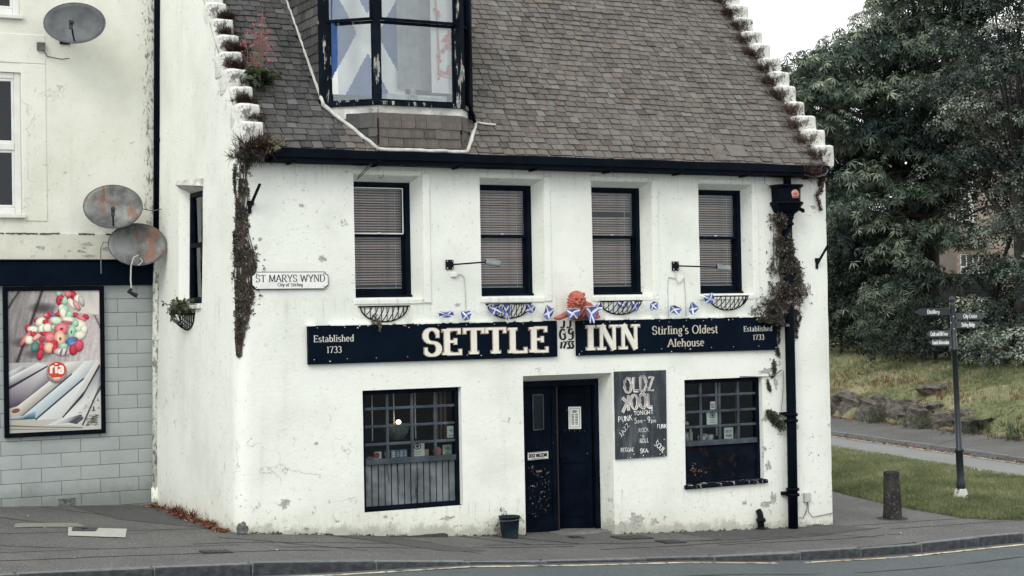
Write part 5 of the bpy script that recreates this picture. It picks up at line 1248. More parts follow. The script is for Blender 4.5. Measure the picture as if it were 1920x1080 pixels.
# ------------------------------------------------------------------ lion over the door
t = thing('lion_statue', 'red painted lion lying over the gap between the sign boards', 'statue', (4.78, -.08, 2.54))
lm = MB(); E_ = lm.ell
Q = lambda x, y, z: (4.78 + x, -.08 - y, 2.55 + z)
HC = V3((4.755, -.20, 2.80)); HD = Matrix.Rotation(radians(-14), 3, 'Z')                                              # head centre, face turned a little to the street
hq = lambda x, y, z: tuple(HC + HD @ V3((x, -y, z)))
E_(Q(.04, .0, .12), (.15, .12, .14)); E_(Q(.16, -.02, .13), (.17, .10, .12)); E_(Q(.27, .0, .075), (.10, .11, .085)); E_(Q(.31, .05, .03), (.06, .06, .03))
E_(hq(0, -.03, -.02), (.125, .10, .14)); E_(hq(0, -.02, .05), (.10, .085, .085)); E_(hq(0, .05, .0), (.070, .065, .082))
E_(hq(0, .115, -.035), (.042, .042, .034)); E_(hq(0, .105, -.068), (.034, .036, .020)); E_(hq(0, .115, .012), (.020, .03, .045)); E_(hq(0, .150, -.018), (.022, .014, .014))
for sx in (-1, 1):
    E_(hq(sx * .042, .098, .036), (.028, .020, .013)); E_(hq(sx * .048, .085, -.015), (.026, .03, .028)); E_(hq(sx * .088, .02, .085), (.026, .02, .030)); E_(hq(sx * .020, .142, -.045), (.022, .022, .018))
for sx, x1 in ((-1, -.30), (1, .20)):
    for k in range(7):
        u = k / 6; E_(Q(lerp(sx * .08, x1, u), .08 + .05 * u, lerp(.11, .028, u)), (.056 - .014 * u, .055, .048 - .014 * u), 10, 7)
    E_(Q(x1 + sx * .02, .14, .026), (.056, .055, .032), 10, 7)
    for k in (-1, 0, 1): E_(Q(x1 + sx * .062, .14 + k * .03, .02), (.024, .016, .02), 8, 6)
for ring, (rr, yy, n_) in enumerate(((.088, .045, 17), (.112, .015, 21), (.128, -.025, 22))):
    for k in range(n_):
        a = 2 * pi * k / n_ + ring * .15; z = rr * sin(a) * 1.02 - .015; x = rr * cos(a) * .88
        E_(hq(x, yy + rnd.uniform(-.01, .012), z), (.0145, .022, .030), 8, 6, rot=HD @ Matrix.Rotation(-(a - pi / 2) + rnd.uniform(-.35, .35), 3, 'Y'))
for k in range(30):
    E_(Q(rnd.uniform(-.12, .12), .115 + rnd.uniform(-.02, .025), rnd.uniform(.04, .15)), (.012, .018, .036), 8, 6, rot=Matrix.Rotation(rnd.uniform(-.6, .6), 3, 'Y'))
tmp = bpy.data.objects.new('lion_source', lm.mesh('lion_source', INK, (4.78, -.08, 2.54))); COL.objects.link(tmp)
rm = tmp.modifiers.new('Remesh', 'REMESH'); rm.mode = 'VOXEL'; rm.voxel_size = .0055
smo = tmp.modifiers.new('Smooth', 'SMOOTH'); smo.iterations = 1; smo.factor = .35
dg = bpy.context.evaluated_depsgraph_get(); lme = bpy.data.meshes.new_from_object(tmp.evaluated_get(dg)); bpy.data.objects.remove(tmp)
LION = simple('faded_red_paint', (.47, .145, .10), (.32, .07, .05), scale=16, rough=.65, bump=.006, bscale=60)
lme.materials.clear(); lme.materials.append(LION); lme.polygons.foreach_set('use_smooth', [True] * len(lme.polygons)); lme.name = 'lion_body'
lo = bpy.data.objects.new('body', lme); COL.objects.link(lo); lo.parent = t
DARKR = simple('dark_red_paint', (.10, .015, .015))  # darker red for the eyes, nose and mouth
m = MB(); m.ell(hq(0, .160, -.014), (.018, .008, .011)); m.ell(hq(-.036, .106, .014), (.013, .012, .009)); m.ell(hq(.036, .106, .014), (.013, .012, .009)); m.ell(hq(0, .138, -.064), (.026, .010, .006)); m.build('eyes_and_nose', DARKR, t, smooth=True)

# ------------------------------------------------------------------ saltire bunting
FB = simple('bunting_blue', (.060, .085, .30), (.10, .13, .36), scale=20, rough=.8); FW = simple('bunting_white', (.72, .75, .76), (.6, .63, .68), scale=20, rough=.8)
bt = thing('bunting', 'string of small crumpled blue and white saltire flags above the sign boards', 'bunting', (2.8, -.1, 2.6))
FL = [(2.83, 2.645, .21, .075, 3), (3.12, 2.625, .17, .12, -8), (3.56, 2.70, .19, .11, 12), (3.72, 2.665, .13, .20, 4), (4.08, 2.705, .16, .11, -14), (4.345, 2.645, .15, .17, -25), (4.625, 2.625, .23, .12, 0), (4.92, 2.605, .19, .21, 0), (5.11, 2.695, .09, .17, -52), (5.53, 2.735, .15, .09, 4), (5.73, 2.72, .14, .15, -14), (6.03, 2.715, .13, .11, 8), (6.38, 2.655, .20, .11, -12), (6.68, 2.665, .17, .15, -30), (6.97, 2.805, .17, .12, 14)]
m = MB(); pts = []
for i, (x, z, wd, ht, an) in enumerate(FL):
    ly = -.30 if 4.5 < x < 5.0 else -.12
    pts += [(x - wd / 2, ly, z + ht / 2 + .012), (x + wd / 2, ly, z + ht / 2 + .012)]
    if i < len(FL) - 1:
        nx = FL[i + 1]; pts.append(((x + nx[0]) / 2, -.05 if not 4.3 < x < 4.95 else -.22, (z + nx[1]) / 2 - .02))
m.tube(pts, .0035, 5); m.build('string', FW, bt)
for i, (x, z, wd, ht, an) in enumerate(FL):
    ly = -.31 if 4.5 < x < 5.0 else -.125
    m = MB(); n = 14; R = Matrix.Rotation(radians(-an), 3, 'Y'); ph = rnd.uniform(0, 6)
    tap = rnd.choice((.55, .75, 1.0)) if ht < .18 else .35
    def P(u, v):
        k = lerp(tap, 1, v); return V3((x, ly, z)) + R @ V3(((u - .5) * wd * k + .01 * sin(ph + v * 5), .012 * sin(ph + u * 7) + .010 * sin(v * 6 + ph), (v - .5) * ht + .008 * sin(u * 8 + ph)))
    for a in range(n):
        for b in range(n):
            u, v = (a + .5) / n, (b + .5) / n; cr = abs(u - v) < .12 or abs(u + v - 1) < .12
            m.face([P(a / n, b / n), P((a + 1) / n, b / n), P((a + 1) / n, (b + 1) / n), P(a / n, (b + 1) / n)], 1 if cr else 0)
    m.build('flag', [FB, FW], bt, smooth=True)

# ------------------------------------------------------------------ wire hayrack baskets
def basket(name_label, x0, x1, z1, ht, gable=False, yc=0.0):
    cx = (x0 + x1) / 2; hw = (x1 - x0) / 2; dp = .20
    M3 = (lambda u, d, z: (u, -d - .015, z)) if not gable else (lambda u, d, z: (.02 * z - d - .01, u, z))
    t = thing('wire_basket', name_label, 'basket', M3(cx, 0, z1 - ht), 'wire wall baskets under the windows')
    m = MB(); m.tube([M3(x0, 0, z1)] + [M3(cx - hw * cos(radians(a)), dp * sin(radians(a)), z1) for a in range(15, 180, 15)] + [M3(x1, 0, z1)], .008, 6); m.build('rim', BLACKM, t)
    m = MB(); m.tube([M3(x0 - .02, .0, z1), M3(x1 + .02, .0, z1)], .009, 6); m.build('back_bar', BLACKM, t)
    m = MB(); m.tube([M3(cx - hw * .97 * cos(radians(a)), .0, z1 - ht * sin(radians(a))) for a in range(0, 181, 12)], .009, 6); m.build('back_hoop', BLACKM, t)
    for k in range(8):
        u = -0.80 + 1.6 * k / 7
        zb = z1 - ht * sqrt(max(0, 1 - u * u))
        m = MB(); m.tube([M3(cx + hw * u, 0, z1), M3(cx + hw * u, 0, zb)], .0055, 5); m.build('back_wire', BLACKM, t)
        f = u * .92 + .06; d = dp * sqrt(max(0, 1 - f * f))
        m = MB(); m.tube([M3(cx + hw * f, d, z1)] + [M3(cx + hw * lerp(f, u, q ** 2), d * cos(q * pi / 2) ** .7, lerp(z1, zb, q ** 1.0 * (1 - .12 * sin(q * pi)))) for q in (.2, .4, .6, .8, .92)] + [M3(cx + hw * u, .0, zb)], .0065, 5); m.build('front_wire', BLACKM, t)
    return t
basket('empty wire basket with dry moss hanging below, under the first upper window', 1.66, 2.34, 2.765, .20)
basket('wire basket with saltire flags in it, left of the lion', 3.48, 4.14, 2.775, .195)
basket('wire basket with saltire flags in it, right of the lion', 5.22, 5.89, 2.79, .185)
basket('empty wire basket under the fourth upper window', 7.03, 7.70, 2.84, .20)
basket('small wire basket with a straggling plant on the side wall', 1.82, 2.56, 2.72, .22, True)

# ------------------------------------------------------------------ flood lamps on arms
def flood(label, x, z, L, drop):
    t = thing('flood_lamp', label, 'lamp', (x, -.02, z), 'flood lamps over the sign boards')
    m = MB(); m.box(x - .055, x + .055, -.03, .02, z - .065, z + .065); m.build('plate', BLACKM, t, bevel=.006)
    m = MB()
    for sx in (-1, 1):
        for sz in (-1, 1): m.lathe([(0, 0), (.009, 0), (.007, .006), (0, .008)], (x + sx * .038, -.03, z + sz * .046), 7, axis=V3((0, -1, 0)))
    m.build('screws', PALE, t)
    e = V3((x + L * .55, -.42, z + drop)); m = MB(); m.tube([(x, -.03, z), (x + .03, -.06, z), tuple(e)], .011, 7); m.build('arm', BLACKM, t)
    d = V3((.55, -.35, 0)).normalized(); n = V3((0.12, .45, -.88)).normalized(); d = (d - n * d.dot(n)).normalized(); b = n.cross(d)
    c = e + d * .09
    m = MB(); m.obox(c, d, b, n, .095, .07, .022); m.build('housing', simple('grey_alloy', (.20, .225, .225), rough=.5), t, bevel=.012)
    m = MB(); m.obox(c + n * .0235, d, b, n, .065, .048, .002); m.build('lens', simple('dark_lens', (.02, .024, .026), rough=.2), t)
    m = MB(); m.obox(e, d, b, n, .02, .03, .014); m.build('bracket', BLACKM, t)
    return t
t = flood('flood lamp on a thin arm between the first and second upper windows', 2.94, 3.30, .62, .02)
m = MB(); m.box(2.955, 3.045, -.045, .01, 3.135, 3.20); m.build('junction_box', WPAINT, t, bevel=.012)
m = MB(); m.tube([(3.03, -.02, 3.16), (3.10, -.018, 3.175), (3.15, -.016, 3.14), (3.165, -.014, 2.95), (3.17, -.012, 2.70)], .006, 6); m.build('cable', CABLEW, t)
t = flood('flood lamp on a thin arm left of the fourth upper window', 6.475, 3.275, .80, -.03)
m = MB(); m.tube([(6.475, -.02, 3.21), (6.47, -.03, 3.10), (6.50, -.03, 3.03), (6.56, -.02, 3.06), (6.62, -.014, 3.12), (6.635, -.012, 2.90), (6.64, -.012, 2.56)], .007, 6); m.tube([(6.46, -.018, 3.10), (6.36, -.014, 3.12), (6.34, -.012, 3.0), (6.345, -.012, 2.56)], .007, 6); m.build('cable', CABLEW, t)

# ------------------------------------------------------------------ flagpole brackets
def bracket(label, x, z):
    t = thing('flagpole_bracket', label, 'bracket', (x, -.02, z), 'iron flagpole brackets')
    m = MB(); m.box(x - .035, x + .05, wy(x, z) - .02, .02, z - .03, z + .03); m.box(x - .025, x + .015, wy(x, z) - .022, .02, z - .13, z - .03); m.build('plate', BLACKM, t, bevel=.005)
    m = MB(); m.tube([(x - .005, -.03, z - .05), (x + .02, -.09, z + .05), (x + .065, -.20, z + .22)], .019, 9); m.build('socket', BLACKM, t)
bracket('black iron flagpole bracket high on the wall by the left corner', .225, 4.07)
bracket('rusty iron flagpole bracket on the wall right of the drainpipe', 8.99, 3.36)

# ------------------------------------------------------------------ drainpipe with hopper
t = thing('drainpipe', 'black iron drainpipe with an ornate hopper head at the right of the front', 'drainpipe', (8.37, -.1, -.58))
m = MB(); m.tube([(8.37, -.12, 4.05), (8.375, -.12, 2.5), (8.375, -.12, 1.0), (8.365, -.12, -.56)], .072, 14); m.build('pipe', BLACK, t, smooth=True)
m = MB(); m.tube([(8.37, -.14, 4.66), (8.37, -.14, 4.45)], .06, 12); m.build('outlet', BLACK, t, smooth=True)
def hexring(prof):
    m = MB(); vs = []; P8 = [(-1, 1), (-1, -.35), (-.55, -1), (.55, -1), (1, -.35), (1, 1)]
    for hw, dp, z in prof: vs += [(8.37 + px * hw, -.02 - (1 - py) / 2 * dp, z) for px, py in P8]
    fs = []
    for i in range(len(prof) - 1):
        for k in range(6): fs.append((i * 6 + k, (i + 1) * 6 + k, (i + 1) * 6 + (k + 1) % 6, i * 6 + (k + 1) % 6))
    fs.append(tuple(range(6))); fs.append(tuple((len(prof) - 1) * 6 + k for k in range(5, -1, -1)))
    return m.add(vs, fs)
hexring([(.235, .30, 4.455), (.235, .30, 4.435), (.20, .26, 4.405), (.195, .255, 4.215), (.225, .285, 4.205), (.235, .295, 4.185), (.205, .26, 4.14), (.175, .23, 4.075), (.12, .19, 4.03), (.105, .18, 3.99), (.115, .185, 3.975), (.09, .17, 3.95), (.085, .165, 3.86)]).build('hopper', BLACK, t)
m = MB(); m.tube([(8.56, -.18, 4.10), (8.60, -.20, 4.085), (8.60, -.20, 4.05)], .03, 8); m.build('drip_boss', BLACK, t)
EMB = [simple('emblem_pink', (.40, .16, .12), (.58, .38, .30), scale=40), simple('emblem_red', (.36, .035, .035), (.5, .2, .17), scale=40)]
m = MB()
for k in range(9):
    px, pz = 8.41 + rnd.uniform(-.05, .05), 4.31 + rnd.uniform(-.05, .05)
m.ell((8.40, -.282, 4.31), (.065, .02, .065), 12, 8, 0, nz=.4, ns=9)
for k in range(7):
    a = k * .9; m.tube([(8.41 + .06 * cos(a), -.292, 4.31 + .055 * sin(a)), (8.41 + .02 * cos(a + .7), -.305, 4.31 + .025 * sin(a + .6)), (8.41 + .05 * cos(a + 2), -.296, 4.31 + .05 * sin(a + 2))], .010, 6, k % 2)
m.ell((8.41, -.296, 4.265), (.05, .012, .016), 10, 6, 1)
m.build('emblem', EMB, t, smooth=True)
for z in (3.86, 1.07, .98, -.10, -.02):
    m = MB(); m.lathe([(.074, 0), (.098, .008), (.098, .042), (.074, .05)], (8.37, -.12, z), 16); m.build('collar', BLACK, t, smooth=True)
m = MB(); m.box(8.24, 8.51, -.05, 0.02, 1.09, 1.13); m.box(8.24, 8.51, -.05, .02, -.08, -.03); m.build('wall_clip', BLACKM, t)
# small stub vent pipe, meter box, cables
t = thing('stub_pipe', 'short black stub pipe at the foot of the wall left of the drainpipe', 'pipe', (7.835, -.06, -.56))
m = MB(); m.tube([(7.835, -.06, -.57), (7.83, -.06, -.37), (7.825, -.05, -.31), (7.82, -.02, -.27)], [.05, .045, .045, .042], 12); m.lathe([(.05, 0), (.07, .01), (.07, .05), (.05, .06)], (7.835, -.06, -.44), 14); m.lathe([(.075, 0), (.075, .03), (.05, .06)], (7.835, -.06, -.565), 14); m.build('pipe', BLACKM, t, smooth=True)
t = thing('meter_box', 'small grey junction box with drooping cables right of the drainpipe', 'junction box', (8.71, -.02, -.22))
m = MB(); m.box(8.645, 8.755, -.05, .02, -.215, -.075); m.build('box', simple('pale_grey_plastic', (.50, .51, .48)), t, bevel=.01)
m = MB(); m.tube([(8.70, -.03, -.215), (8.69, -.03, -.33), (8.62, -.03, -.44), (8.53, -.03, -.43), (8.45, -.03, -.39)], .006, 6); m.tube([(8.71, -.03, -.215), (8.72, -.03, -.36), (8.80, -.03, -.44), (9.0, -.025, -.425), (9.18, -.015, -.41)], .006, 6); m.build('cable', CABLE, t)
t = thing('wall_cable', 'thin sagging cable from the right pub window to the drainpipe', 'cable', (8.1, -.03, 1.65))
m = MB(); m.tube([(7.55, -.01, 1.675), (7.90, -.02, 1.66), (8.03, -.03, 1.655), (8.18, -.035, 1.69), (8.28, -.04, 1.75)], .008, 6); m.build('wire', CABLE, t); m = MB(); m.tube([(8.30, -.05, 1.74), (8.29, -.04, 1.4), (8.25, -.04, 1.15)], .005, 5); m.build('wire', CABLE, t)
t = thing('telephone_wire', 'pale twin wire hanging from the gutter to the first upper window', 'wire', (1.7, -.05, 4.5))
m = MB(); m.tube([(1.78, -.18, 4.60), (1.76, -.10, 4.55), (1.70, -.05, 4.47), (1.665, -.0, 4.42)], .006, 5); m.build('wire', CABLE, t); m = MB(); m.tube([(1.80, -.18, 4.60), (1.79, -.10, 4.54), (1.72, -.05, 4.46), (1.67, .02, 4.40)], .006, 5); m.build('wire', CABLE, t)
t = thing('loop_wires', 'loose pale wires looping at the right end of the gutter', 'wire', (8.9, -.3, 4.6))
m = MB(); m.tube([(8.55, -.22, 4.62), (8.75, -.3, 4.56), (8.95, -.3, 4.60), (9.05, -.26, 4.70), (9.08, -.2, 4.76)], .006, 5); m.build('wire', CABLE, t); m = MB(); m.tube([(8.7, -.22, 4.60), (8.85, -.3, 4.585), (8.98, -.3, 4.64), (9.02, -.26, 4.72)], .005, 5); m.build('wire', CABLE, t); m = MB(); m.tube([(7.95, -.15, 4.6), (8.0, -.1, 4.47), (8.1, -.08, 4.43), (8.18, -.08, 4.45)], .005, 5); m.build('wire', CABLE, t)
# bucket
bx_ = 3.655; bz = zg(bx_, -.22)
t = thing('bucket', 'dented dark green plastic bucket by the left side of the door', 'bucket', (bx_, -.22, bz))
BK = worn('scuffed_dark_plastic', (.012, .020, .024), (.30, .33, .34), (.64, .68), 6, None, .45)
m = MB(); m.lathe([(.105, 0), (.107, .012), (.140, .265), (.150, .27), (.150, .283), (.137, .283), (.102, .02), (.0, .02)], (bx_, -.22, bz + .003), 24, wob=.02); m.build('body', BK, t, smooth=True)
m = MB(); m.tube([(bx_ + .151 * cos(a), -.22 + .151 * sin(a) * (1), bz + .265 - .03 * sin(a * .5)) for a in [pi + k * pi / 10 for k in range(11)]], .005, 5); m.build('handle', CABLE, t)
t = thing('roadside_rubble', 'small dark broken stone at the gable corner', 'stone', (.06, -.10, 0))
m = MB(); m.ell((.03, -.10, .05), (.07, .05, .09), nz=.5); m.build('stone', simple('dark_stone', (.07, .07, .068), (.2, .2, .19)), t)

# ------------------------------------------------------------------ the shop next door (front plane y = 3.8)
YS = 3.8
shop = thing('shop_building', 'white rendered shop building with a grey painted block front, left of the pub', 'building', (0, YS, 0))
m = MB()
def wall_rects(mb, x0, x1, z0, z1, holes, y, dep):
    xs = sorted({x0, x1, *[q for h in holes for q in h[:2]]}); zz = sorted({z0, z1, *[q for h in holes for q in h[2:]]})
    for a, b in zip(xs, xs[1:]):
        for c, d in zip(zz, zz[1:]):
            if any(h[0] < (a + b) / 2 < h[1] and h[2] < (c + d) / 2 < h[3] for h in holes): continue
            mb.face([(a, y, c), (b, y, c), (b, y, d), (a, y, d)])
    for h in holes:
        a, b, c, d = h
        mb.face([(b, y, c), (b, y + dep, c), (b, y + dep, d), (b, y, d)]); mb.face([(a, y + dep, c), (a, y, c), (a, y, d), (a, y + dep, d)])
        mb.face([(a, y, d), (b, y, d), (b, y + dep, d), (a, y + dep, d)]); mb.face([(a, y + dep, c), (b, y + dep, c), (b, y, c), (a, y, c)])
SW = [(-2.95, -1.80, 4.15, 6.12), (-2.95, -1.80, 6.92, 8.6)]
wall_rects(m, -7.5, .55, 3.45, 9.6, SW, YS, .12)
m.face([(-7.5, YS, -.4), (-7.5, YS, 9.6), (-7.5, YS + 9, 9.6), (-7.5, YS + 9, -.4)][::-1]); m.face([(-7.5, YS, 9.6), (.55, YS, 9.6), (.55, YS + 9, 9.6), (-7.5, YS + 9, 9.6)])
m.face([(.55, YS, 3.4), (.55, YS + 9, 3.4), (.55, YS + 9, 9.6), (.55, YS, 9.6)])
m.build('wall', WALL2, shop)
m = MB(); m.box(-7.45, .5, YS + .07, YS + .3, -.6, 3.46); m.build('joint_backing', simple('grey_mortar', (.335, .365, .36), rough=.95), shop)
m = MB(); m.box(-7.4, .5, YS + 1.2, YS + 1.25, 3.5, 9.4); m.build('interior_partition', ROOM, shop)
# painted concrete blocks, one by one
BLK = NT('grey_painted_block')
_b = BLK.mix(BLK.step(BLK.noise(2.2, 5, .6), .35, .7), (.375, .41, .402), (.33, .362, .358))
_r = BLK.math('MULTIPLY_ADD', BLK.rand(), .10, .95); _s = BLK.n('ShaderNodeVectorMath', operation='SCALE'); BLK.l(_b, _s.inputs[0]); BLK.l(_r, _s.inputs[3])
_g = BLK.n('ShaderNodeNewGeometry').outputs['Position']; _z = BLK.n('ShaderNodeSeparateXYZ'); BLK.l(_g, _z.inputs[0])
_w = BLK.mix(BLK.math('MULTIPLY', BLK.step(BLK.noise(1.1, 5, .65, vec=_g), .42, .7), .35), _s.outputs[0], (.235, .262, .262))
_w = BLK.mix(BLK.math('MULTIPLY', BLK.step(BLK.math('ADD', _z.outputs[2], BLK.math('MULTIPLY', BLK.noise(3, 6, .7, vec=_g), -.7)), .12, -.25), .6), _w, (.15, .155, .14))
BLK = BLK.pbr(BLK.mix(BLK.math('MULTIPLY', BLK.step(BLK.noise(16, 6, .7), .66, .72), .5), _w, (.13, .14, .14)), .6, .3, normal=BLK.bump(BLK.noise(20, 5, .65), .005, .6))
CH, CL = .1955, .545
def block_mesh(w_):
    mb = MB(); mb.box(-w_ / 2 + .0025, w_ / 2 - .0025, 0, .08, -CH / 2 + .0025, CH / 2 - .0025); return mb.mesh('block', BLK)
BM = {}
z = 3.15; row = 0
while z > -.25:
    x = .32 + (CL / 2 if row % 2 else 0)
    while x > -4.2:
        a, b = x - CL, min(x, .30); x -= CL
        if z > 1.2 and a < -.72 and b > -2.06 and z < 3.1 and z - CH > 1.1:
            if a < -2.06: b = -2.02
            elif b > -.72: a = -.76
            else: continue
        if abs((a + b) / 2 + 1.15) < .22 and abs(z - .22) < .12: pass
        key = round(b - a, 3)
        if key < .03: continue
        if key not in BM: BM[key] = block_mesh(b - a)
        o = piece('block', BM[key], shop, ((a + b) / 2, YS - rnd.uniform(0, .003), z - CH / 2), (0, 0, 0))
        bv = o.modifiers.new('Bevel', 'BEVEL'); bv.width = .0035; bv.segments = 1
    z -= CH; row += 1
m = MB(); m.box(-1.36, -1.13, YS - .012, YS + .03, .055, .165); m.build('air_brick_hole', simple('dark_rubble', (.06, .06, .058), (.2, .2, .19), scale=30, bump=.02), shop)
m = MB(); m.box(-7.4, .06, YS - .10, YS + .05, 3.155, 3.49); m.box(-7.4, .06, YS - .13, YS + .05, 3.49, 3.515); m.build('fascia', SIGN, shop, bevel=.008)
m = MB()
n = 40
for k in range(n):
    xa, xb = lerp(-4, .05, k / n), lerp(-4, .05, (k + 1) / n); za, zb = 3.875 + .012 * fbm(xa * 2, 1, 1), 3.875 + .012 * fbm(xb * 2, 1, 1)
    m.hexa([(xa, YS - .03, 3.516), (xb, YS - .03, 3.516), (xb, YS + .02, 3.516), (xa, YS + .02, 3.516), (xa, YS - .028, za), (xb, YS - .028, zb), (xb, YS + .02, zb), (xa, YS + .02, za)])
sc_ = m.build('string_course', white_wall('flaking_cream_render', (.68, .68, .59), (.56, .55, .46), 0, 1.0, 0), shop)
for k in range(9):
    m = MB(); px, pz = -1.2 + rnd.gauss(0, .28), 3.66 + rnd.gauss(0, .05); n = 10; r = rnd.uniform(.02, .06)
    m.face([(px + r * 1.5 * cos(q * 2 * pi / n) * rnd.uniform(.5, 1.3), YS - .034, pz + r * .5 * sin(q * 2 * pi / n) * rnd.uniform(.5, 1.3)) for q in range(n)]); m.build('flaked_patch', SCAB, shop)
m = MB()
for k in range(120):
    xa = lerp(-3.2, .05, k / 120)
    if fbm(xa * 3, 5, 5) > -.12: m.box(xa, xa + .03, YS - .034, YS + .01, 3.872 + .012 * fbm(xa * 2, 1, 1) - rnd.uniform(.0, .012), 3.882 + .012 * fbm(xa * 2, 1, 1) + rnd.uniform(0, .006))
m.build('mould_line', SCABD := simple('black_mould', (.05, .048, .042), (.13, .125, .11), scale=20), shop)['kind'] = 'stuff'
# plaster margins and white plastic windows
m = MB(); m.box(-1.795, -1.46, YS - .012, YS + .02, 4.05, 6.25); m.box(-2.95, -1.46, YS - .0125, YS + .02, 6.252, 6.66); m.build('window_margin', WALL2, shop, bevel=.01)
UPVC = simple('white_plastic', (.74, .75, .72), (.66, .66, .62), scale=5, rough=.35)
for a, b, c, d in SW:
    m = MB(); y = YS + .03; f = .09
    m.box(a, a + f, y, y + .07, c, d); m.box(b - f, b, y, y + .07, c, d); m.box(a + f, b - f, y + .002, y + .07, c, c + f); m.box(a + f, b - f, y + .002, y + .07, d - f, d)
    zm = lerp(c, d, .475); m.box(a + f, b - f, y - .006, y + .06, zm - .05, zm + .05)
    w_ = m.build('window', UPVC, shop, bevel=.012)
    for za, zb in ((c + f, zm - .05), (zm + .05, d - f)):
        q = MB(); q.box(a + f + .03, b - f - .03, y + .03, y + .034, za + .03, zb - .03); q.build('pane', GLASS, w_)
        q = MB()
        q.box(a + f, a + f + .035, y + .01, y + .05, za, zb); q.box(b - f - .035, b - f, y + .01, y + .05, za, zb); q.box(a + f + .035, b - f - .035, y + .011, y + .05, za, za + .035); q.box(a + f + .035, b - f - .035, y + .011, y + .05, zb - .035, zb); q.build('sash', UPVC, w_, bevel=.008)
    q = MB(); q.box(a - .03, b + .04, YS - .06, YS + .10, c - .06, c - .002); q.build('sill', UPVC, w_, bevel=.01)
# downpipe in the corner between the two houses
t = thing('corner_downpipe', 'long narrow downpipe in the corner between shop and pub, black above and white below', 'drainpipe', (.0, 3.7, 0))
m = MB(); m.tube([(.17, 3.70, 9.0), (.125, 3.70, 7.3), (.055, 3.70, 3.55)], .055, 12); m.build('black_pipe', BLACK, t, smooth=True)
m = MB(); m.tube([(.055, 3.70, 3.55), (.035, 3.70, 2.9), (-.01, 3.70, .2)], .052, 12); m.build('white_pipe', WALL2, t, smooth=True)
m = MB(); m.tube([(-.01, 3.70, .25), (-.015, 3.70, .12), (-.03, 3.62, .05)], .062, 12); m.build('shoe', WALL2, t, smooth=True)
for z in (5.2, 3.55, 2.35): 
    m = MB(); m.lathe([(.056, 0), (.072, .005), (.072, .05), (.056, .055)], (.05 * z * .35 + .0 + (.02 if z > 3 else 0), 3.70, z), 14); m.build('collar', BLACK if z > 3 else WALL2, t)
m = MB(); m.tube([(.20, 3.60, 9.0), (.16, 3.60, 6.4), (.12, 3.6, 4.4)], .016, 6); m.tube([(.24, 3.45, 3.78), (.17, 3.45, 3.9), (.16, 3.5, 3.0), (.15, 3.3, 2.75), (.14, 2.9, 2.72)], .012, 6); m.build('cable', CABLE, t)
# satellite dishes
def dish(label, cx, cz, rx, rz, face, mat, lnb):
    n = V3(face).normalized(); ax = V3((0, 0, 1)).cross(n).normalized() * -1; az = n.cross(ax).normalized()
    if az.z < 0: az = -az
    c = V3((cx, 3.35, cz)); t = thing('satellite_dish', label, 'satellite dish', (cx, YS, cz), 'satellite dishes on the shop wall')
    m = MB(); N, K = 32, 7; vs = []
    for sgn in (0, 1):
        for i in range(K + 1):
            r = i / K
            for k in range(N):
                a = 2 * pi * k / N; vs.append(c + ax * (rx * r * cos(a)) + az * (rz * r * sin(a)) + n * (.085 * r * r - .012 * sgn))
    fs = []
    for s in (0, 1):
        o = s * (K + 1) * N
        for i in range(K):
            for k in range(N):
                q = (o + i * N + k, o + (i + 1) * N + k, o + (i + 1) * N + (k + 1) % N, o + i * N + (k + 1) % N); fs.append(q if s == 0 else q[::-1])
    for k in range(N): fs.append((K * N + k, (K + 1) * N + K * N + k, (K + 1) * N + K * N + (k + 1) % N, K * N + (k + 1) % N))
    m.add(vs, fs); m.build('reflector', mat, t, smooth=True)
    m = MB(); m.tube([c + ax * (rx * cos(2 * pi * k / 32)) + az * (rz * sin(2 * pi * k / 32)) + n * .078 for k in range(33)], .008, 6); m.build('rolled_rim', simple('dish_rim', (.13, .14, .145), (.08, .08, .085), rough=.5), t, smooth=True)
    m = MB(); m.tube([c - n * .02, c - n * .02 + V3((0, .15, -.05)), (cx - .05, YS, cz - .1)], .022, 8); m.box(cx - .12, cx + .02, YS - .02, YS + .01, cz - .2, cz); m.build('wall_mount', BLACKM, t)
    if lnb:
        b = c - az * (rz * .86) + n * .06; e = c - az * (rz * .45) + n * .42
        m = MB(); m.tube([b, b.lerp(e, .5) - az * .03, e], .012, 7); m.build('feed_arm', BLACKM, t)
        m = MB(); d = (c - e).normalized(); m.tube([e - d * .09, e - d * .02, e, e + d * .05], [.022, .024, .034, .036], 10); m.obox(e - d * .02 - az * .05, ax, az, n, .025, .05, .02); m.build('receiver', simple('dark_lnb', (.022, .026, .03), (.05, .055, .06), rough=.5), t)
    return t, c, n, ax, az
def rusty(name, base, seed, side):
    k = NT(name); sp = k.n('ShaderNodeSeparateXYZ'); k.l(k.obj(), sp.inputs[0])
    f = k.noise(2.6, 6, .62, sc3=(2.4, 1, .9), off=(seed, seed, seed))
    g = k.math('ADD', f, k.math('MULTIPLY', sp.outputs[0], side))
    col = k.mix(k.step(k.noise(3, 5, .6, off=(seed, 2, 2)), .35, .65), tuple(x * .7 for x in base), tuple(x * .22 for x in base))
    col = k.mix(k.math('MULTIPLY', k.step(g, .52, .64), .8), col, (.22, .10, .055))
    col = k.mix(k.math('MULTIPLY', k.step(g, .64, .76), .8), col, (.34, .17, .11))
    col = k.mix(k.math('MULTIPLY', k.step(k.noise(2, 5, .7, sc3=(9, 1, .5), off=(seed, 1, 4)), .58, .7), .45), col, (.42, .42, .40))
    return k.pbr(col, .6, .3, normal=k.bump(k.noise(30, 4), .002))
fc = (CAM - V3((-.5, 3.3, 4))).normalized() + V3((0, 0, .30))
dish('dark grey oval satellite dish highest on the shop wall', -1.14, 6.75, .415, .30, fc + V3((-.1, 0, 0)), simple('dark_grey_dish', (.125, .135, .14), (.075, .082, .09), scale=4, rough=.6), True)
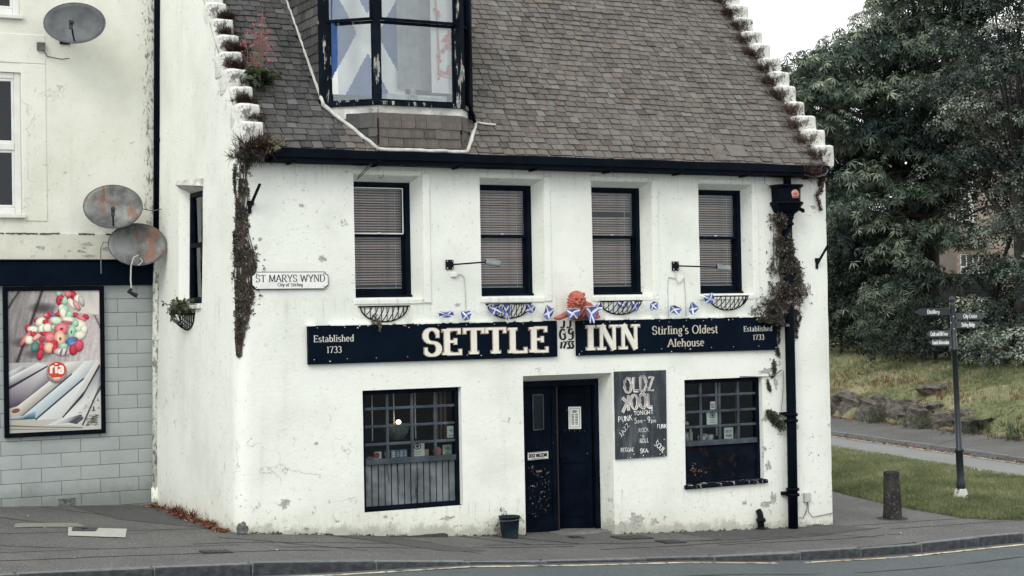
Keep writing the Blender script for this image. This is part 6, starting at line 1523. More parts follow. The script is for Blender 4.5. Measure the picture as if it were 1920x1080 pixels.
t, c, n, ax, az = dish('rust streaked satellite dish, upper one of the overlapping pair', -.65, 4.215, .40, .315, fc, rusty('rust_streaked_dish', (.36, .37, .36), 2.0, .0), True)
m = MB(); m.tube([c - ax * .38 - n * .02, c - ax * .6 + V3((0, .25, -.02)), c - ax * .8 + V3((0, .4, .02)), c - ax * .92 + V3((0, .42, .12))], .007, 5); m.build('cable', CABLE, t)
t, c, n, ax, az = dish('satellite dish with an orange rust patch, lower one of the overlapping pair', -.32, 3.69, .40, .305, fc + V3((.06, 0, 0)), rusty('rust_patched_dish', (.33, .34, .34), 7.0, .38), False)
for k in range(1): pass
b = c - az * .21 + n * .09
m = MB(); q = [b, b + n * .06 + az * .03, b + n * .07 + ax * .06, b + n * .05 + ax * .10 - az * .12, b + n * .03 + ax * .11 - az * .32, b + n * .02 + ax * .10 - az * .46]; m.tube(q, .010, 6); m.tube([b + ax * -.03 + n * .02, b + ax * -.06 - az * .05 + n * .03, b - az * .11 + n * .03], .007, 6); m.build('dangling_cable', CABLEW, t)
e = q[-1]; m = MB(); m.tube([e + az * .02, e + ax * .04 - az * .02], .02, 8); m.tube([e + ax * .05 - az * .01, e - ax * .02 - az * .06, e - ax * .075 - az * .085], [.026, .026, .034], 10); m.build('hanging_receiver', simple('black_receiver', (.012, .015, .02)), t)
m = MB(); m.tube([c + ax * .40 + az * .05, c + ax * .46 + az * .06, c + ax * .50 - az * .05, c + ax * .5 - az * .4], .007, 5); m.build('cable', CABLE, t)
t = thing('wall_hook', 'small bracket and cable stub beside the highest dish', 'bracket', (-1.52, YS, 6.55))
m = MB(); m.box(-1.58, -1.47, YS - .06, YS + .01, 6.44, 6.55); m.tube([(-1.50, YS - .04, 6.46), (-1.44, YS - .04, 6.36), (-1.25, YS - .05, 6.33), (-1.15, YS - .1, 6.34)], .008, 6); m.build('clamp', CABLE, t)

# ------------------------------------------------------------------ framed picture poster
t = thing('framed_poster', 'black framed poster of spilled sweets above rolled newspapers on the shop front', 'poster', (-1.39, YS - .05, 1.05))
fx0, fx1, fz0, fz1 = -2.085, -.70, 1.055, 3.14; fw = .062
m = MB(); m.box(fx0, fx0 + fw, YS - .07, YS + .02, fz0, fz1); m.box(fx1 - fw, fx1, YS - .07, YS + .02, fz0, fz1); m.box(fx0 + fw, fx1 - fw, YS - .069, YS + .02, fz0, fz0 + fw); m.box(fx0 + fw, fx1 - fw, YS - .069, YS + .02, fz1 - fw, fz1); m.build('frame', BLACK, t, bevel=.006)
PK = NT('poster_print'); _a = PK.n('ShaderNodeAttribute', attribute_name='ink').outputs['Color']; PK = PK.pbr(_a, .35, .35)
def lin(c): return tuple(((x / 255) / 12.92 if x / 255 <= .04045 else ((x / 255 + .055) / 1.055) ** 2.4) for x in c) + (1,)
pm_ = MB(); lay = 0
PX = lambda X_, Y_: (lerp(fx0 + fw, fx1 - fw, (X_ - 28) / 647), lerp(fz1 - fw, fz0 + fw, (Y_ - 45) / 975))
def pface(pts, cols, L=None):
    global lay
    if L is None: lay += 1; L = lay
    pm_.face([(PX(*p)[0], YS - .045 - .00012 * L, PX(*p)[1]) for p in pts])
    for k in range(len(pts)): pm_.c.append(lin(cols[k] if isinstance(cols[0], (tuple, list)) else cols))
nx, ny = 66, 70
def wood(X_, Y_):
    u = (X_ - 28) / 647; g = fbm(X_ * .045 + Y_ * .012, Y_ * .006, 4, 4) * 26 + fbm(X_ * .16 + Y_ * .05, Y_ * .02, 1, 2) * 14
    b = lerp(128, 198, min(1, u * 1.25)) + g
    for (xa, ya, xb, yb, w_) in ((105, 48, 32, 160, 5), (268, 45, 86, 540, 7), (640, 222, 682, 310, 4), (420, 45, 380, 200, 3)):
        t_ = max(0, min(1, ((X_ - xa) * (xb - xa) + (Y_ - ya) * (yb - ya)) / ((xb - xa) ** 2 + (yb - ya) ** 2))); d = math.hypot(X_ - xa - t_ * (xb - xa), Y_ - ya - t_ * (yb - ya))
        if d < w_ * 2: b *= lerp(.25, 1, max(0, (d - w_ * .6) / (w_ * 1.4)))
    for (cx, cy, rx, ry, k) in ((270, 165, 110, 45, .45), (120, 400, 80, 40, .55), (230, 480, 110, 40, .55)):
        q = ((X_ - cx) / rx) ** 2 + ((Y_ - cy) / ry) ** 2
        if q < 1: b *= lerp(k, 1, q)
    b = max(18, min(225, b)); return (b, b * .955, b * .95)
for i in range(nx):
    for j in range(ny):
        q = [(lerp(28, 675, (i + a) / nx), lerp(45, 540, (j + c) / ny)) for a, c in ((0, 1), (1, 1), (1, 0), (0, 0))]; pface(q, [wood(*p) for p in q], 0)
for P_, C_ in [([(28, 1020), (675, 1020), (675, 538), (28, 538)], [(176, 172, 160), (196, 194, 188), (214, 214, 212), (170, 168, 168)]),
    ([(28, 700), (300, 560), (230, 542), (28, 640)], [(110, 108, 115), (208, 207, 208), (226, 226, 224), (226, 226, 224)]), ([(28, 640), (150, 575), (120, 560), (28, 600)], [(180, 180, 180), (120, 118, 122), (200, 200, 200), (220, 220, 220)]),
    ([(28, 722), (300, 572), (300, 562), (28, 700)], (40, 40, 52)), ([(28, 850), (110, 828), (340, 660), (300, 572), (28, 722)], [(58, 52, 70), (70, 62, 80), (98, 92, 108), (214, 210, 210), (150, 142, 150)]),
    ([(35, 880), (110, 828), (340, 655), (345, 668), (120, 850)], (36, 38, 50)), ([(110, 905), (470, 620), (560, 540), (430, 545), (300, 680), (42, 868)], [(150, 148, 142), (170, 168, 165), (200, 200, 198), (232, 231, 226), (234, 231, 222), (222, 214, 202)]),
    ([(72 + 38 * cos(a * pi / 8), 868 + 24 * sin(a * pi / 8) - 6 * cos(a * pi / 8)) for a in range(15, -1, -1)], (214, 188, 172)), ([(74 + 30 * cos(a * pi / 8), 868 + 16 * sin(a * pi / 8) - 5 * cos(a * pi / 8)) for a in range(15, -1, -1)], (120, 78, 74)),
    ([(110, 912), (470, 632), (470, 620), (112, 904)], (44, 48, 60)), ([(215, 930), (560, 655), (648, 532), (560, 540), (470, 632), (128, 905)], [(158, 176, 182), (170, 180, 184), (196, 200, 202), (228, 229, 226), (226, 232, 230), (196, 214, 220)]),
    ([(34, 928), (120, 930), (208, 928), (212, 874), (120, 905), (34, 912)], [(30, 46, 66), (24, 40, 60), (34, 60, 84), (150, 180, 196), (170, 196, 206), (190, 200, 204)]),
    ([(212, 940), (560, 668), (552, 656), (208, 928)], (48, 52, 62)), ([(400, 935), (665, 560), (668, 530), (648, 532), (565, 660), (215, 938)], [(196, 197, 194), (214, 214, 210), (214, 206, 196), (226, 218, 206), (224, 226, 224), (214, 217, 216)]),
    ([(400, 935), (560, 800), (676, 590), (668, 560), (560, 745), (398, 922)], (50, 52, 62)), ([(290, 975), (540, 992), (630, 790), (676, 690), (676, 575), (545, 790), (404, 930)], [(206, 206, 200), (198, 198, 194), (214, 214, 210), (100, 102, 112), (120, 120, 130), (196, 198, 200), (224, 225, 222)]),
    ([(545, 992), (640, 795), (676, 740), (676, 700), (628, 790), (535, 985)], (70, 72, 80)), ([(290, 978), (430, 966), (548, 944), (534, 912), (430, 932)], [(226, 226, 222), (150, 152, 152), (58, 68, 80), (36, 46, 62), (200, 202, 200)]), ([(440, 964), (500, 978), (545, 944), (530, 918)], (62, 72, 84)),
    ([(28, 962), (280, 985), (540, 1000), (540, 1008), (28, 975)], (120, 116, 108)), ([(28, 990), (540, 1016), (28, 996)], (110, 106, 98))]: pface(P_, C_)
for k in range(60):                                     # columns of newsprint
    a = rnd.random(); X0, Y0 = lerp(560, 640, a), rnd.uniform(915, 990); L_ = rnd.uniform(10, 30)
    pface([(X0, Y0 + 3), (X0 + L_, Y0 + 2), (X0 + L_, Y0 - 1), (X0, Y0)], (92, 90, 90), 60)
for k in range(46):
    a = rnd.random(); b_ = rnd.uniform(-.5, .5); X0, Y0 = lerp(500, 600, a) + b_ * 40, lerp(960, 800, a) + b_ * 40; L_ = rnd.uniform(6, 22)
    pface([(X0, Y0 + 2.5), (X0 + L_, Y0 + 5), (X0 + L_, Y0 + 3), (X0, Y0)], (128, 128, 130), 61)
for (xa, ya, s) in ((616, 885, 26), (655, 870, 9), (650, 815, 14)): pface([(xa, ya + 4), (xa + s * .3, ya + 4), (xa + s * .4, ya - s), (xa + s * .1, ya - s)], (38, 38, 44), 62); pface([(xa - s * .3, ya + 5), (xa + s * .7, ya + 5), (xa + s * .7, ya), (xa - s * .3, ya)], (38, 38, 44), 63)
# glass jar and sweets
def blob(cx, cy, rx, ry, an, c, hole=False, L=None):
    if cy < 520: rx, ry = rx * 1.22, ry * 1.22
    ca_, sa_ = cos(radians(an)), sin(radians(an)); n = 14
    R = lambda r, q, ox=0, oy=0: (cx + ox + rx * r * cos(q) * ca_ - ry * r * sin(q) * sa_, cy + oy + rx * r * cos(q) * sa_ + ry * r * sin(q) * ca_)
    dk_ = tuple(x * .52 for x in c); lt = tuple(min(250, x * 1.0 + 26) for x in c); qs = [-2 * pi * k / n for k in range(n)]
    global lay; lay += 1
    for k in range(n):
        a, b = qs[k], qs[(k + 1) % n]
        sh = lambda q: tuple(lerp(x, y, .5 + .5 * sin(q)) for x, y in zip(c, dk_))
        pface([R(.55, a, 0, -ry * .12), R(1, a), R(1, b), R(.55, b, 0, -ry * .12)], [c, sh(a), sh(b), c], lay)
    pface([R(.55, q, 0, -ry * .12) for q in qs], [lt if sin(q) < 0 else c for q in qs], lay)
    if hole: lay += 1; pface([R(.22, q) for q in qs], tuple(x * .5 for x in c), lay)
RED, PNK, MNT, CRM, PCH, BLU, TEA = (196, 38, 62), (226, 120, 128), (160, 206, 178), (232, 228, 206), (236, 190, 160), (76, 112, 160), (70, 130, 120)
pface([(350, 50), (395, 190), (500, 200), (580, 130), (600, 50)], [(150, 146, 144), (170, 165, 160), (200, 196, 192), (214, 210, 206), (200, 198, 196)])
pface([(520, 200), (670, 215), (672, 60), (600, 60), (570, 140)], [(216, 208, 200), (226, 220, 210), (222, 214, 204), (190, 186, 184), (214, 208, 204)])
for a in [(395, 110, 26, 34, 10, RED, 1), (430, 115, 20, 34, 30, MNT), (475, 85, 32, 34, 0, RED, 1), (480, 140, 18, 40, -35, CRM), (515, 105, 20, 26, 10, CRM), (450, 70, 22, 18, 0, PNK), (385, 65, 16, 14, 0, MNT), (510, 150, 16, 38, -30, (210, 150, 150)), (405, 165, 22, 20, 0, CRM), (430, 175, 18, 26, -20, MNT), (545, 120, 16, 34, -20, (190, 186, 180)),
          (325, 205, 18, 16, 0, RED), (300, 225, 20, 14, 20, RED), (345, 214, 18, 13, 5, BLU), (380, 210, 20, 14, 0, RED), (290, 215, 14, 10, 0, PNK), (500, 215, 22, 14, 10, RED), (575, 230, 20, 16, 20, RED), (540, 238, 34, 12, 30, PNK), (415, 205, 22, 42, -15, CRM), (455, 215, 22, 26, 30, MNT),
          (228, 250, 20, 14, 0, RED), (255, 260, 34, 24, -35, CRM), (290, 262, 20, 16, 0, RED), (330, 265, 22, 20, 0, PNK), (362, 255, 40, 24, 10, (206, 222, 196)), (448, 248, 42, 18, 8, CRM), (445, 268, 40, 10, 8, (196, 90, 100)), (165, 300, 18, 22, 20, RED), (200, 312, 34, 20, 5, CRM), (262, 308, 24, 30, 30, CRM), (300, 305, 28, 28, 0, CRM), (345, 300, 18, 16, 0, MNT), (400, 312, 46, 36, 0, PNK, 1), (525, 295, 44, 38, 30, CRM), (500, 275, 20, 22, 0, MNT), (470, 335, 24, 46, 12, MNT, 1), (560, 320, 22, 28, 0, CRM),
          (150, 370, 54, 15, -52, (214, 110, 110)), (204, 345, 16, 16, 0, RED), (172, 385, 26, 26, 0, CRM), (230, 362, 40, 14, -35, (228, 170, 160)), (300, 345, 50, 14, 8, RED), (318, 372, 34, 30, 0, PNK), (390, 380, 34, 46, -12, PCH, 1), (530, 360, 36, 26, -10, CRM), (470, 395, 40, 20, -15, BLU), (475, 415, 30, 12, -10, (90, 140, 190)), (260, 385, 16, 14, 0, RED), (345, 408, 24, 18, 0, RED),
          (215, 432, 30, 24, -50, TEA), (258, 435, 20, 24, 0, RED), (310, 442, 31, 32, 0, PCH), (350, 448, 16, 30, 20, RED), (412, 432, 27, 18, 0, MNT), (248, 485, 18, 34, 15, RED), (405, 472, 52, 24, 2, (214, 200, 196)), (395, 472, 6, 22, 20, (120, 90, 120)), (430, 474, 6, 22, 20, (120, 90, 120)), (482, 458, 26, 32, 10, RED), (522, 430, 28, 36, 10, (206, 70, 96))]: blob(*a)
lay += 2; blob(362, 612, 74, 76, 0, (186, 182, 172)); lay += 1
pface([(363 + 66 * cos(-a * pi / 12), 596 + 58 * sin(-a * pi / 12)) for a in range(24)], (206, 66, 44)); pface([(335, 650), (385, 645), (380, 672), (350, 672)], [(230, 226, 214), (230, 226, 214), (206, 66, 44), (214, 100, 80)])
m0 = len(pm_.v); lz = YS - .045 - .00012 * (lay + 3)
tmpm = MB(); ink(tmpm, 'ria', lambda u, v, w_: (PX(315, 0)[0] + u, lz - w_ * .2, PX(0, 618)[1] + v),   .145, .25, .22, width=.19, proud=.0001)
for f in tmpm.f:
    pm_.face([tmpm.v[i] for i in f]); pm_.c += [lin((244, 238, 226))] * len(f)
pm_.build('print', PK, t)

# ------------------------------------------------------------------ foliage helpers (numpy)
import numpy as np
nr = np.random.default_rng(1733)
def leaf_mat(name, cols, rough=.45, trans=.3, spec=.4):
    m = NT(name); col = m.ramp(m.n('ShaderNodeAttribute', attribute_name='tint').outputs['Fac'], cols)
    b = m.n('ShaderNodeBsdfPrincipled'); m.l(col, b.inputs['Base Color']); b.inputs['Roughness'].default_value = rough; b.inputs['Specular IOR Level'].default_value = spec
    t_ = m.n('ShaderNodeBsdfTranslucent'); m.l(m.mix(.5, col, (.10, .14, .03)), t_.inputs[0])
    mx = m.n('ShaderNodeMixShader'); mx.inputs[0].default_value = trans; m.l(b.outputs[0], mx.inputs[1]); m.l(t_.outputs[0], mx.inputs[2]); m.l(mx.outputs[0], m.out.inputs[0])
    return m.mat
def rot_from_normal(Nm, spin):
    """N x 3 normals and N spins -> N x 3 x 3 frames whose z axis is the normal"""
    z = Nm / np.linalg.norm(Nm, axis=1, keepdims=True)
    a = np.where(np.abs(z[:, 2:3]) < .9, np.array([[0, 0, 1.0]]), np.array([[1.0, 0, 0]]))
    x = np.cross(a, z); x /= np.linalg.norm(x, axis=1, keepdims=True); y = np.cross(z, x)
    c, s = np.cos(spin)[:, None], np.sin(spin)[:, None]
    return np.stack([x * c + y * s, -x * s + y * c, z], axis=2)
def scatter(name, mat, T, pos, frames, scale, tint, parent=None, loc=(0, 0, 0), tvar=.12, smooth=False):
    """T: k x 4 x 3 template quads, copied onto every position; one mesh"""
    N, k = len(pos), len(T); o = np.array(ORG[parent.name] if parent else loc)
    P = np.einsum('nij,kqj->nkqi', frames, T) * scale[:, None, None, None] + (pos - o)[:, None, None, :]
    P = P.reshape(-1, 3).astype(np.float32); F = N * k
    me = bpy.data.meshes.new(name); me.vertices.add(F * 4); me.vertices.foreach_set('co', P.ravel())
    me.loops.add(F * 4); me.loops.foreach_set('vertex_index', np.arange(F * 4, dtype=np.int32)); me.polygons.add(F)
    me.polygons.foreach_set('loop_start', np.arange(0, F * 4, 4, dtype=np.int32)); me.polygons.foreach_set('loop_total', np.full(F, 4, dtype=np.int32))
    tt = np.clip(np.repeat(tint, k) + nr.normal(0, tvar, F), 0.001, .999).astype(np.float32)
    at = me.attributes.new('tint', 'FLOAT', 'FACE'); at.data.foreach_set('value', tt)
    me.materials.append(mat); me.update(calc_edges=True); me.validate()
    ob = bpy.data.objects.new(name, me); COL.objects.link(ob)
    if parent: ob.parent = parent
    else: ob.location = loc
    ORG[ob.name] = V3(o); return ob
def leafq(L, W, droop=0.0, az=0.0, base=0.0, fold=.0):
    """one leaf as a quad lying along direction az, drooping"""
    c, s = cos(az), sin(az); d = lambda r, w_, z: (r * c - w_ * s, r * s + w_ * c, z)
    return [d(base, 0, 0), d(base + L * .45, -W / 2, -droop * L * .35 + fold), d(base + L, 0, -droop * L), d(base + L * .45, W / 2, -droop * L * .35 + fold)]
ROSETTE = np.array([leafq(.22, .058, (.75, .45, .95)[k % 3], 2 * pi * k / 8 + .2 * (k % 2), .02, .0) for k in range(8)])
BROAD = np.array([leafq(.10, .055, (.5, .2, .7)[k % 3], 2 * pi * k / 5 + .3, .03) for k in range(5)])
SMALL = np.array([leafq(1.0, .62, .3, 0, 0), leafq(.8, .5, .5, 2.4, 0), leafq(.9, .55, .4, 4.3, 0)])
BLADE = np.array([[(-.06, 0, 0), (.06, 0, 0), (.03, .12, .6), (.0, .28, 1.0)], [(.1, .1, 0), (.2, .1, 0), (.24, -.02, .55), (.26, -.2, .9)], [(-.2, 0, 0), (-.12, .02, 0), (-.2, .05, .5), (-.34, .08, .8)]])
TWIG = np.array([[(-.03, 0, 0), (.03, 0, 0), (.02 + dx, dy, .6), (dx * 1.8, dy * 1.8, 1.0)] for dx, dy in ((0, 0), (.35, .1), (-.3, .2), (.1, -.4), (-.15, -.3))])

CREEP = leaf_mat('creeper_leaf', [(0, (.012, .013, .011)), (.35, (.034, .032, .027)), (.6, (.068, .045, .037)), (.8, (.105, .106, .080)), (1, (.34, .34, .28))], .7, .1, .2)
MOSS = leaf_mat('dead_moss_brown', [(0, (.014, .010, .009)), (.45, (.040, .024, .022)), (.75, (.075, .042, .038)), (1, (.16, .12, .09))], .9, .1, .1)
WEED = leaf_mat('weed_green', [(0, (.030, .040, .024)), (.6, (.060, .078, .042)), (1, (.13, .15, .085))], .6, .25, .3)
DRYG = leaf_mat('dry_straw', [(0, (.09, .075, .045)), (.6, (.22, .19, .12)), (1, (.38, .34, .24))], .8, .2, .2)
DEADL = leaf_mat('red_brown_dead_leaf', [(0, (.050, .016, .010)), (.5, (.155, .052, .030)), (.8, (.26, .105, .06)), (1, (.36, .22, .15))], .8, .1, .2)
PINKF = leaf_mat('valerian_pink', [(0, (.30, .045, .085)), (.5, (.52, .13, .17)), (1, (.66, .30, .32))], .7, .3, .2)

def creeper(name, label, cat, pts, n, base, bulge, mat=CREEP, size=(.014, .034), twigs=True, frontal=True, tb=.45):
    t = thing(name, label, cat, base)
    P, Nn, S, Tn = [], [], [], []
    seg = list(zip(pts, pts[1:])); wsum = [(a[2] + b[2]) * abs(a[1] - b[1] or .05) for a, b in seg]; tot = sum(wsum)
    for (a, b), w_ in zip(seg, wsum):
        for k in range(int(n * w_ / tot)):
            q = rnd.random(); g = rnd.gauss(0, .42); g = max(-1.25, min(1.25, g)); x = lerp(a[0], b[0], q) + g * lerp(a[2], b[2], q); z = lerp(a[1], b[1], q) + rnd.gauss(0, .015)
            if fbm(x * 11, z * 6, 3) < -.02 - .16 * (1 - abs(g)): continue
            d = bulge * max(0, 1 - g * g) * rnd.random() ** .6 + .004
            p = wbase(x, z, disp(x, z) - d); P.append(p); Nn.append((rnd.gauss(0, .7), -1 + rnd.gauss(0, .3), rnd.gauss(.35, .6))); S.append(rnd.uniform(*size)); Tn.append(tb + .28 * fbm(x * 6, z * 6, 1) + rnd.gauss(0, .22))
    P, Nn, S, Tn = np.array(P), np.array(Nn), np.array(S), np.array(Tn)
    scatter('leaves', mat, SMALL, P, rot_from_normal(Nn, nr.uniform(0, 6.28, len(P))), S, Tn, t)['kind'] = 'stuff'
    if twigs:
        m = MB()
        for k in range(max(4, n // 80)):
            g0 = rnd.gauss(0, .35); i0 = rnd.randrange(len(seg)); q = []
            for i in range(i0, min(i0 + 3, len(seg)) + 1):
                a = pts[i]; u, z = a[0] + g0 * a[2] + rnd.gauss(0, .015), a[1]; q.append(tuple(wbase(u, z, disp(u, z) - .012 - bulge * .3 * rnd.random())))
            if len(q) > 1: m.tube(q, .006, 5)
        m.build('stems', simple('twig_bark', (.05, .035, .028), (.10, .08, .065)), t)
    return t
creeper('wall_creeper', 'dark withered creeper running down the left front corner above the street name plate', 'creeper',
        [(.02, 4.55, .14), (.01, 4.25, .13), (-.01, 4.0, .14), (.0, 3.7, .16), (.04, 3.42, .25), (.06, 3.15, .28), (.05, 2.92, .24), (.01, 2.65, .16), (-.02, 2.40, .10), (-.03, 2.18, .05)], 5600, tuple(wbase(0, 2.2)), .028)
creeper('wall_creeper', 'thin dark wisp of creeper beside the main one on the left corner', 'creeper', [(-.14, 4.55, .03), (-.14, 4.40, .03), (-.13, 4.22, .02)], 190, tuple(wbase(-.14, 4.2)), .02, twigs=False)
creeper('wall_creeper', 'small dark tuft of creeper left of the flagpole bracket', 'creeper', [(-.14, 3.82, .018), (-.13, 3.62, .04), (-.12, 3.48, .012)], 190, tuple(wbase(-.13, 3.5)), .02, twigs=False)
creeper('pipe_creeper', 'dense dark creeper growing over the drainpipe under the hopper', 'creeper',
        [(8.27, 4.04, .18), (8.29, 3.90, .15), (8.34, 3.62, .20), (8.38, 3.30, .29), (8.43, 3.05, .33), (8.40, 2.85, .40), (8.28, 2.72, .46), (8.14, 2.60, .40), (8.05, 2.47, .26), (8.30, 2.40, .18)], 9500, (8.35, -.05, 2.4), .22)
creeper('pipe_creeper', 'thin creeper wisps on the wall right of the drainpipe below the main growth', 'creeper', [(8.56, 2.62, .10), (8.62, 2.5, .10), (8.55, 2.36, .09), (8.58, 2.2, .03)], 420, (8.57, -.02, 2.2), .03)
creeper('pipe_creeper', 'patchy creeper strip between the right sign board and the drainpipe', 'creeper', [(8.24, 2.40, .05), (8.26, 2.2, .05), (8.24, 2.0, .055), (8.18, 1.78, .08), (8.12, 1.66, .10)], 620, (8.24, -.02, 1.7), .03, twigs=False)
creeper('wall_fern', 'dark little fern on the wall left of the drainpipe under the cable', 'fern', [(8.03, 1.60, .02), (8.06, 1.50, .03), (8.11, 1.40, .025)], 160, (8.06, -.02, 1.4), .04, WEED, (.015, .03), False, True, .25)
creeper('wall_weed', 'leafy green weed growing behind the drainpipe collar', 'weed', [(8.0, 1.18, .04), (8.12, 1.09, .16), (8.20, 1.0, .14), (8.26, .90, .05)], 620, (8.18, -.05, .9), .12, WEED, (.018, .04), True, True, .3)
creeper('gutter_corner_weed', 'reddish weed hanging from the eaves at the right corner', 'weed', [(9.10, 4.78, .06), (9.12, 4.62, .09), (9.10, 4.45, .07), (9.0, 4.3, .03), (9.07, 4.1, .02)], 620, (9.1, -.03, 4.1), .08, MOSS, (.014, .03), True, True, .65)
creeper('basket_moss', 'dry moss straggling below the first wire basket', 'moss', [(1.84, 2.66, .05), (1.86, 2.58, .09), (1.90, 2.50, .07), (1.88, 2.44, .03)], 340, (1.87, -.05, 2.44), .10, DRYG, (.010, .022), True, True, .25)
creeper('mould_stain', 'dark brown mould and moss on the wall foot behind the bucket', 'moss', [(3.62, .06, .05), (3.66, -.02, .12), (3.62, -.12, .20), (3.60, -.22, .22), (3.62, -.32, .22)], 700, (3.6, -.01, -.3), .012, MOSS, (.004, .013), False, True, .45)
# tufts on the crow steps
def tuft(label, p, r, h, n, mat=MOSS, T=TWIG, tb=.4, name='moss_tuft', cat='moss', group='dead moss tufts on the crow steps', lean=(0, 0, 1)):
    t = thing(name, label, cat, p, group)
    q = nr.normal(0, 1, (n, 3)) * np.array([r * .5, r * .5, r * .22]) + np.array(p)
    nn = nr.normal(0, .55, (n, 3)) + np.array(lean)
    scatter('sprigs', mat, T, q, rot_from_normal(nn, nr.uniform(0, 6.28, n)), nr.uniform(.5, 1, n) * h, np.clip(nr.normal(tb, .2, n), 0, 1), t)['kind'] = 'stuff'
    return t
W_ORD = ['lowest', 'second', 'third', 'fourth', 'fifth', 'sixth', 'seventh', 'eighth', 'ninth', 'tenth', 'eleventh', 'twelfth']
for k in range(7):
    z = 5.13 + .248 * k; y = -.02 + .208 * k
    tuft(f'dark moss on the {W_ORD[k]} crow step of the left gable', (.02 * z + (.22 if k % 2 == 0 else .15), y + .02, z - .02), (.12, .13, .10, .13, .14, .12, .12)[k], (.09, .12, .08, .12, .13, .10, .11)[k], (110, 150, 60, 170, 190, 130, 150)[k], tb=.35)
for k in range(12):
    z = 4.98 + .248 * k; y = .0 + .208 * k
    tuft(f'dark reddish moss in the {W_ORD[k]} step of the right gable beside the slates', (8.90 + (.06 if k % 3 == 0 else 0), y - .02, z - .10), .18, .12, 300, tb=(.72 if k in (0, 1, 2, 3) else .5))
tuft('shaggy dry plant clump filling the gutter end at the left corner', (.28, -.12, 4.74), .20, .16, 420, MOSS, TWIG, .45, 'gutter_weed', 'weed', None)
tuft('pale dry grass hanging over the gutter end at the left corner', (.40, -.20, 4.78), .15, .15, 150, DRYG, BLADE, .5, 'dry_grass', 'grass', None, (0, -.7, -.2))
tuft('dark moss hanging under the lowest left crow step', (.17, -.16, 4.66), .16, .14, 300, CREEP, TWIG, .3, 'hanging_moss', 'moss', None, (0, -.5, -.7))
tuft('brown twiggy weed growing out of the gutter beside the hopper', (8.72, -.2, 4.63), .16, .16, 170, MOSS, TWIG, .6, 'gutter_weed', 'weed', None, (.3, -.3, .6))
tuft('green foliage at the foot of the pink valerian', (.52, .58, 5.72), .20, .13, 240, WEED, SMALL, .3, 'valerian_leaves', 'plant', None)
# pink valerian
t = thing('valerian_plant', 'pink flowering valerian growing on the left crow steps against the slates', 'plant', (.60, .62, 5.75))
m = MB(); fp = []
for k in range(13):
    a = V3((.50 + rnd.gauss(0, .05), .62 + rnd.gauss(0, .04), 5.70)); e = V3((.52 + rnd.uniform(-.22, .34), .60 + rnd.uniform(-.15, .15), rnd.uniform(5.95, 6.62)))
    if e.z > 6.35: e.x = .52 + rnd.uniform(-.10, .2)
    mid = a.lerp(e, .5) + V3((rnd.gauss(0, .03), -.04, .05)); m.tube([a, mid, e], .004, 5)
    for q in range(rnd.randrange(2, 5)):
        c = a.lerp(e, rnd.uniform(.55, 1)) + V3((rnd.gauss(0, .04), rnd.gauss(0, .03), rnd.gauss(0, .03))); m.tube([mid.lerp(e, .3), c], .003, 4)
        for w_ in range(9): fp.append(c + V3((rnd.gauss(0, .022), rnd.gauss(0, .022), rnd.gauss(0, .018))))
m.build('stems', simple('pinkish_stem', (.12, .10, .07), (.22, .12, .10)), t)
fp = np.array(fp); scatter('flowers', PINKF, SMALL, fp, rot_from_normal(nr.normal(0, 1, (len(fp), 3)) + np.array([-.2, -.8, .3]), nr.uniform(0, 6, len(fp))), nr.uniform(.012, .026, len(fp)), nr.uniform(.2, 1, len(fp)), t)
# plant in the gable basket, weeds and dead leaves along the gable foot
tuft('straggling grey green plant spilling over the side wall basket', (-.04, 2.05, 2.80), .20, .10, 130, WEED, SMALL, .55, 'basket_plant', 'plant', None, (-.3, -.4, .7))
n = 460; q = nr.random(n); yy = .05 + 3.5 * q; pos = np.stack([-.06 - np.abs(nr.normal(0, .07, n)) - .03 * np.sin(yy * 4), yy, np.zeros(n)], 1)
pos[:, 2] = [zg(a, b) + .012 + abs(rnd.gauss(0, .012)) for a, b in pos[:, :2]]
o = scatter('fallen_leaves', DEADL, np.array([leafq(1, .45, .2, 0, 0), leafq(.8, .4, .0, 2.2, 0)]), pos, rot_from_normal(nr.normal(0, .45, (n, 3)) + np.array([0, 0, 1]), nr.uniform(0, 6.28, n)), nr.uniform(.03, .085, n), nr.uniform(.1, 1, n))
tag(o, 'reddish brown dead leaves drifted along the foot of the gable', 'leaves', kind='stuff')
for (y, h, lb) in ((2.35, .13, 'taller red brown dead fern at the gable foot, farther one'), (1.75, .12, 'taller red brown dead fern at the gable foot, nearer one'), (.85, .10, 'low red brown dead weed near the gable corner')):
    tuft(lb, (-.07, y, zg(-.07, y) + .02), .13, h, 26, DEADL, np.array([leafq(1, .13, -.9, a, .0) for a in (0, 1.2, 2.5, 3.8, 5)]), .4, 'dead_fern', 'fern', 'dead ferns at the gable foot')
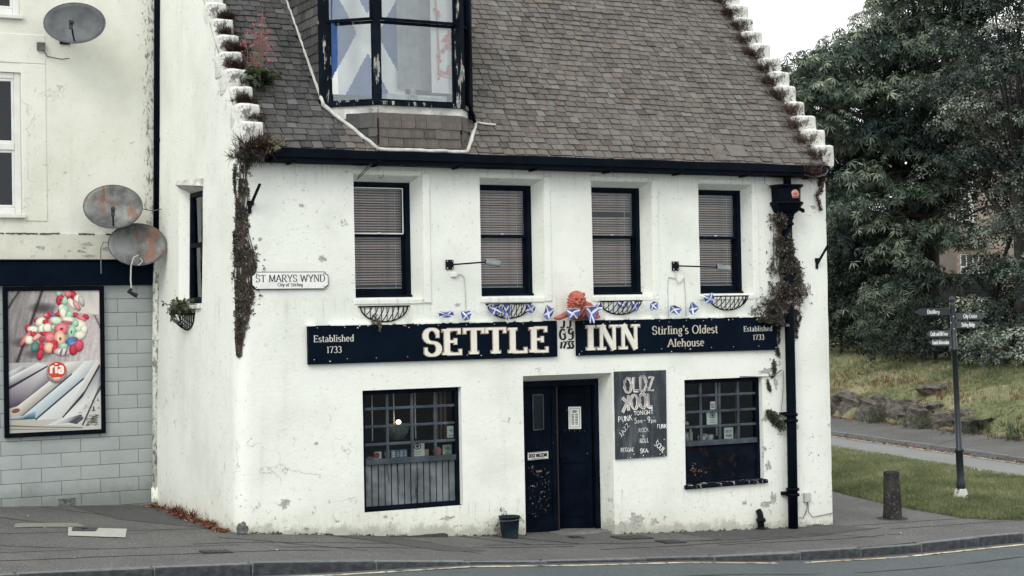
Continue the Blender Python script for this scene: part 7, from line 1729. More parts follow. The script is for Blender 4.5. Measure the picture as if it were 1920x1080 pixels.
# moss line and litter at the wall foot and on the pavement
n = 1500; xx = nr.uniform(.1, 9.15, n); pos = np.stack([xx, -np.abs(nr.normal(.008, .012, n)), np.zeros(n)], 1); keep = np.array([not (4.02 < a < 5.4) and fbm(a * 4, 1, 1) > -.12 for a in xx]); pos = pos[keep]
pos[:, 2] = [zg(a, b) + abs(rnd.gauss(0, .012)) for a, b in pos[:, :2]]; n = len(pos)
tag(scatter('wall_foot_moss', CREEP, SMALL, pos, rot_from_normal(nr.normal(0, .8, (n, 3)) + np.array([0, -.6, .6]), nr.uniform(0, 6, n)), nr.uniform(.008, .022, n), nr.uniform(0, .7, n)), 'dark moss line where the pub wall meets the pavement', 'moss', kind='stuff')
LITT = leaf_mat('pale_litter', [(0, (.10, .06, .04)), (.4, (.26, .20, .15)), (1, (.62, .62, .58))], .8, 0)
n = 210; pos = np.stack([nr.uniform(-4, 12.5, n), nr.uniform(-2.2, 3.6, n), np.zeros(n)], 1); pos = pos[[not (0 < p[0] < 9.2 and p[1] > -.02) for p in pos]]; pos[:, 2] = [zg(*p[:2]) + .006 for p in pos]; n = len(pos)
tag(scatter('pavement_litter', LITT, np.array([leafq(1, .6, .05, 0, 0)]), pos, rot_from_normal(nr.normal(0, .12, (n, 3)) + np.array([0, 0, 1]), nr.uniform(0, 6, n)), nr.uniform(.012, .04, n), nr.uniform(0, 1, n)), 'tiny scraps of leaf and litter scattered on the pavement', 'litter', kind='stuff')
n = 700; xx = nr.uniform(2, 13, n); pos = np.stack([xx, [kerb_y(a) - .05 - abs(rnd.gauss(0, .05)) for a in xx], np.zeros(n)], 1); pos[:, 2] = [zroad(*p[:2]) + .008 for p in pos]
pos = pos[[fbm(p[0] * 1.2, 3, 3) + (0.25 if p[0] > 8.5 else -.05) > 0 for p in pos]]; n = len(pos)
tag(scatter('gutter_litter', DEADL, np.array([leafq(1, .5, .1, 0, 0)]), pos, rot_from_normal(nr.normal(0, .3, (n, 3)) + np.array([0, 0, 1]), nr.uniform(0, 6, n)), nr.uniform(.01, .04, n), nr.uniform(0, .8, n)), 'brown leaf litter lying in the road gutter against the kerb', 'litter', kind='stuff')

# ------------------------------------------------------------------ the side road to the right, verge and bank (n across, s along)
DN, DS = V3((.978, -.207, 0)), V3((.207, .978, 0))
def ns(n, s, z): p = DN * n + DS * s; return (p.x, p.y, z)
def rock_h(s): return pw([(9, 0.0), (12.5, .04), (14, .2), (16, .42), (18, .55), (22, .66), (26, .7), (40, .7)], s)
def hedge_z(s): return pw([(-12, .2), (5, .45), (12, .65), (15, .8), (21.6, 1.0), (32, 1.25), (50, 1.6), (80, 2)], s)
def bank_z(n, s):
    yb_ = .978 * s - .207 * n; f_ = max(0, min(1, (yb_ + 1.2) / 3.0)); return lerp(-1.0, bank_z0(n, s), f_ * f_ * (3 - 2 * f_))
def bank_z0(n, s):
    z0 = -.42
    if n < 19.15: return -.80
    if n < 19.5: return z0 + rock_h(s) * .92 * min(1, (n - 19.15) / .30) * (1 + .12 * fbm(s * 1.1, n, 3))
    t_ = min(1, (n - 19.5) / 2.6); base = z0 + rock_h(s) * .92
    z = lerp(base, hedge_z(s), t_ ** .8) + .05 * fbm(n * .9, s * .9, 5)
    return z + max(0, n - 22.1) * .03
bankm = NT('bank_turf')
_p = bankm.step(bankm.noise(.55, 5, .6), .42, .62); _q = bankm.noise(6, 6, .7)
_c = bankm.mix(_p, (.13, .16, .075), (.33, .29, .18)); _c = bankm.mix(bankm.step(_q, .45, .65), _c, (.21, .20, .11)); _c = bankm.mix(bankm.math('MULTIPLY', bankm.step(bankm.noise(1.4, 5, .7, off=(3, 9, 1)), .58, .66), .8), _c, (.085, .038, .028))
BANK = bankm.pbr(_c, .95, .1, normal=bankm.bump(bankm.noise(14, 6, .7), .06, .8))
m = MB(); nn_ = [12] + frange(16.5, 19.1, .65) + frange(19.15, 19.6, .09) + frange(19.7, 23, .25) + frange(24, 60, 3) + [90, 160]; ss_ = frange(-30, 2, 4) + frange(3, 36, .5) + frange(38, 120, 6) + [200]
for i, a in enumerate(nn_):
    for b in ss_: m.v.append(ns(a, b, bank_z(a, b)))
K = len(ss_)
for i in range(len(nn_) - 1):
    for j in range(K - 1): m.f.append((i * K + j, (i + 1) * K + j, (i + 1) * K + j + 1, i * K + j + 1)); m.m.append(0); m.t.append(0)
bank = tag(m.build('bank', BANK, smooth=True), kind='structure')
def ns_sheet(name, mat, n0, n1, s0, s1, zf, dn=.5, ds=1.0, parent=None):
    m = MB(); A_ = frange(n0, n1, dn); B_ = frange(s0, s1, ds); k = len(B_)
    for a in A_:
        for b in B_: m.v.append(ns(a, b, zf(a, b)))
    for i in range(len(A_) - 1):
        for j in range(k - 1): m.f.append((i * k + j, (i + 1) * k + j, (i + 1) * k + j + 1, i * k + j + 1)); m.m.append(0); m.t.append(0)
    return m.build(name, mat, parent, smooth=True)
ZSR = -.62
side = tag(ns_sheet('side_road', ROAD2, 12.2, 17.12, -.6, 90, lambda a, b: pw([(-.6, -.80), (1.4, -.768), (6.0, ZSR)], b) + .02 * sin((a - 12.2) / 4.9 * pi)), kind='structure')
zfp = lambda a, b: pw([(17.2, -.525), (19.2, -.41)], a) + .012 * fbm(a, b, 3)
fpav = tag(ns_sheet('far_pavement', PAVE, 17.2, 19.3, 2.4, 90, zfp, .35), kind='structure')
for (a, b, c, d) in ((17.3, 13.2, 19.2, 14.5), (17.3, 6, 19.2, 7.0), (17.5, 22, 19.2, 22.6)): 
    mm_ = MB(); A0, B0 = V3(ns(a, b, zfp(a, b) + .004)), V3(ns(c, d, zfp(c, d) + .004)); n_ = DS * .02; mm_.face([A0 - n_, B0 - n_, B0 + n_, A0 + n_]); mm_.build('pavement_seam', SEAM, fpav)
s_ = 2.4; i = 0
while s_ < 32:
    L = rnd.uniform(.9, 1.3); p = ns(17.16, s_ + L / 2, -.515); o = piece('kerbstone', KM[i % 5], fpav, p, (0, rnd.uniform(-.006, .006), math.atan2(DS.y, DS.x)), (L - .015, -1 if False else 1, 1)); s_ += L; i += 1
m = MB()
for s0_, s1_ in ((15.2, 11.5), (8.6, 5.6), (20.5, 17.5)): m.add([ns(15.31, s0_, ZSR + .028), ns(15.40, s0_, ZSR + .028), ns(15.40, s1_, ZSR + .028), ns(15.31, s1_, ZSR + .028)], [(0, 1, 2, 3)])
m.build('centre_line', LINEW, side)
m = MB(); m.add([ns(16.82, 6, ZSR + .015), ns(16.88, 6, ZSR + .015), ns(16.88, 40, ZSR + .015), ns(16.82, 40, ZSR + .015)], [(0, 1, 2, 3)]); m.build('edge_line', YELLOW, side)
m = MB(); kc = [V3((13.4, -.55, 0)) + V3((sin(a * pi / 20), -cos(a * pi / 20), 0)) * 1.45 for a in range(11)] + [DN * 14.83 + DS * q for q in (3.6, 6, 9, 12, 16)]
for i, (a, b) in enumerate(zip(kc, kc[1:])):
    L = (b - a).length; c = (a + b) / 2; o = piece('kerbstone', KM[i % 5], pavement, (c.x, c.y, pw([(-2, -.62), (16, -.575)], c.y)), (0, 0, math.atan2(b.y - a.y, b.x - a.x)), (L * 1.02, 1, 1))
# grass verge between pavement and side road: a low mound with an irregular edge
LOW = [(12.9, 7.5), (12.44, 4.5), (12.1, 3.2), (11.82, 2.16), (11.6, 1.0), (11.52, .2), (11.5, -.25), (11.72, -.62), (12.2, -.86), (13.0, -.98), (14.2, -.8)]
def verge_pt(u, v):
    """u along the low edge, v across to the road"""
    k = min(int(u), len(LOW) - 2); f = u - k; a, b = LOW[k], LOW[k + 1]; lo = V3((lerp(a[0], b[0], f), lerp(a[1], b[1], f), 0))
    s_ = lerp(15.5, 2.7, u / (len(LOW) - 1)); hi = DN * 14.75 + DS * s_
    p = lo.lerp(hi, v); p.z = lerp(zg(lo.x, lo.y) + .003, -.56, max(v, 0)) + .16 * sin(pi * max(0, min(1, v * .9))) ** .8 + .02 * fbm(p.x * 1.5, p.y * 1.5, 2); return p
m = MB(); NU, NV = 60, 18
for i in range(NU + 1):
    for j in range(NV + 1): m.v.append(tuple(verge_pt(i / NU * (len(LOW) - 1), j / NV)))
for i in range(NU):
    for j in range(NV): m.f.append((i * (NV + 1) + j, i * (NV + 1) + j + 1, (i + 1) * (NV + 1) + j + 1, (i + 1) * (NV + 1) + j)[::-1]); m.m.append(0); m.t.append(0)
verge = tag(m.build('verge', TURF, smooth=True), kind='structure')
tag(sheet('side_path', PAVE, frange(9.2, 13.2, .5), frange(5.5, 22, .6), lambda a, b: zg(a, 1) - .002), kind='structure')
GRASS = leaf_mat('grass_blade', [(0, (.075, .095, .045)), (.4, (.18, .205, .105)), (.75, (.31, .315, .18)), (1, (.56, .52, .36))], .6, .35, .25)
n = 30000; U, Vv = nr.uniform(0, len(LOW) - 1, n), nr.uniform(0, 1, n) ** 1.15 - .02; pos = np.array([tuple(verge_pt(a, b)) for a, b in zip(U, Vv)])
tn = np.array([.47 + .35 * fbm(p[0] * 1.1, p[1] * 1.1, 4) - .12 * (v < .25) for p, v in zip(pos, Vv)]) + nr.normal(0, .1, n)
tag(scatter('verge_grass', GRASS, BLADE, pos, rot_from_normal(nr.normal(0, .28, (n, 3)) + np.array([0, 0, 1]), nr.uniform(0, 6.28, n)), nr.uniform(.035, .095, n), tn), 'rough short grass on the verge behind the signpost', 'grass', kind='stuff')
n = 16000; N_, S_ = nr.uniform(19.25, 23, n), nr.uniform(4, 34, n); pos = np.array([ns(a, b, bank_z(a, b)) for a, b in zip(N_, S_)])
tn = np.array([.50 + .55 * fbm(p[0] * .5, p[1] * .5, 8) + (.16 if a < 21 else -.05) for p, a in zip(pos, N_)]) + nr.normal(0, .1, n); keep = np.array([fbm(p[0] * .8, p[1] * .8, 2) > -.1 or a > 20.6 for p, a in zip(pos, N_)])
pos, tn = pos[keep], tn[keep]; n = len(pos)
tag(scatter('bank_grass', GRASS, BLADE, pos, rot_from_normal(nr.normal(0, .35, (n, 3)) + np.array([0, 0, 1]), nr.uniform(0, 6.28, n)), nr.uniform(.06, .17, n), tn), 'dry and green grass on the bank across the side road', 'grass', kind='stuff')
n = 1500; N_, S_ = nr.uniform(16.85, 17.1, n), nr.uniform(2, 26, n); pos = np.array([ns(a, b, ZSR + .03) for a, b in zip(N_, S_)]); N2, S2 = nr.normal(19.0, .12, n), nr.uniform(3, 26, n); pos2 = np.array([ns(a, b, zfp(a, b) + .02) for a, b in zip(N2, S2)]); pos = np.concatenate([pos, pos2]); n = len(pos)
tag(scatter('kerb_leaf_litter', DEADL, np.array([leafq(1, .6, .1, 0, 0)]), pos, rot_from_normal(nr.normal(0, .3, (n, 3)) + np.array([0, 0, 1]), nr.uniform(0, 6, n)), nr.uniform(.03, .09, n), nr.uniform(.2, 1, n)), 'orange brown leaves along the far kerb and the foot of the bank', 'leaves', kind='stuff')
n = 900; N_, S_ = nr.uniform(19.4, 20.9, n), nr.normal(19.5, 3.2, n); pos = np.array([ns(a, b, bank_z(a, b) + .03) for a, b in zip(N_, S_)]); pos = pos[[fbm(p[0] * 1.3, p[1] * 1.3, 6) > .0 for p in pos]]; n = len(pos)
tag(scatter('bank_dead_bracken', DEADL, BLADE, pos, rot_from_normal(nr.normal(0, .6, (n, 3)) + np.array([0, 0, 1]), nr.uniform(0, 6, n)), nr.uniform(.08, .2, n), nr.uniform(.1, .7, n)), 'patches of dead red brown bracken above the rocks of the bank', 'bracken', kind='stuff')
# rocks cropping out of the bank
ROCK = simple('grey_brown_rock', (.165, .145, .125), (.060, .052, .047), scale=3, rough=.95, bump=.08, bscale=5)
def rock_mesh(k):
    m = MB(); m.ell((0, 0, 0), (1, 1, 1), 14, 10)
    v2 = []
    for x, y, z in m.v:
        p = V3((x, y, z)); q = V3([math.copysign(abs(c) ** .5, c) for c in p]); q *= 1 + .5 * fbm(p.x * 1.6 + k * 3, p.y * 1.6, p.z * 1.6, 3); v2.append(tuple(q))
    m.v = v2; return m.mesh('rock', ROCK)
RM = [rock_mesh(k) for k in range(5)]
RL = [(22.6, .95, 'tall grey rock face at the far left of the bank, beside the pub corner'), (21.3, .95, 'second rock of the bank, split by a dark cleft'), (20.0, .9, 'third rock along the foot of the bank'), (18.8, .95, 'broad middle rock along the foot of the bank'), (17.5, .85, 'rock with tufts of grass at its foot, right of the broad one'), (16.3, .72, 'low rounded rock toward the right end of the outcrop'), (15.1, .52, 'lowest rock where the outcrop ends near the signpost')]
for k, (s_, h, lb) in enumerate(RL):
    t = thing('bank_rock', lb, 'rock', ns(19.45, s_, -.42), 'rocks cropping out of the bank')
    piece('rock', RM[k % 5], t, ns(19.50 + .12 * (k % 2), s_, -.42 + h * .26), (rnd.uniform(-.1, .1), rnd.uniform(-.1, .1), math.atan2(DS.y, DS.x) + rnd.uniform(-.15, .15)), (.80, .40, h * .40))
t = thing('bank_rock', 'dark boulder half buried higher up the bank', 'rock', ns(20.3, 18.3, .35)); piece('rock', RM[1], t, ns(20.3, 18.3, .33), (0, 0, .4), (.50, .35, .24))

# ------------------------------------------------------------------ bollard and fingerpost
t = thing('stone_bollard', 'weathered dark stone bollard at the corner of the pavement', 'bollard', (10.45, .14, -.61))
BOL = worn('pitted_dark_stone', (.028, .026, .026), (.17, .165, .15), (.54, .64), 30, None, .9)
m = MB(); pr = [(.150, -.05), (.150, .03), (.143, .1), (.138, .3), (.128, .5), (.120, .64), (.118, .70), (.108, .725), (.06, .735), (.001, .737)]; m.lathe(pr, (10.45, .14, -.605), 22, wob=.010); m.build('shaft', BOL, t, smooth=True)
m = MB(); n = 18
m.face([(10.45 + (.24 + .05 * fbm(cos(k) * 2, sin(k) * 2, 1)) * cos(2 * pi * k / n), .14 + (.24 + .05 * fbm(sin(k) * 2, k, 1)) * sin(2 * pi * k / n), zg(10.45, .14) + .006) for k in range(n)]); m.build('bedding', SOIL, t)
fb = V3((12.58, .93, -.55)); lean = V3((-.11, -.005, 3.30)).normalized(); fr = V3((.84, -.42, 0)).normalized()
t = thing('fingerpost', 'black fingerpost with five pointing signs on the grass verge', 'signpost', tuple(fb))
FP = simple('black_green_post_paint', (.010, .016, .020), (.018, .026, .032), scale=10, rough=.4, spec=.4)
m = MB()
prof = [(.075, 0), (.075, .30), (.060, .36), (.058, .80), (.075, .81), (.078, .85), (.055, .87), (.046, 1.6), (.042, 2.45), (.066, 2.46), (.068, 2.50), (.044, 2.52), (.046, 3.16), (.050, 3.20), (.046, 3.24), (.030, 3.245), (.046, 3.27), (.05, 3.30), (.04, 3.335), (.02, 3.35), (.001, 3.352)]
m.lathe(prof, tuple(fb), 16, axis=lean); m.build('post', FP, t, smooth=True)
m = MB(); m.lathe([(.15, -.02), (.145, .04), (.11, .14), (.085, .20), (.074, .205)], tuple(fb), 16, axis=lean, wob=.02); m.build('painted_foot', worn('chipped_white_paint', (.40, .40, .37), (.08, .08, .075), (.52, .6), 8), t, smooth=True)
for k in range(6):
    m = MB(); a = k * pi / 3; c = fb + lean * (2.62 + .1 * k) ; m.lathe([(0, 0), (.011, 0), (.009, .008), (0, .01)], tuple(c + V3((cos(a), -abs(sin(a)), 0)) * .046), 7, axis=V3((cos(a), -abs(sin(a)), .01))); m.build('bolt', PALE, t)
FTXT = simple('finger_lettering', (.62, .64, .62), rough=.6)
FPN = simple('finger_panel_grey', (.060, .068, .072), (.045, .052, .056), scale=8, rough=.45)
def finger(txt, h, L, side, dirn, mat, hh=.058, tw=None):
    d = V3(dirn).normalized() * side; vis = d * side; n = V3((vis.y, -vis.x, 0)); c0 = fb + lean * h + d * .05
    m = MB(); pts = [(0, -hh), (L - .07, -hh), (L, 0), (L - .07, hh), (0, hh)]
    f = [c0 + d * u + V3((0, 0, v)) + n * .012 for u, v in pts]; b = [q - n * .024 for q in f]; k = len(f)
    m.add(f + b, [tuple(range(k)) if side > 0 else tuple(range(k - 1, -1, -1)), tuple(range(2 * k - 1, k - 1, -1)) if side > 0 else tuple(range(k, 2 * k))] + [(i, k + i, k + (i + 1) % k, (i + 1) % k) for i in range(k)])
    arm = m.build('finger', mat, t)
    m = MB()
    for v in (-hh, hh): m.tube([c0 + V3((0, 0, v)) , c0 + d * (L - .07) + V3((0, 0, v))], .008, 5)
    m.tube([c0 + d * (L - .07) + V3((0, 0, -hh)), c0 + d * L, c0 + d * (L - .07) + V3((0, 0, hh))], .008, 5); m.build('rim', FP, arm)
    m = MB(); w_ = tw or L * .5; mid = c0 + d * (L * .48)
    ink(m, txt, lambda u, v, q: mid + vis * (u - w_ / 2) + V3((0, 0, v - .028)) + n * (.0135 + q), .066, .17, .11, width=w_, proud=.0003); m.build('lettering', FTXT, arm)
vr = (.85, -.40, 0)
finger('Distillery', 3.10, .56, -1, (.88, -.46, 0), FP, .05, .20)
finger('City Centre', 3.02, .48, 1, (.86, -.44, 0), FPN, .052, .22)
finger('Stirling Bridge', 2.88, .40, 1, (.86, -.44, 0), FPN, .05, .22)
finger('Castle and Old Town', 2.74, .40, -1, (.86, -.44, 0), FPN, .052, .28)
finger('Tourist Information', 2.60, .36, -1, (.84, -.48, 0), FPN, .052, .27)

# ------------------------------------------------------------------ houses far behind, seen through the trees
HF = V3((.4622, .8868, 0)); HR = V3((.8868, -.4622, 0)); CB = V3((-6.22, -19.36, 0))          # building line of the background
def hp(u, d, z): p = CB + HR * u + HF * d; return (p.x, p.y, z)          # u metres to the right, d metres away
HST = simple('pink_sandstone', (.31, .265, .225), (.22, .19, .165), scale=2, rough=.9, rv=.3, bump=.01, bscale=20)
t = thing('stone_house', 'pink sandstone house with white sash windows behind the trees', 'house', hp(24, 74, 1.2))
U0, U1, DH, ZB, ZT_ = 19.8, 31, 72.0, .6, 10.5
def hbox(mb, u0, u1, d0, d1, z0, z1): mb.hexa([hp(u0, d0, z0), hp(u1, d0, z0), hp(u1, d1, z0), hp(u0, d1, z0), hp(u0, d0, z1), hp(u1, d0, z1), hp(u1, d1, z1), hp(u0, d1, z1)])
m = MB(); hbox(m, U0, U1, DH + .06, DH + 8, ZB, ZT_); m.build('wall', HST, t)
hb_ = {}
z = ZB; r_ = 0
WINS = [(19.86, 20.72, 2.75, 5.0), (19.62, 20.36, 6.55, 8.35), (23.2, 24.1, 2.75, 5.0)]
while z < 8.4:
    u = U0 - (.45 if r_ % 2 else 0)
    while u < 25:
        a, b = max(u, U0), u + .9; u += .9
        if b - a < .1 or any(a < w_[1] + .02 and b > w_[0] - .02 and z < w_[3] + .3 and z + .42 > w_[2] - .2 for w_ in WINS): continue
        key = round(b - a, 2)
        if key not in hb_:
            q = MB(); q.hexa([tuple(HR * x + HF * y + V3((0, 0, zz))) for zz in (.008, .412) for x, y in ((-key / 2 + .008, 0), (key / 2 - .008, 0), (key / 2 - .008, .08), (-key / 2 + .008, .08))]); hb_[key] = q.mesh('stone', HST)
        piece('stone', hb_[key], t, hp((a + b) / 2, DH, z))
    z += .42; r_ += 1
for (a, b, c, d) in WINS:
    m = MB(); hbox(m, a - .14, a, DH - .03, DH + .1, c - .05, d + .16); hbox(m, b, b + .14, DH - .03, DH + .1, c - .05, d + .16); hbox(m, a, b, DH - .028, DH + .1, d, d + .16); hbox(m, a - .2, b + .2, DH - .1, DH + .1, c - .2, c - .052)
    w_ = m.build('window', simple('window_surround_stone', (.34, .25, .21), rough=.9) if d < 6 else WPAINT, t)
    m = MB(); hbox(m, a, b, DH + .05, DH + .055, c - .05, d); m.build('pane', simple('dark_far_glass', (.012, .016, .020), rough=.08, spec=.5), w_)
    m = MB()
    for x in (a + .03, (a + b) / 2 if d > 6 else a + (b - a) / 3, b - .03) + (() if d > 6 else (a + (b - a) * 2 / 3,)): hbox(m, x - .025, x + .025, DH + .02, DH + .045, c - .05, d)
    for zz in [lerp(c - .02, d - .03, k / 4) for k in range(5)]: hbox(m, a, b, DH + .022, DH + .044, zz - .025, zz + .025)
    m.build('sash_bars', WPAINT, w_)
m = MB(); hbox(m, 19.7, 21.0, DH - .25, DH + .1, 5.25, 5.42); m.build('door_hood', BLACKM, t)
m = MB(); hbox(m, U0 - .3, U1, DH - .3, DH + 8.3, ZT_, ZT_ + .2); m.add([hp(U0 - .3, DH - .3, ZT_ + .2), hp(U1, DH - .3, ZT_ + .2), hp(U1, DH + 4, ZT_ + 3.6), hp(U0 - .3, DH + 4, ZT_ + 3.6), hp(U1, DH + 8.3, ZT_ + .2), hp(U0 - .3, DH + 8.3, ZT_ + .2)], [(0, 1, 2, 3), (3, 2, 4, 5), (0, 3, 5), (1, 4, 2)]); m.build('roof', SLATE_D, t)
t = thing('cottage', 'beige harled cottage gable showing between pub corner and tree', 'house', hp(15, 70, 1))
CST = simple('beige_harl', (.33, .295, .245), (.26, .235, .195), scale=4, rough=.95, bump=.02, bscale=30)
m = MB(); hbox(m, 11.5, 17.2, 70, 78, .5, 4.6); m.add([hp(11.5, 70, 4.6), hp(17.2, 70, 4.6), hp(14.3, 70, 8.2), hp(11.5, 78, 4.6), hp(17.2, 78, 4.6), hp(14.3, 78, 8.2)], [(0, 1, 2), (3, 5, 4), (0, 2, 5, 3), (1, 4, 5, 2)]); m.build('wall', CST, t)
m = MB(); 
for s, u in ((-1, 11.3), (1, 17.4)): m.add([hp(u, 69.8, 4.45), hp(14.3, 69.8, 8.35), hp(14.3, 78.2, 8.35), hp(u, 78.2, 4.45)], [(0, 1, 2, 3) if s < 0 else (3, 2, 1, 0)])
m.build('roof', SLATE_D, t)
m = MB(); hbox(m, 15.2, 15.9, 69.95, 70.05, 5.0, 6.0); m.build('window', WPAINT, t)
t = thing('garden_wall', 'dark garden wall below the cottage gable', 'wall', hp(14, 62, 1.2)); m = MB(); hbox(m, 10.5, 18.6, 62, 62.4, .6, 3.75); hbox(m, 10.4, 18.7, 61.9, 62.5, 3.75, 3.9); m.build('masonry', simple('dark_rubble_wall', (.035, .036, .036), (.06, .06, .058), scale=3, rough=.95, bump=.05, bscale=6), t)
t = thing('basketball_hoop', 'small white basketball backboard with a red hoop among the shrubs', 'basketball hoop', hp(13.1, 58, 1.3))
ub, zb = 12.55, 3.30
m = MB(); hbox(m, ub - .28, ub + .28, 58, 58.02, zb, zb + .42); m.build('backboard', simple('smoked_board', (.045, .05, .055), rough=.3), t)
m = MB()
for a in ((ub - .28, ub + .28, zb, zb + .02), (ub - .28, ub + .28, zb + .40, zb + .42), (ub - .28, ub - .26, zb + .02, zb + .40), (ub + .26, ub + .28, zb + .02, zb + .40)): hbox(m, a[0], a[1], 57.985, 57.998, a[2], a[3])
m.build('edge_lines', FTXT, t)
m = MB(); m.tube([hp(ub + .20 * cos(a * pi / 8), 57.75 + .20 * sin(a * pi / 8), zb + .03) for a in range(17)], .014, 6); m.build('rim', simple('red_rim', (.35, .04, .04)), t)
m = MB()
for a in range(8): m.tube([hp(ub + .20 * cos(a * pi / 4), 57.75 + .20 * sin(a * pi / 4), zb + .03), hp(ub + .12 * cos(a * pi / 4 + .4), 57.75 + .12 * sin(a * pi / 4 + .4), zb - .22)], .007, 4)
m.build('net', FTXT, t)
m = MB(); m.tube([hp(ub, 58.1, 1.0), hp(ub, 58.1, zb + .2)], .04, 8); m.build('pole', BLACKM, t)

# ------------------------------------------------------------------ trees and shrubs
CHEST = leaf_mat('chestnut_leaf', [(0, (.010, .018, .021)), (.3, (.028, .048, .042)), (.55, (.090, .126, .092)), (.8, (.24, .28, .20)), (1, (.42, .45, .35))], .5, .12, .12)
BROADM = leaf_mat('broad_leaf', [(0, (.008, .015, .019)), (.35, (.026, .042, .040)), (.65, (.100, .124, .098)), (1, (.36, .385, .31))], .5, .12, .12)
DARKM = leaf_mat('dark_shrub_leaf', [(0, (.004, .008, .010)), (.5, (.012, .021, .018)), (.85, (.032, .046, .032)), (1, (.085, .108, .066))], .55, .15, .25)
BARK = simple('dark_bark', (.030, .028, .026), (.06, .055, .05), scale=5, rough=.95, bump=.03, bscale=14, sc3=(1, 1, .2))
def crown_tree(name, label, u, d, zb, pads, T, mat, ros, lsize, trunk_r, seed, fork, inner=0, parts=('crown', 'trunk')):
    r = random.Random(seed); base = V3(hp(u, d, zb)); t = thing(name, label, 'tree' if 'tree' in name else 'shrub', tuple(base))
    P, Nn, Tn = [], [], []
    for (pu, pd, pz, rx, rz) in pads:
        c = V3(hp(pu, pd, pz)); tone = r.gauss(0, .18)
        for k in range(int(ros * rx * rx)):
            a = r.uniform(0, 2 * pi); e = r.random() ** .8; th = e * 1.5
            dr_ = V3((sin(th) * cos(a), sin(th) * sin(a), cos(th))); rr = r.uniform(.72, 1.08)
            p = c + V3((dr_.x * rx * rr, dr_.y * rx * rr, dr_.z * rz * rr)) + V3((r.gauss(0, .06), r.gauss(0, .06), r.gauss(0, .08)))
            P.append(tuple(p)); Nn.append((dr_.x * .9 + r.gauss(0, .3), dr_.y * .9 + r.gauss(0, .3), abs(dr_.z) * .8 + .35 + r.gauss(0, .25))); Tn.append(.50 + tone + r.gauss(0, .15))
    n = len(P); P, Nn, Tn = np.array(P), np.array(Nn), np.array(Tn)
    scatter(parts[0], mat, T, P, rot_from_normal(Nn, nr.uniform(0, 6.28, n)), nr.uniform(.75, 1.25, n) * lsize, Tn, t, tvar=.07)
    m = MB(); top = V3(hp(u, d, fork)); m.tube([base - V3((0, 0, .3)), base.lerp(top, .5) + V3((.1, 0, 0)), top], [trunk_r * 1.3, trunk_r, trunk_r * .85], 10)
    for i, (pu, pd, pz, rx, rz) in enumerate(pads):
        if i % 3 and len(pads) > 12: continue
        c = V3(hp(pu, pd, pz)); st = base.lerp(top, r.uniform(.7, 1)) if c.z < fork + 1 else top
        md = st.lerp(c, .5) + V3((r.gauss(0, .2), r.gauss(0, .2), .35 if c.z > st.z else .1)); m.tube([st, md, c], [trunk_r * .38, trunk_r * .2, .02], 6)
    m.build(parts[1], BARK, t, smooth=True)
    return t
def make_pads(outline, d0, dd, n, seed, rx=(.7, 1.25), skip=None, gap=(.5, .38)):
    r = random.Random(seed); out = []
    tries = 0
    while len(out) < n and tries < 20000:
        tries += 1; x, y = r.uniform(min(q[0] for q in outline), max(q[0] for q in outline)), r.uniform(min(q[1] for q in outline), max(q[1] for q in outline))
        if not in_poly(x, y, outline) or (skip and any(((x - a) / c_) ** 2 + ((y - b) / e_) ** 2 < 1 for a, b, c_, e_ in skip)): continue
        dpt = d0 + r.uniform(-dd, dd); u, z = x, y
        if any(abs(u - o[0]) < gap[0] and abs(z - o[2]) < gap[1] and abs(dpt - o[1]) < 1.0 for o in out): continue
        s = r.uniform(*rx); out.append((u, dpt, z, s, s * r.uniform(.6, .78)))
    return out
GAPS = [(12.85, 9.93, 0.38, 0.34), (13.46, 9.15, 0.41, 0.51), (12.39, 8.48, 0.31, 0.24), (13.96, 10.17, 0.27, 0.38), (12.55, 8.02, 0.27, 0.17), (13.11, 10.3, 0.24, 0.27), (14.27, 8.54, 0.17, 0.24), (11.44, 8.16, 0.2, 0.24), (12.05, 8.4, 0.2, 0.2), (14.6, 3.6, 1.1, 1.1), (14.35, 5.9, .75, .7)]
GAPS2 = [(14.07, 8.41, 0.34, 0.22), (13.67, 7.8, 0.22, 0.22), (13.0, 5.4, 0.75, 0.75), (13.35, 3.4, 0.95, 1.1)]
OUT1 = [(9.52, 10.05), (9.78, 10.39), (10.21, 10.43), (10.46, 10.2), (10.81, 10.59), (11.24, 10.52), (11.59, 11.04), (11.51, 11.38), (12.28, 11.54), (12.44, 12.65), (12.88, 15.25), (14.61, 15.91), (15.58, 13.48), (15.34, 10.4), (14.94, 8.18), (15.0, 6.81), (14.38, 5.97), (13.58, 4.45), (13.3, 3.6), (12.44, 2.93), (11.6, 3.46), (10.91, 3.3), (10.77, 4.5), (10.44, 5.36), (10.82, 6.86), (10.49, 7.38), (9.81, 7.9), (9.5, 9.11)]
crown_tree('chestnut_tree', 'large sweet chestnut tree with drooping long leaves behind the pub corner', 13.48, 52.5, 1.1, make_pads(OUT1, 52.0, 1.8, 120, 5, (.9, 1.4), GAPS, (.95, .88)) + make_pads(OUT1, 55.5, 1.2, 80, 6, (.9, 1.3), GAPS, (.8, .7)), ROSETTE, CHEST, 66, .9, .26, 3, 7.4)
OUT2 = [(12.96, 10.91), (13.59, 11.36), (14.1, 13.37), (15.7, 15.52), (18.17, 15.32), (19.78, 11.4), (19.78, 5.22), (17.53, 1.56), (15.36, 1.29), (14.54, 2.22), (14.01, 2.85), (13.74, 4.24), (13.65, 5.63), (13.02, 6.42), (12.66, 7.66), (12.62, 9.21)]
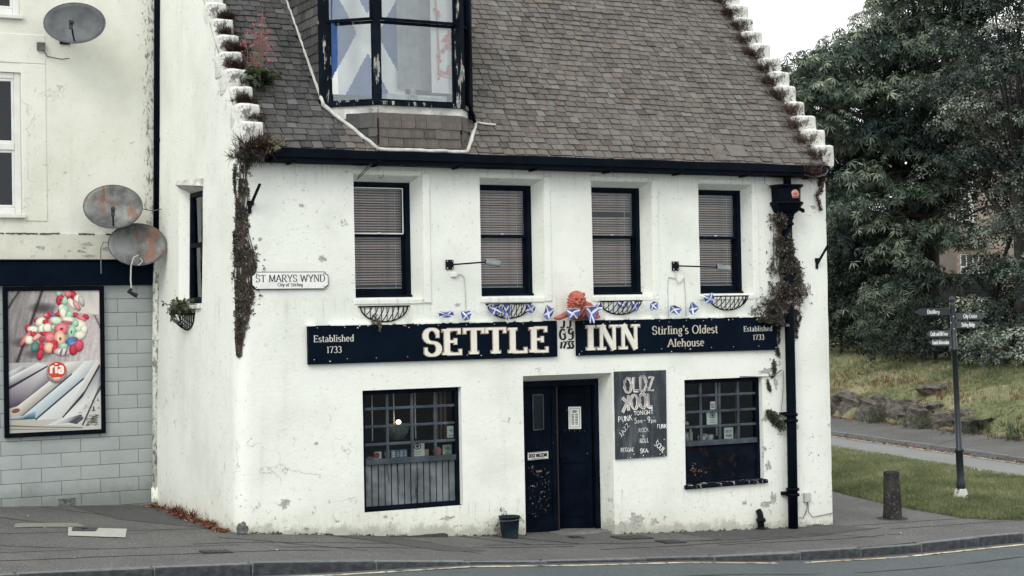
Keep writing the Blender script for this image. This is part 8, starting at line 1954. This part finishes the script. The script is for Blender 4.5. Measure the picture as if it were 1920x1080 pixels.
crown_tree('broadleaf_tree', 'tall dark broadleaf tree at the right edge of the picture', 14.68, 47, .9, make_pads(OUT2, 46.5, 1.6, 130, 9, (.8, 1.25), GAPS2, (.82, .75)) + make_pads(OUT2, 49.8, 1.2, 110, 10, (.8, 1.2), GAPS2, (.65, .55)), BROAD, BROADM, 125, 1.05, .22, 7, 6.2)
crown_tree('lime_tree', 'round lime tree standing hidden behind the pub', 4.0, 62, 1.6, make_pads([(1.2, 3.4), (6.6, 3.2), (7.6, 6.5), (5.6, 10), (3.6, 10.6), (1.0, 8.6), (.2, 5.6)], 62, 1.8, 60, 12, (.9, 1.4), None, (.9, .8)), BROAD, BROADM, 70, 1.3, .24, 8, 4.4)
def shrub(label, x0, x1, y0, y1, d, zb, T, mat, ros, ls, n, seed, dd=.9, name='garden_shrub', rx=(.4, .75)):
    poly = [(x0 + .2, y1), (x0, (y0 + y1) / 2), (lerp(x0, x1, .25), y0 - .2), ((x0 + x1) / 2, y0), (lerp(x0, x1, .75), y0 - .13), (x1, (y0 + y1) / 2), (x1 - .15, y1)]
    u = (x0 + x1) / 2
    crown_tree(name, label, u, d, zb, make_pads(poly, d, dd, n, seed, rx), T, mat, ros, ls, .05, seed, zb + .6, parts=('foliage', 'stem'))
WILL = np.array([leafq(.20, .032, (1.0, .6, .8)[k % 3], 2 * pi * k / 7, .01) for k in range(7)])
SH = [('dark ivy clad shrub hard against the pub corner', 9.95, 11.33, 4.96, 1.6, 53, 1.3, BROAD, DARKM, 90, 1.3, 44), ('narrow leaved shrub like bamboo in front of the chestnut', 10.48, 12.5, 3.16, 1.54, 50.5, 1.2, WILL, CHEST, 75, 1.0, 44),
    ('dark tangled shrub behind the fingerpost', 11.56, 13.5, 2.72, 1.19, 48.5, 1.1, WILL, DARKM, 85, 1.1, 44), ('leafy shrub under the sandstone house', 12.74, 14.04, 2.62, 1.15, 47, 1.0, BROAD, BROADM, 100, 1.2, 36),
    ('pale tipped low hedge at the right edge below the broadleaf tree', 12.12, 14.53, 1.87, 0.97, 44.2, .95, BROAD, BROADM, 110, 1.1, 56), ('dark low hedge along the top of the bank', 10.35, 13.46, 1.86, 1.18, 47.3, 1.0, BROAD, DARKM, 110, 1.15, 60),
    ('shadowed shrub in the gap left of the fingerpost, farther back', 10.2, 12.73, 3.19, 1.43, 52.5, 1.2, BROAD, DARKM, 90, 1.3, 56), ('tall dark holly filling the space under the chestnut', 11.2, 13.7, 5.54, 1.5, 57, 1.3, BROAD, DARKM, 55, 1.7, 110),  # the holly is an added backing layer that deepens the dark behind the chestnut
    ('dark shrub beyond the right edge of the picture', 14.08, 16.73, 3.06, 0.8, 44, .8, BROAD, DARKM, 70, 1.3, 40), ('dark laurel between the sandstone house and the broadleaf tree', 14.54, 16.38, 2.84, 1.07, 50, 1.1, BROAD, DARKM, 80, 1.4, 50)]
for k, q in enumerate(SH): shrub(*q, 21 + k, 1.4 if q[11] > 60 else .9, rx=(.7, 1.2) if q[11] > 100 else (.45, .8))
for k, (s_, lb) in enumerate(((16.9, 'green weed clump at the foot of the rocks, left one'), (14.6, 'green weed clump at the end of the outcrop by the signpost'), (12.6, 'dark weed clump at the foot of the bank right of the signpost'), (19.3, 'small weed at the foot of the middle rock'), (10.5, 'leafy weed clump at the bank foot near the right edge'))):
    p = ns(19.12, s_, zfp(19.1, s_)); tuft(lb, (p[0], p[1], p[2] + .05), .55, .22, 170, WEED, BLADE, .3, 'bank_weed', 'weed', 'weeds at the foot of the bank')
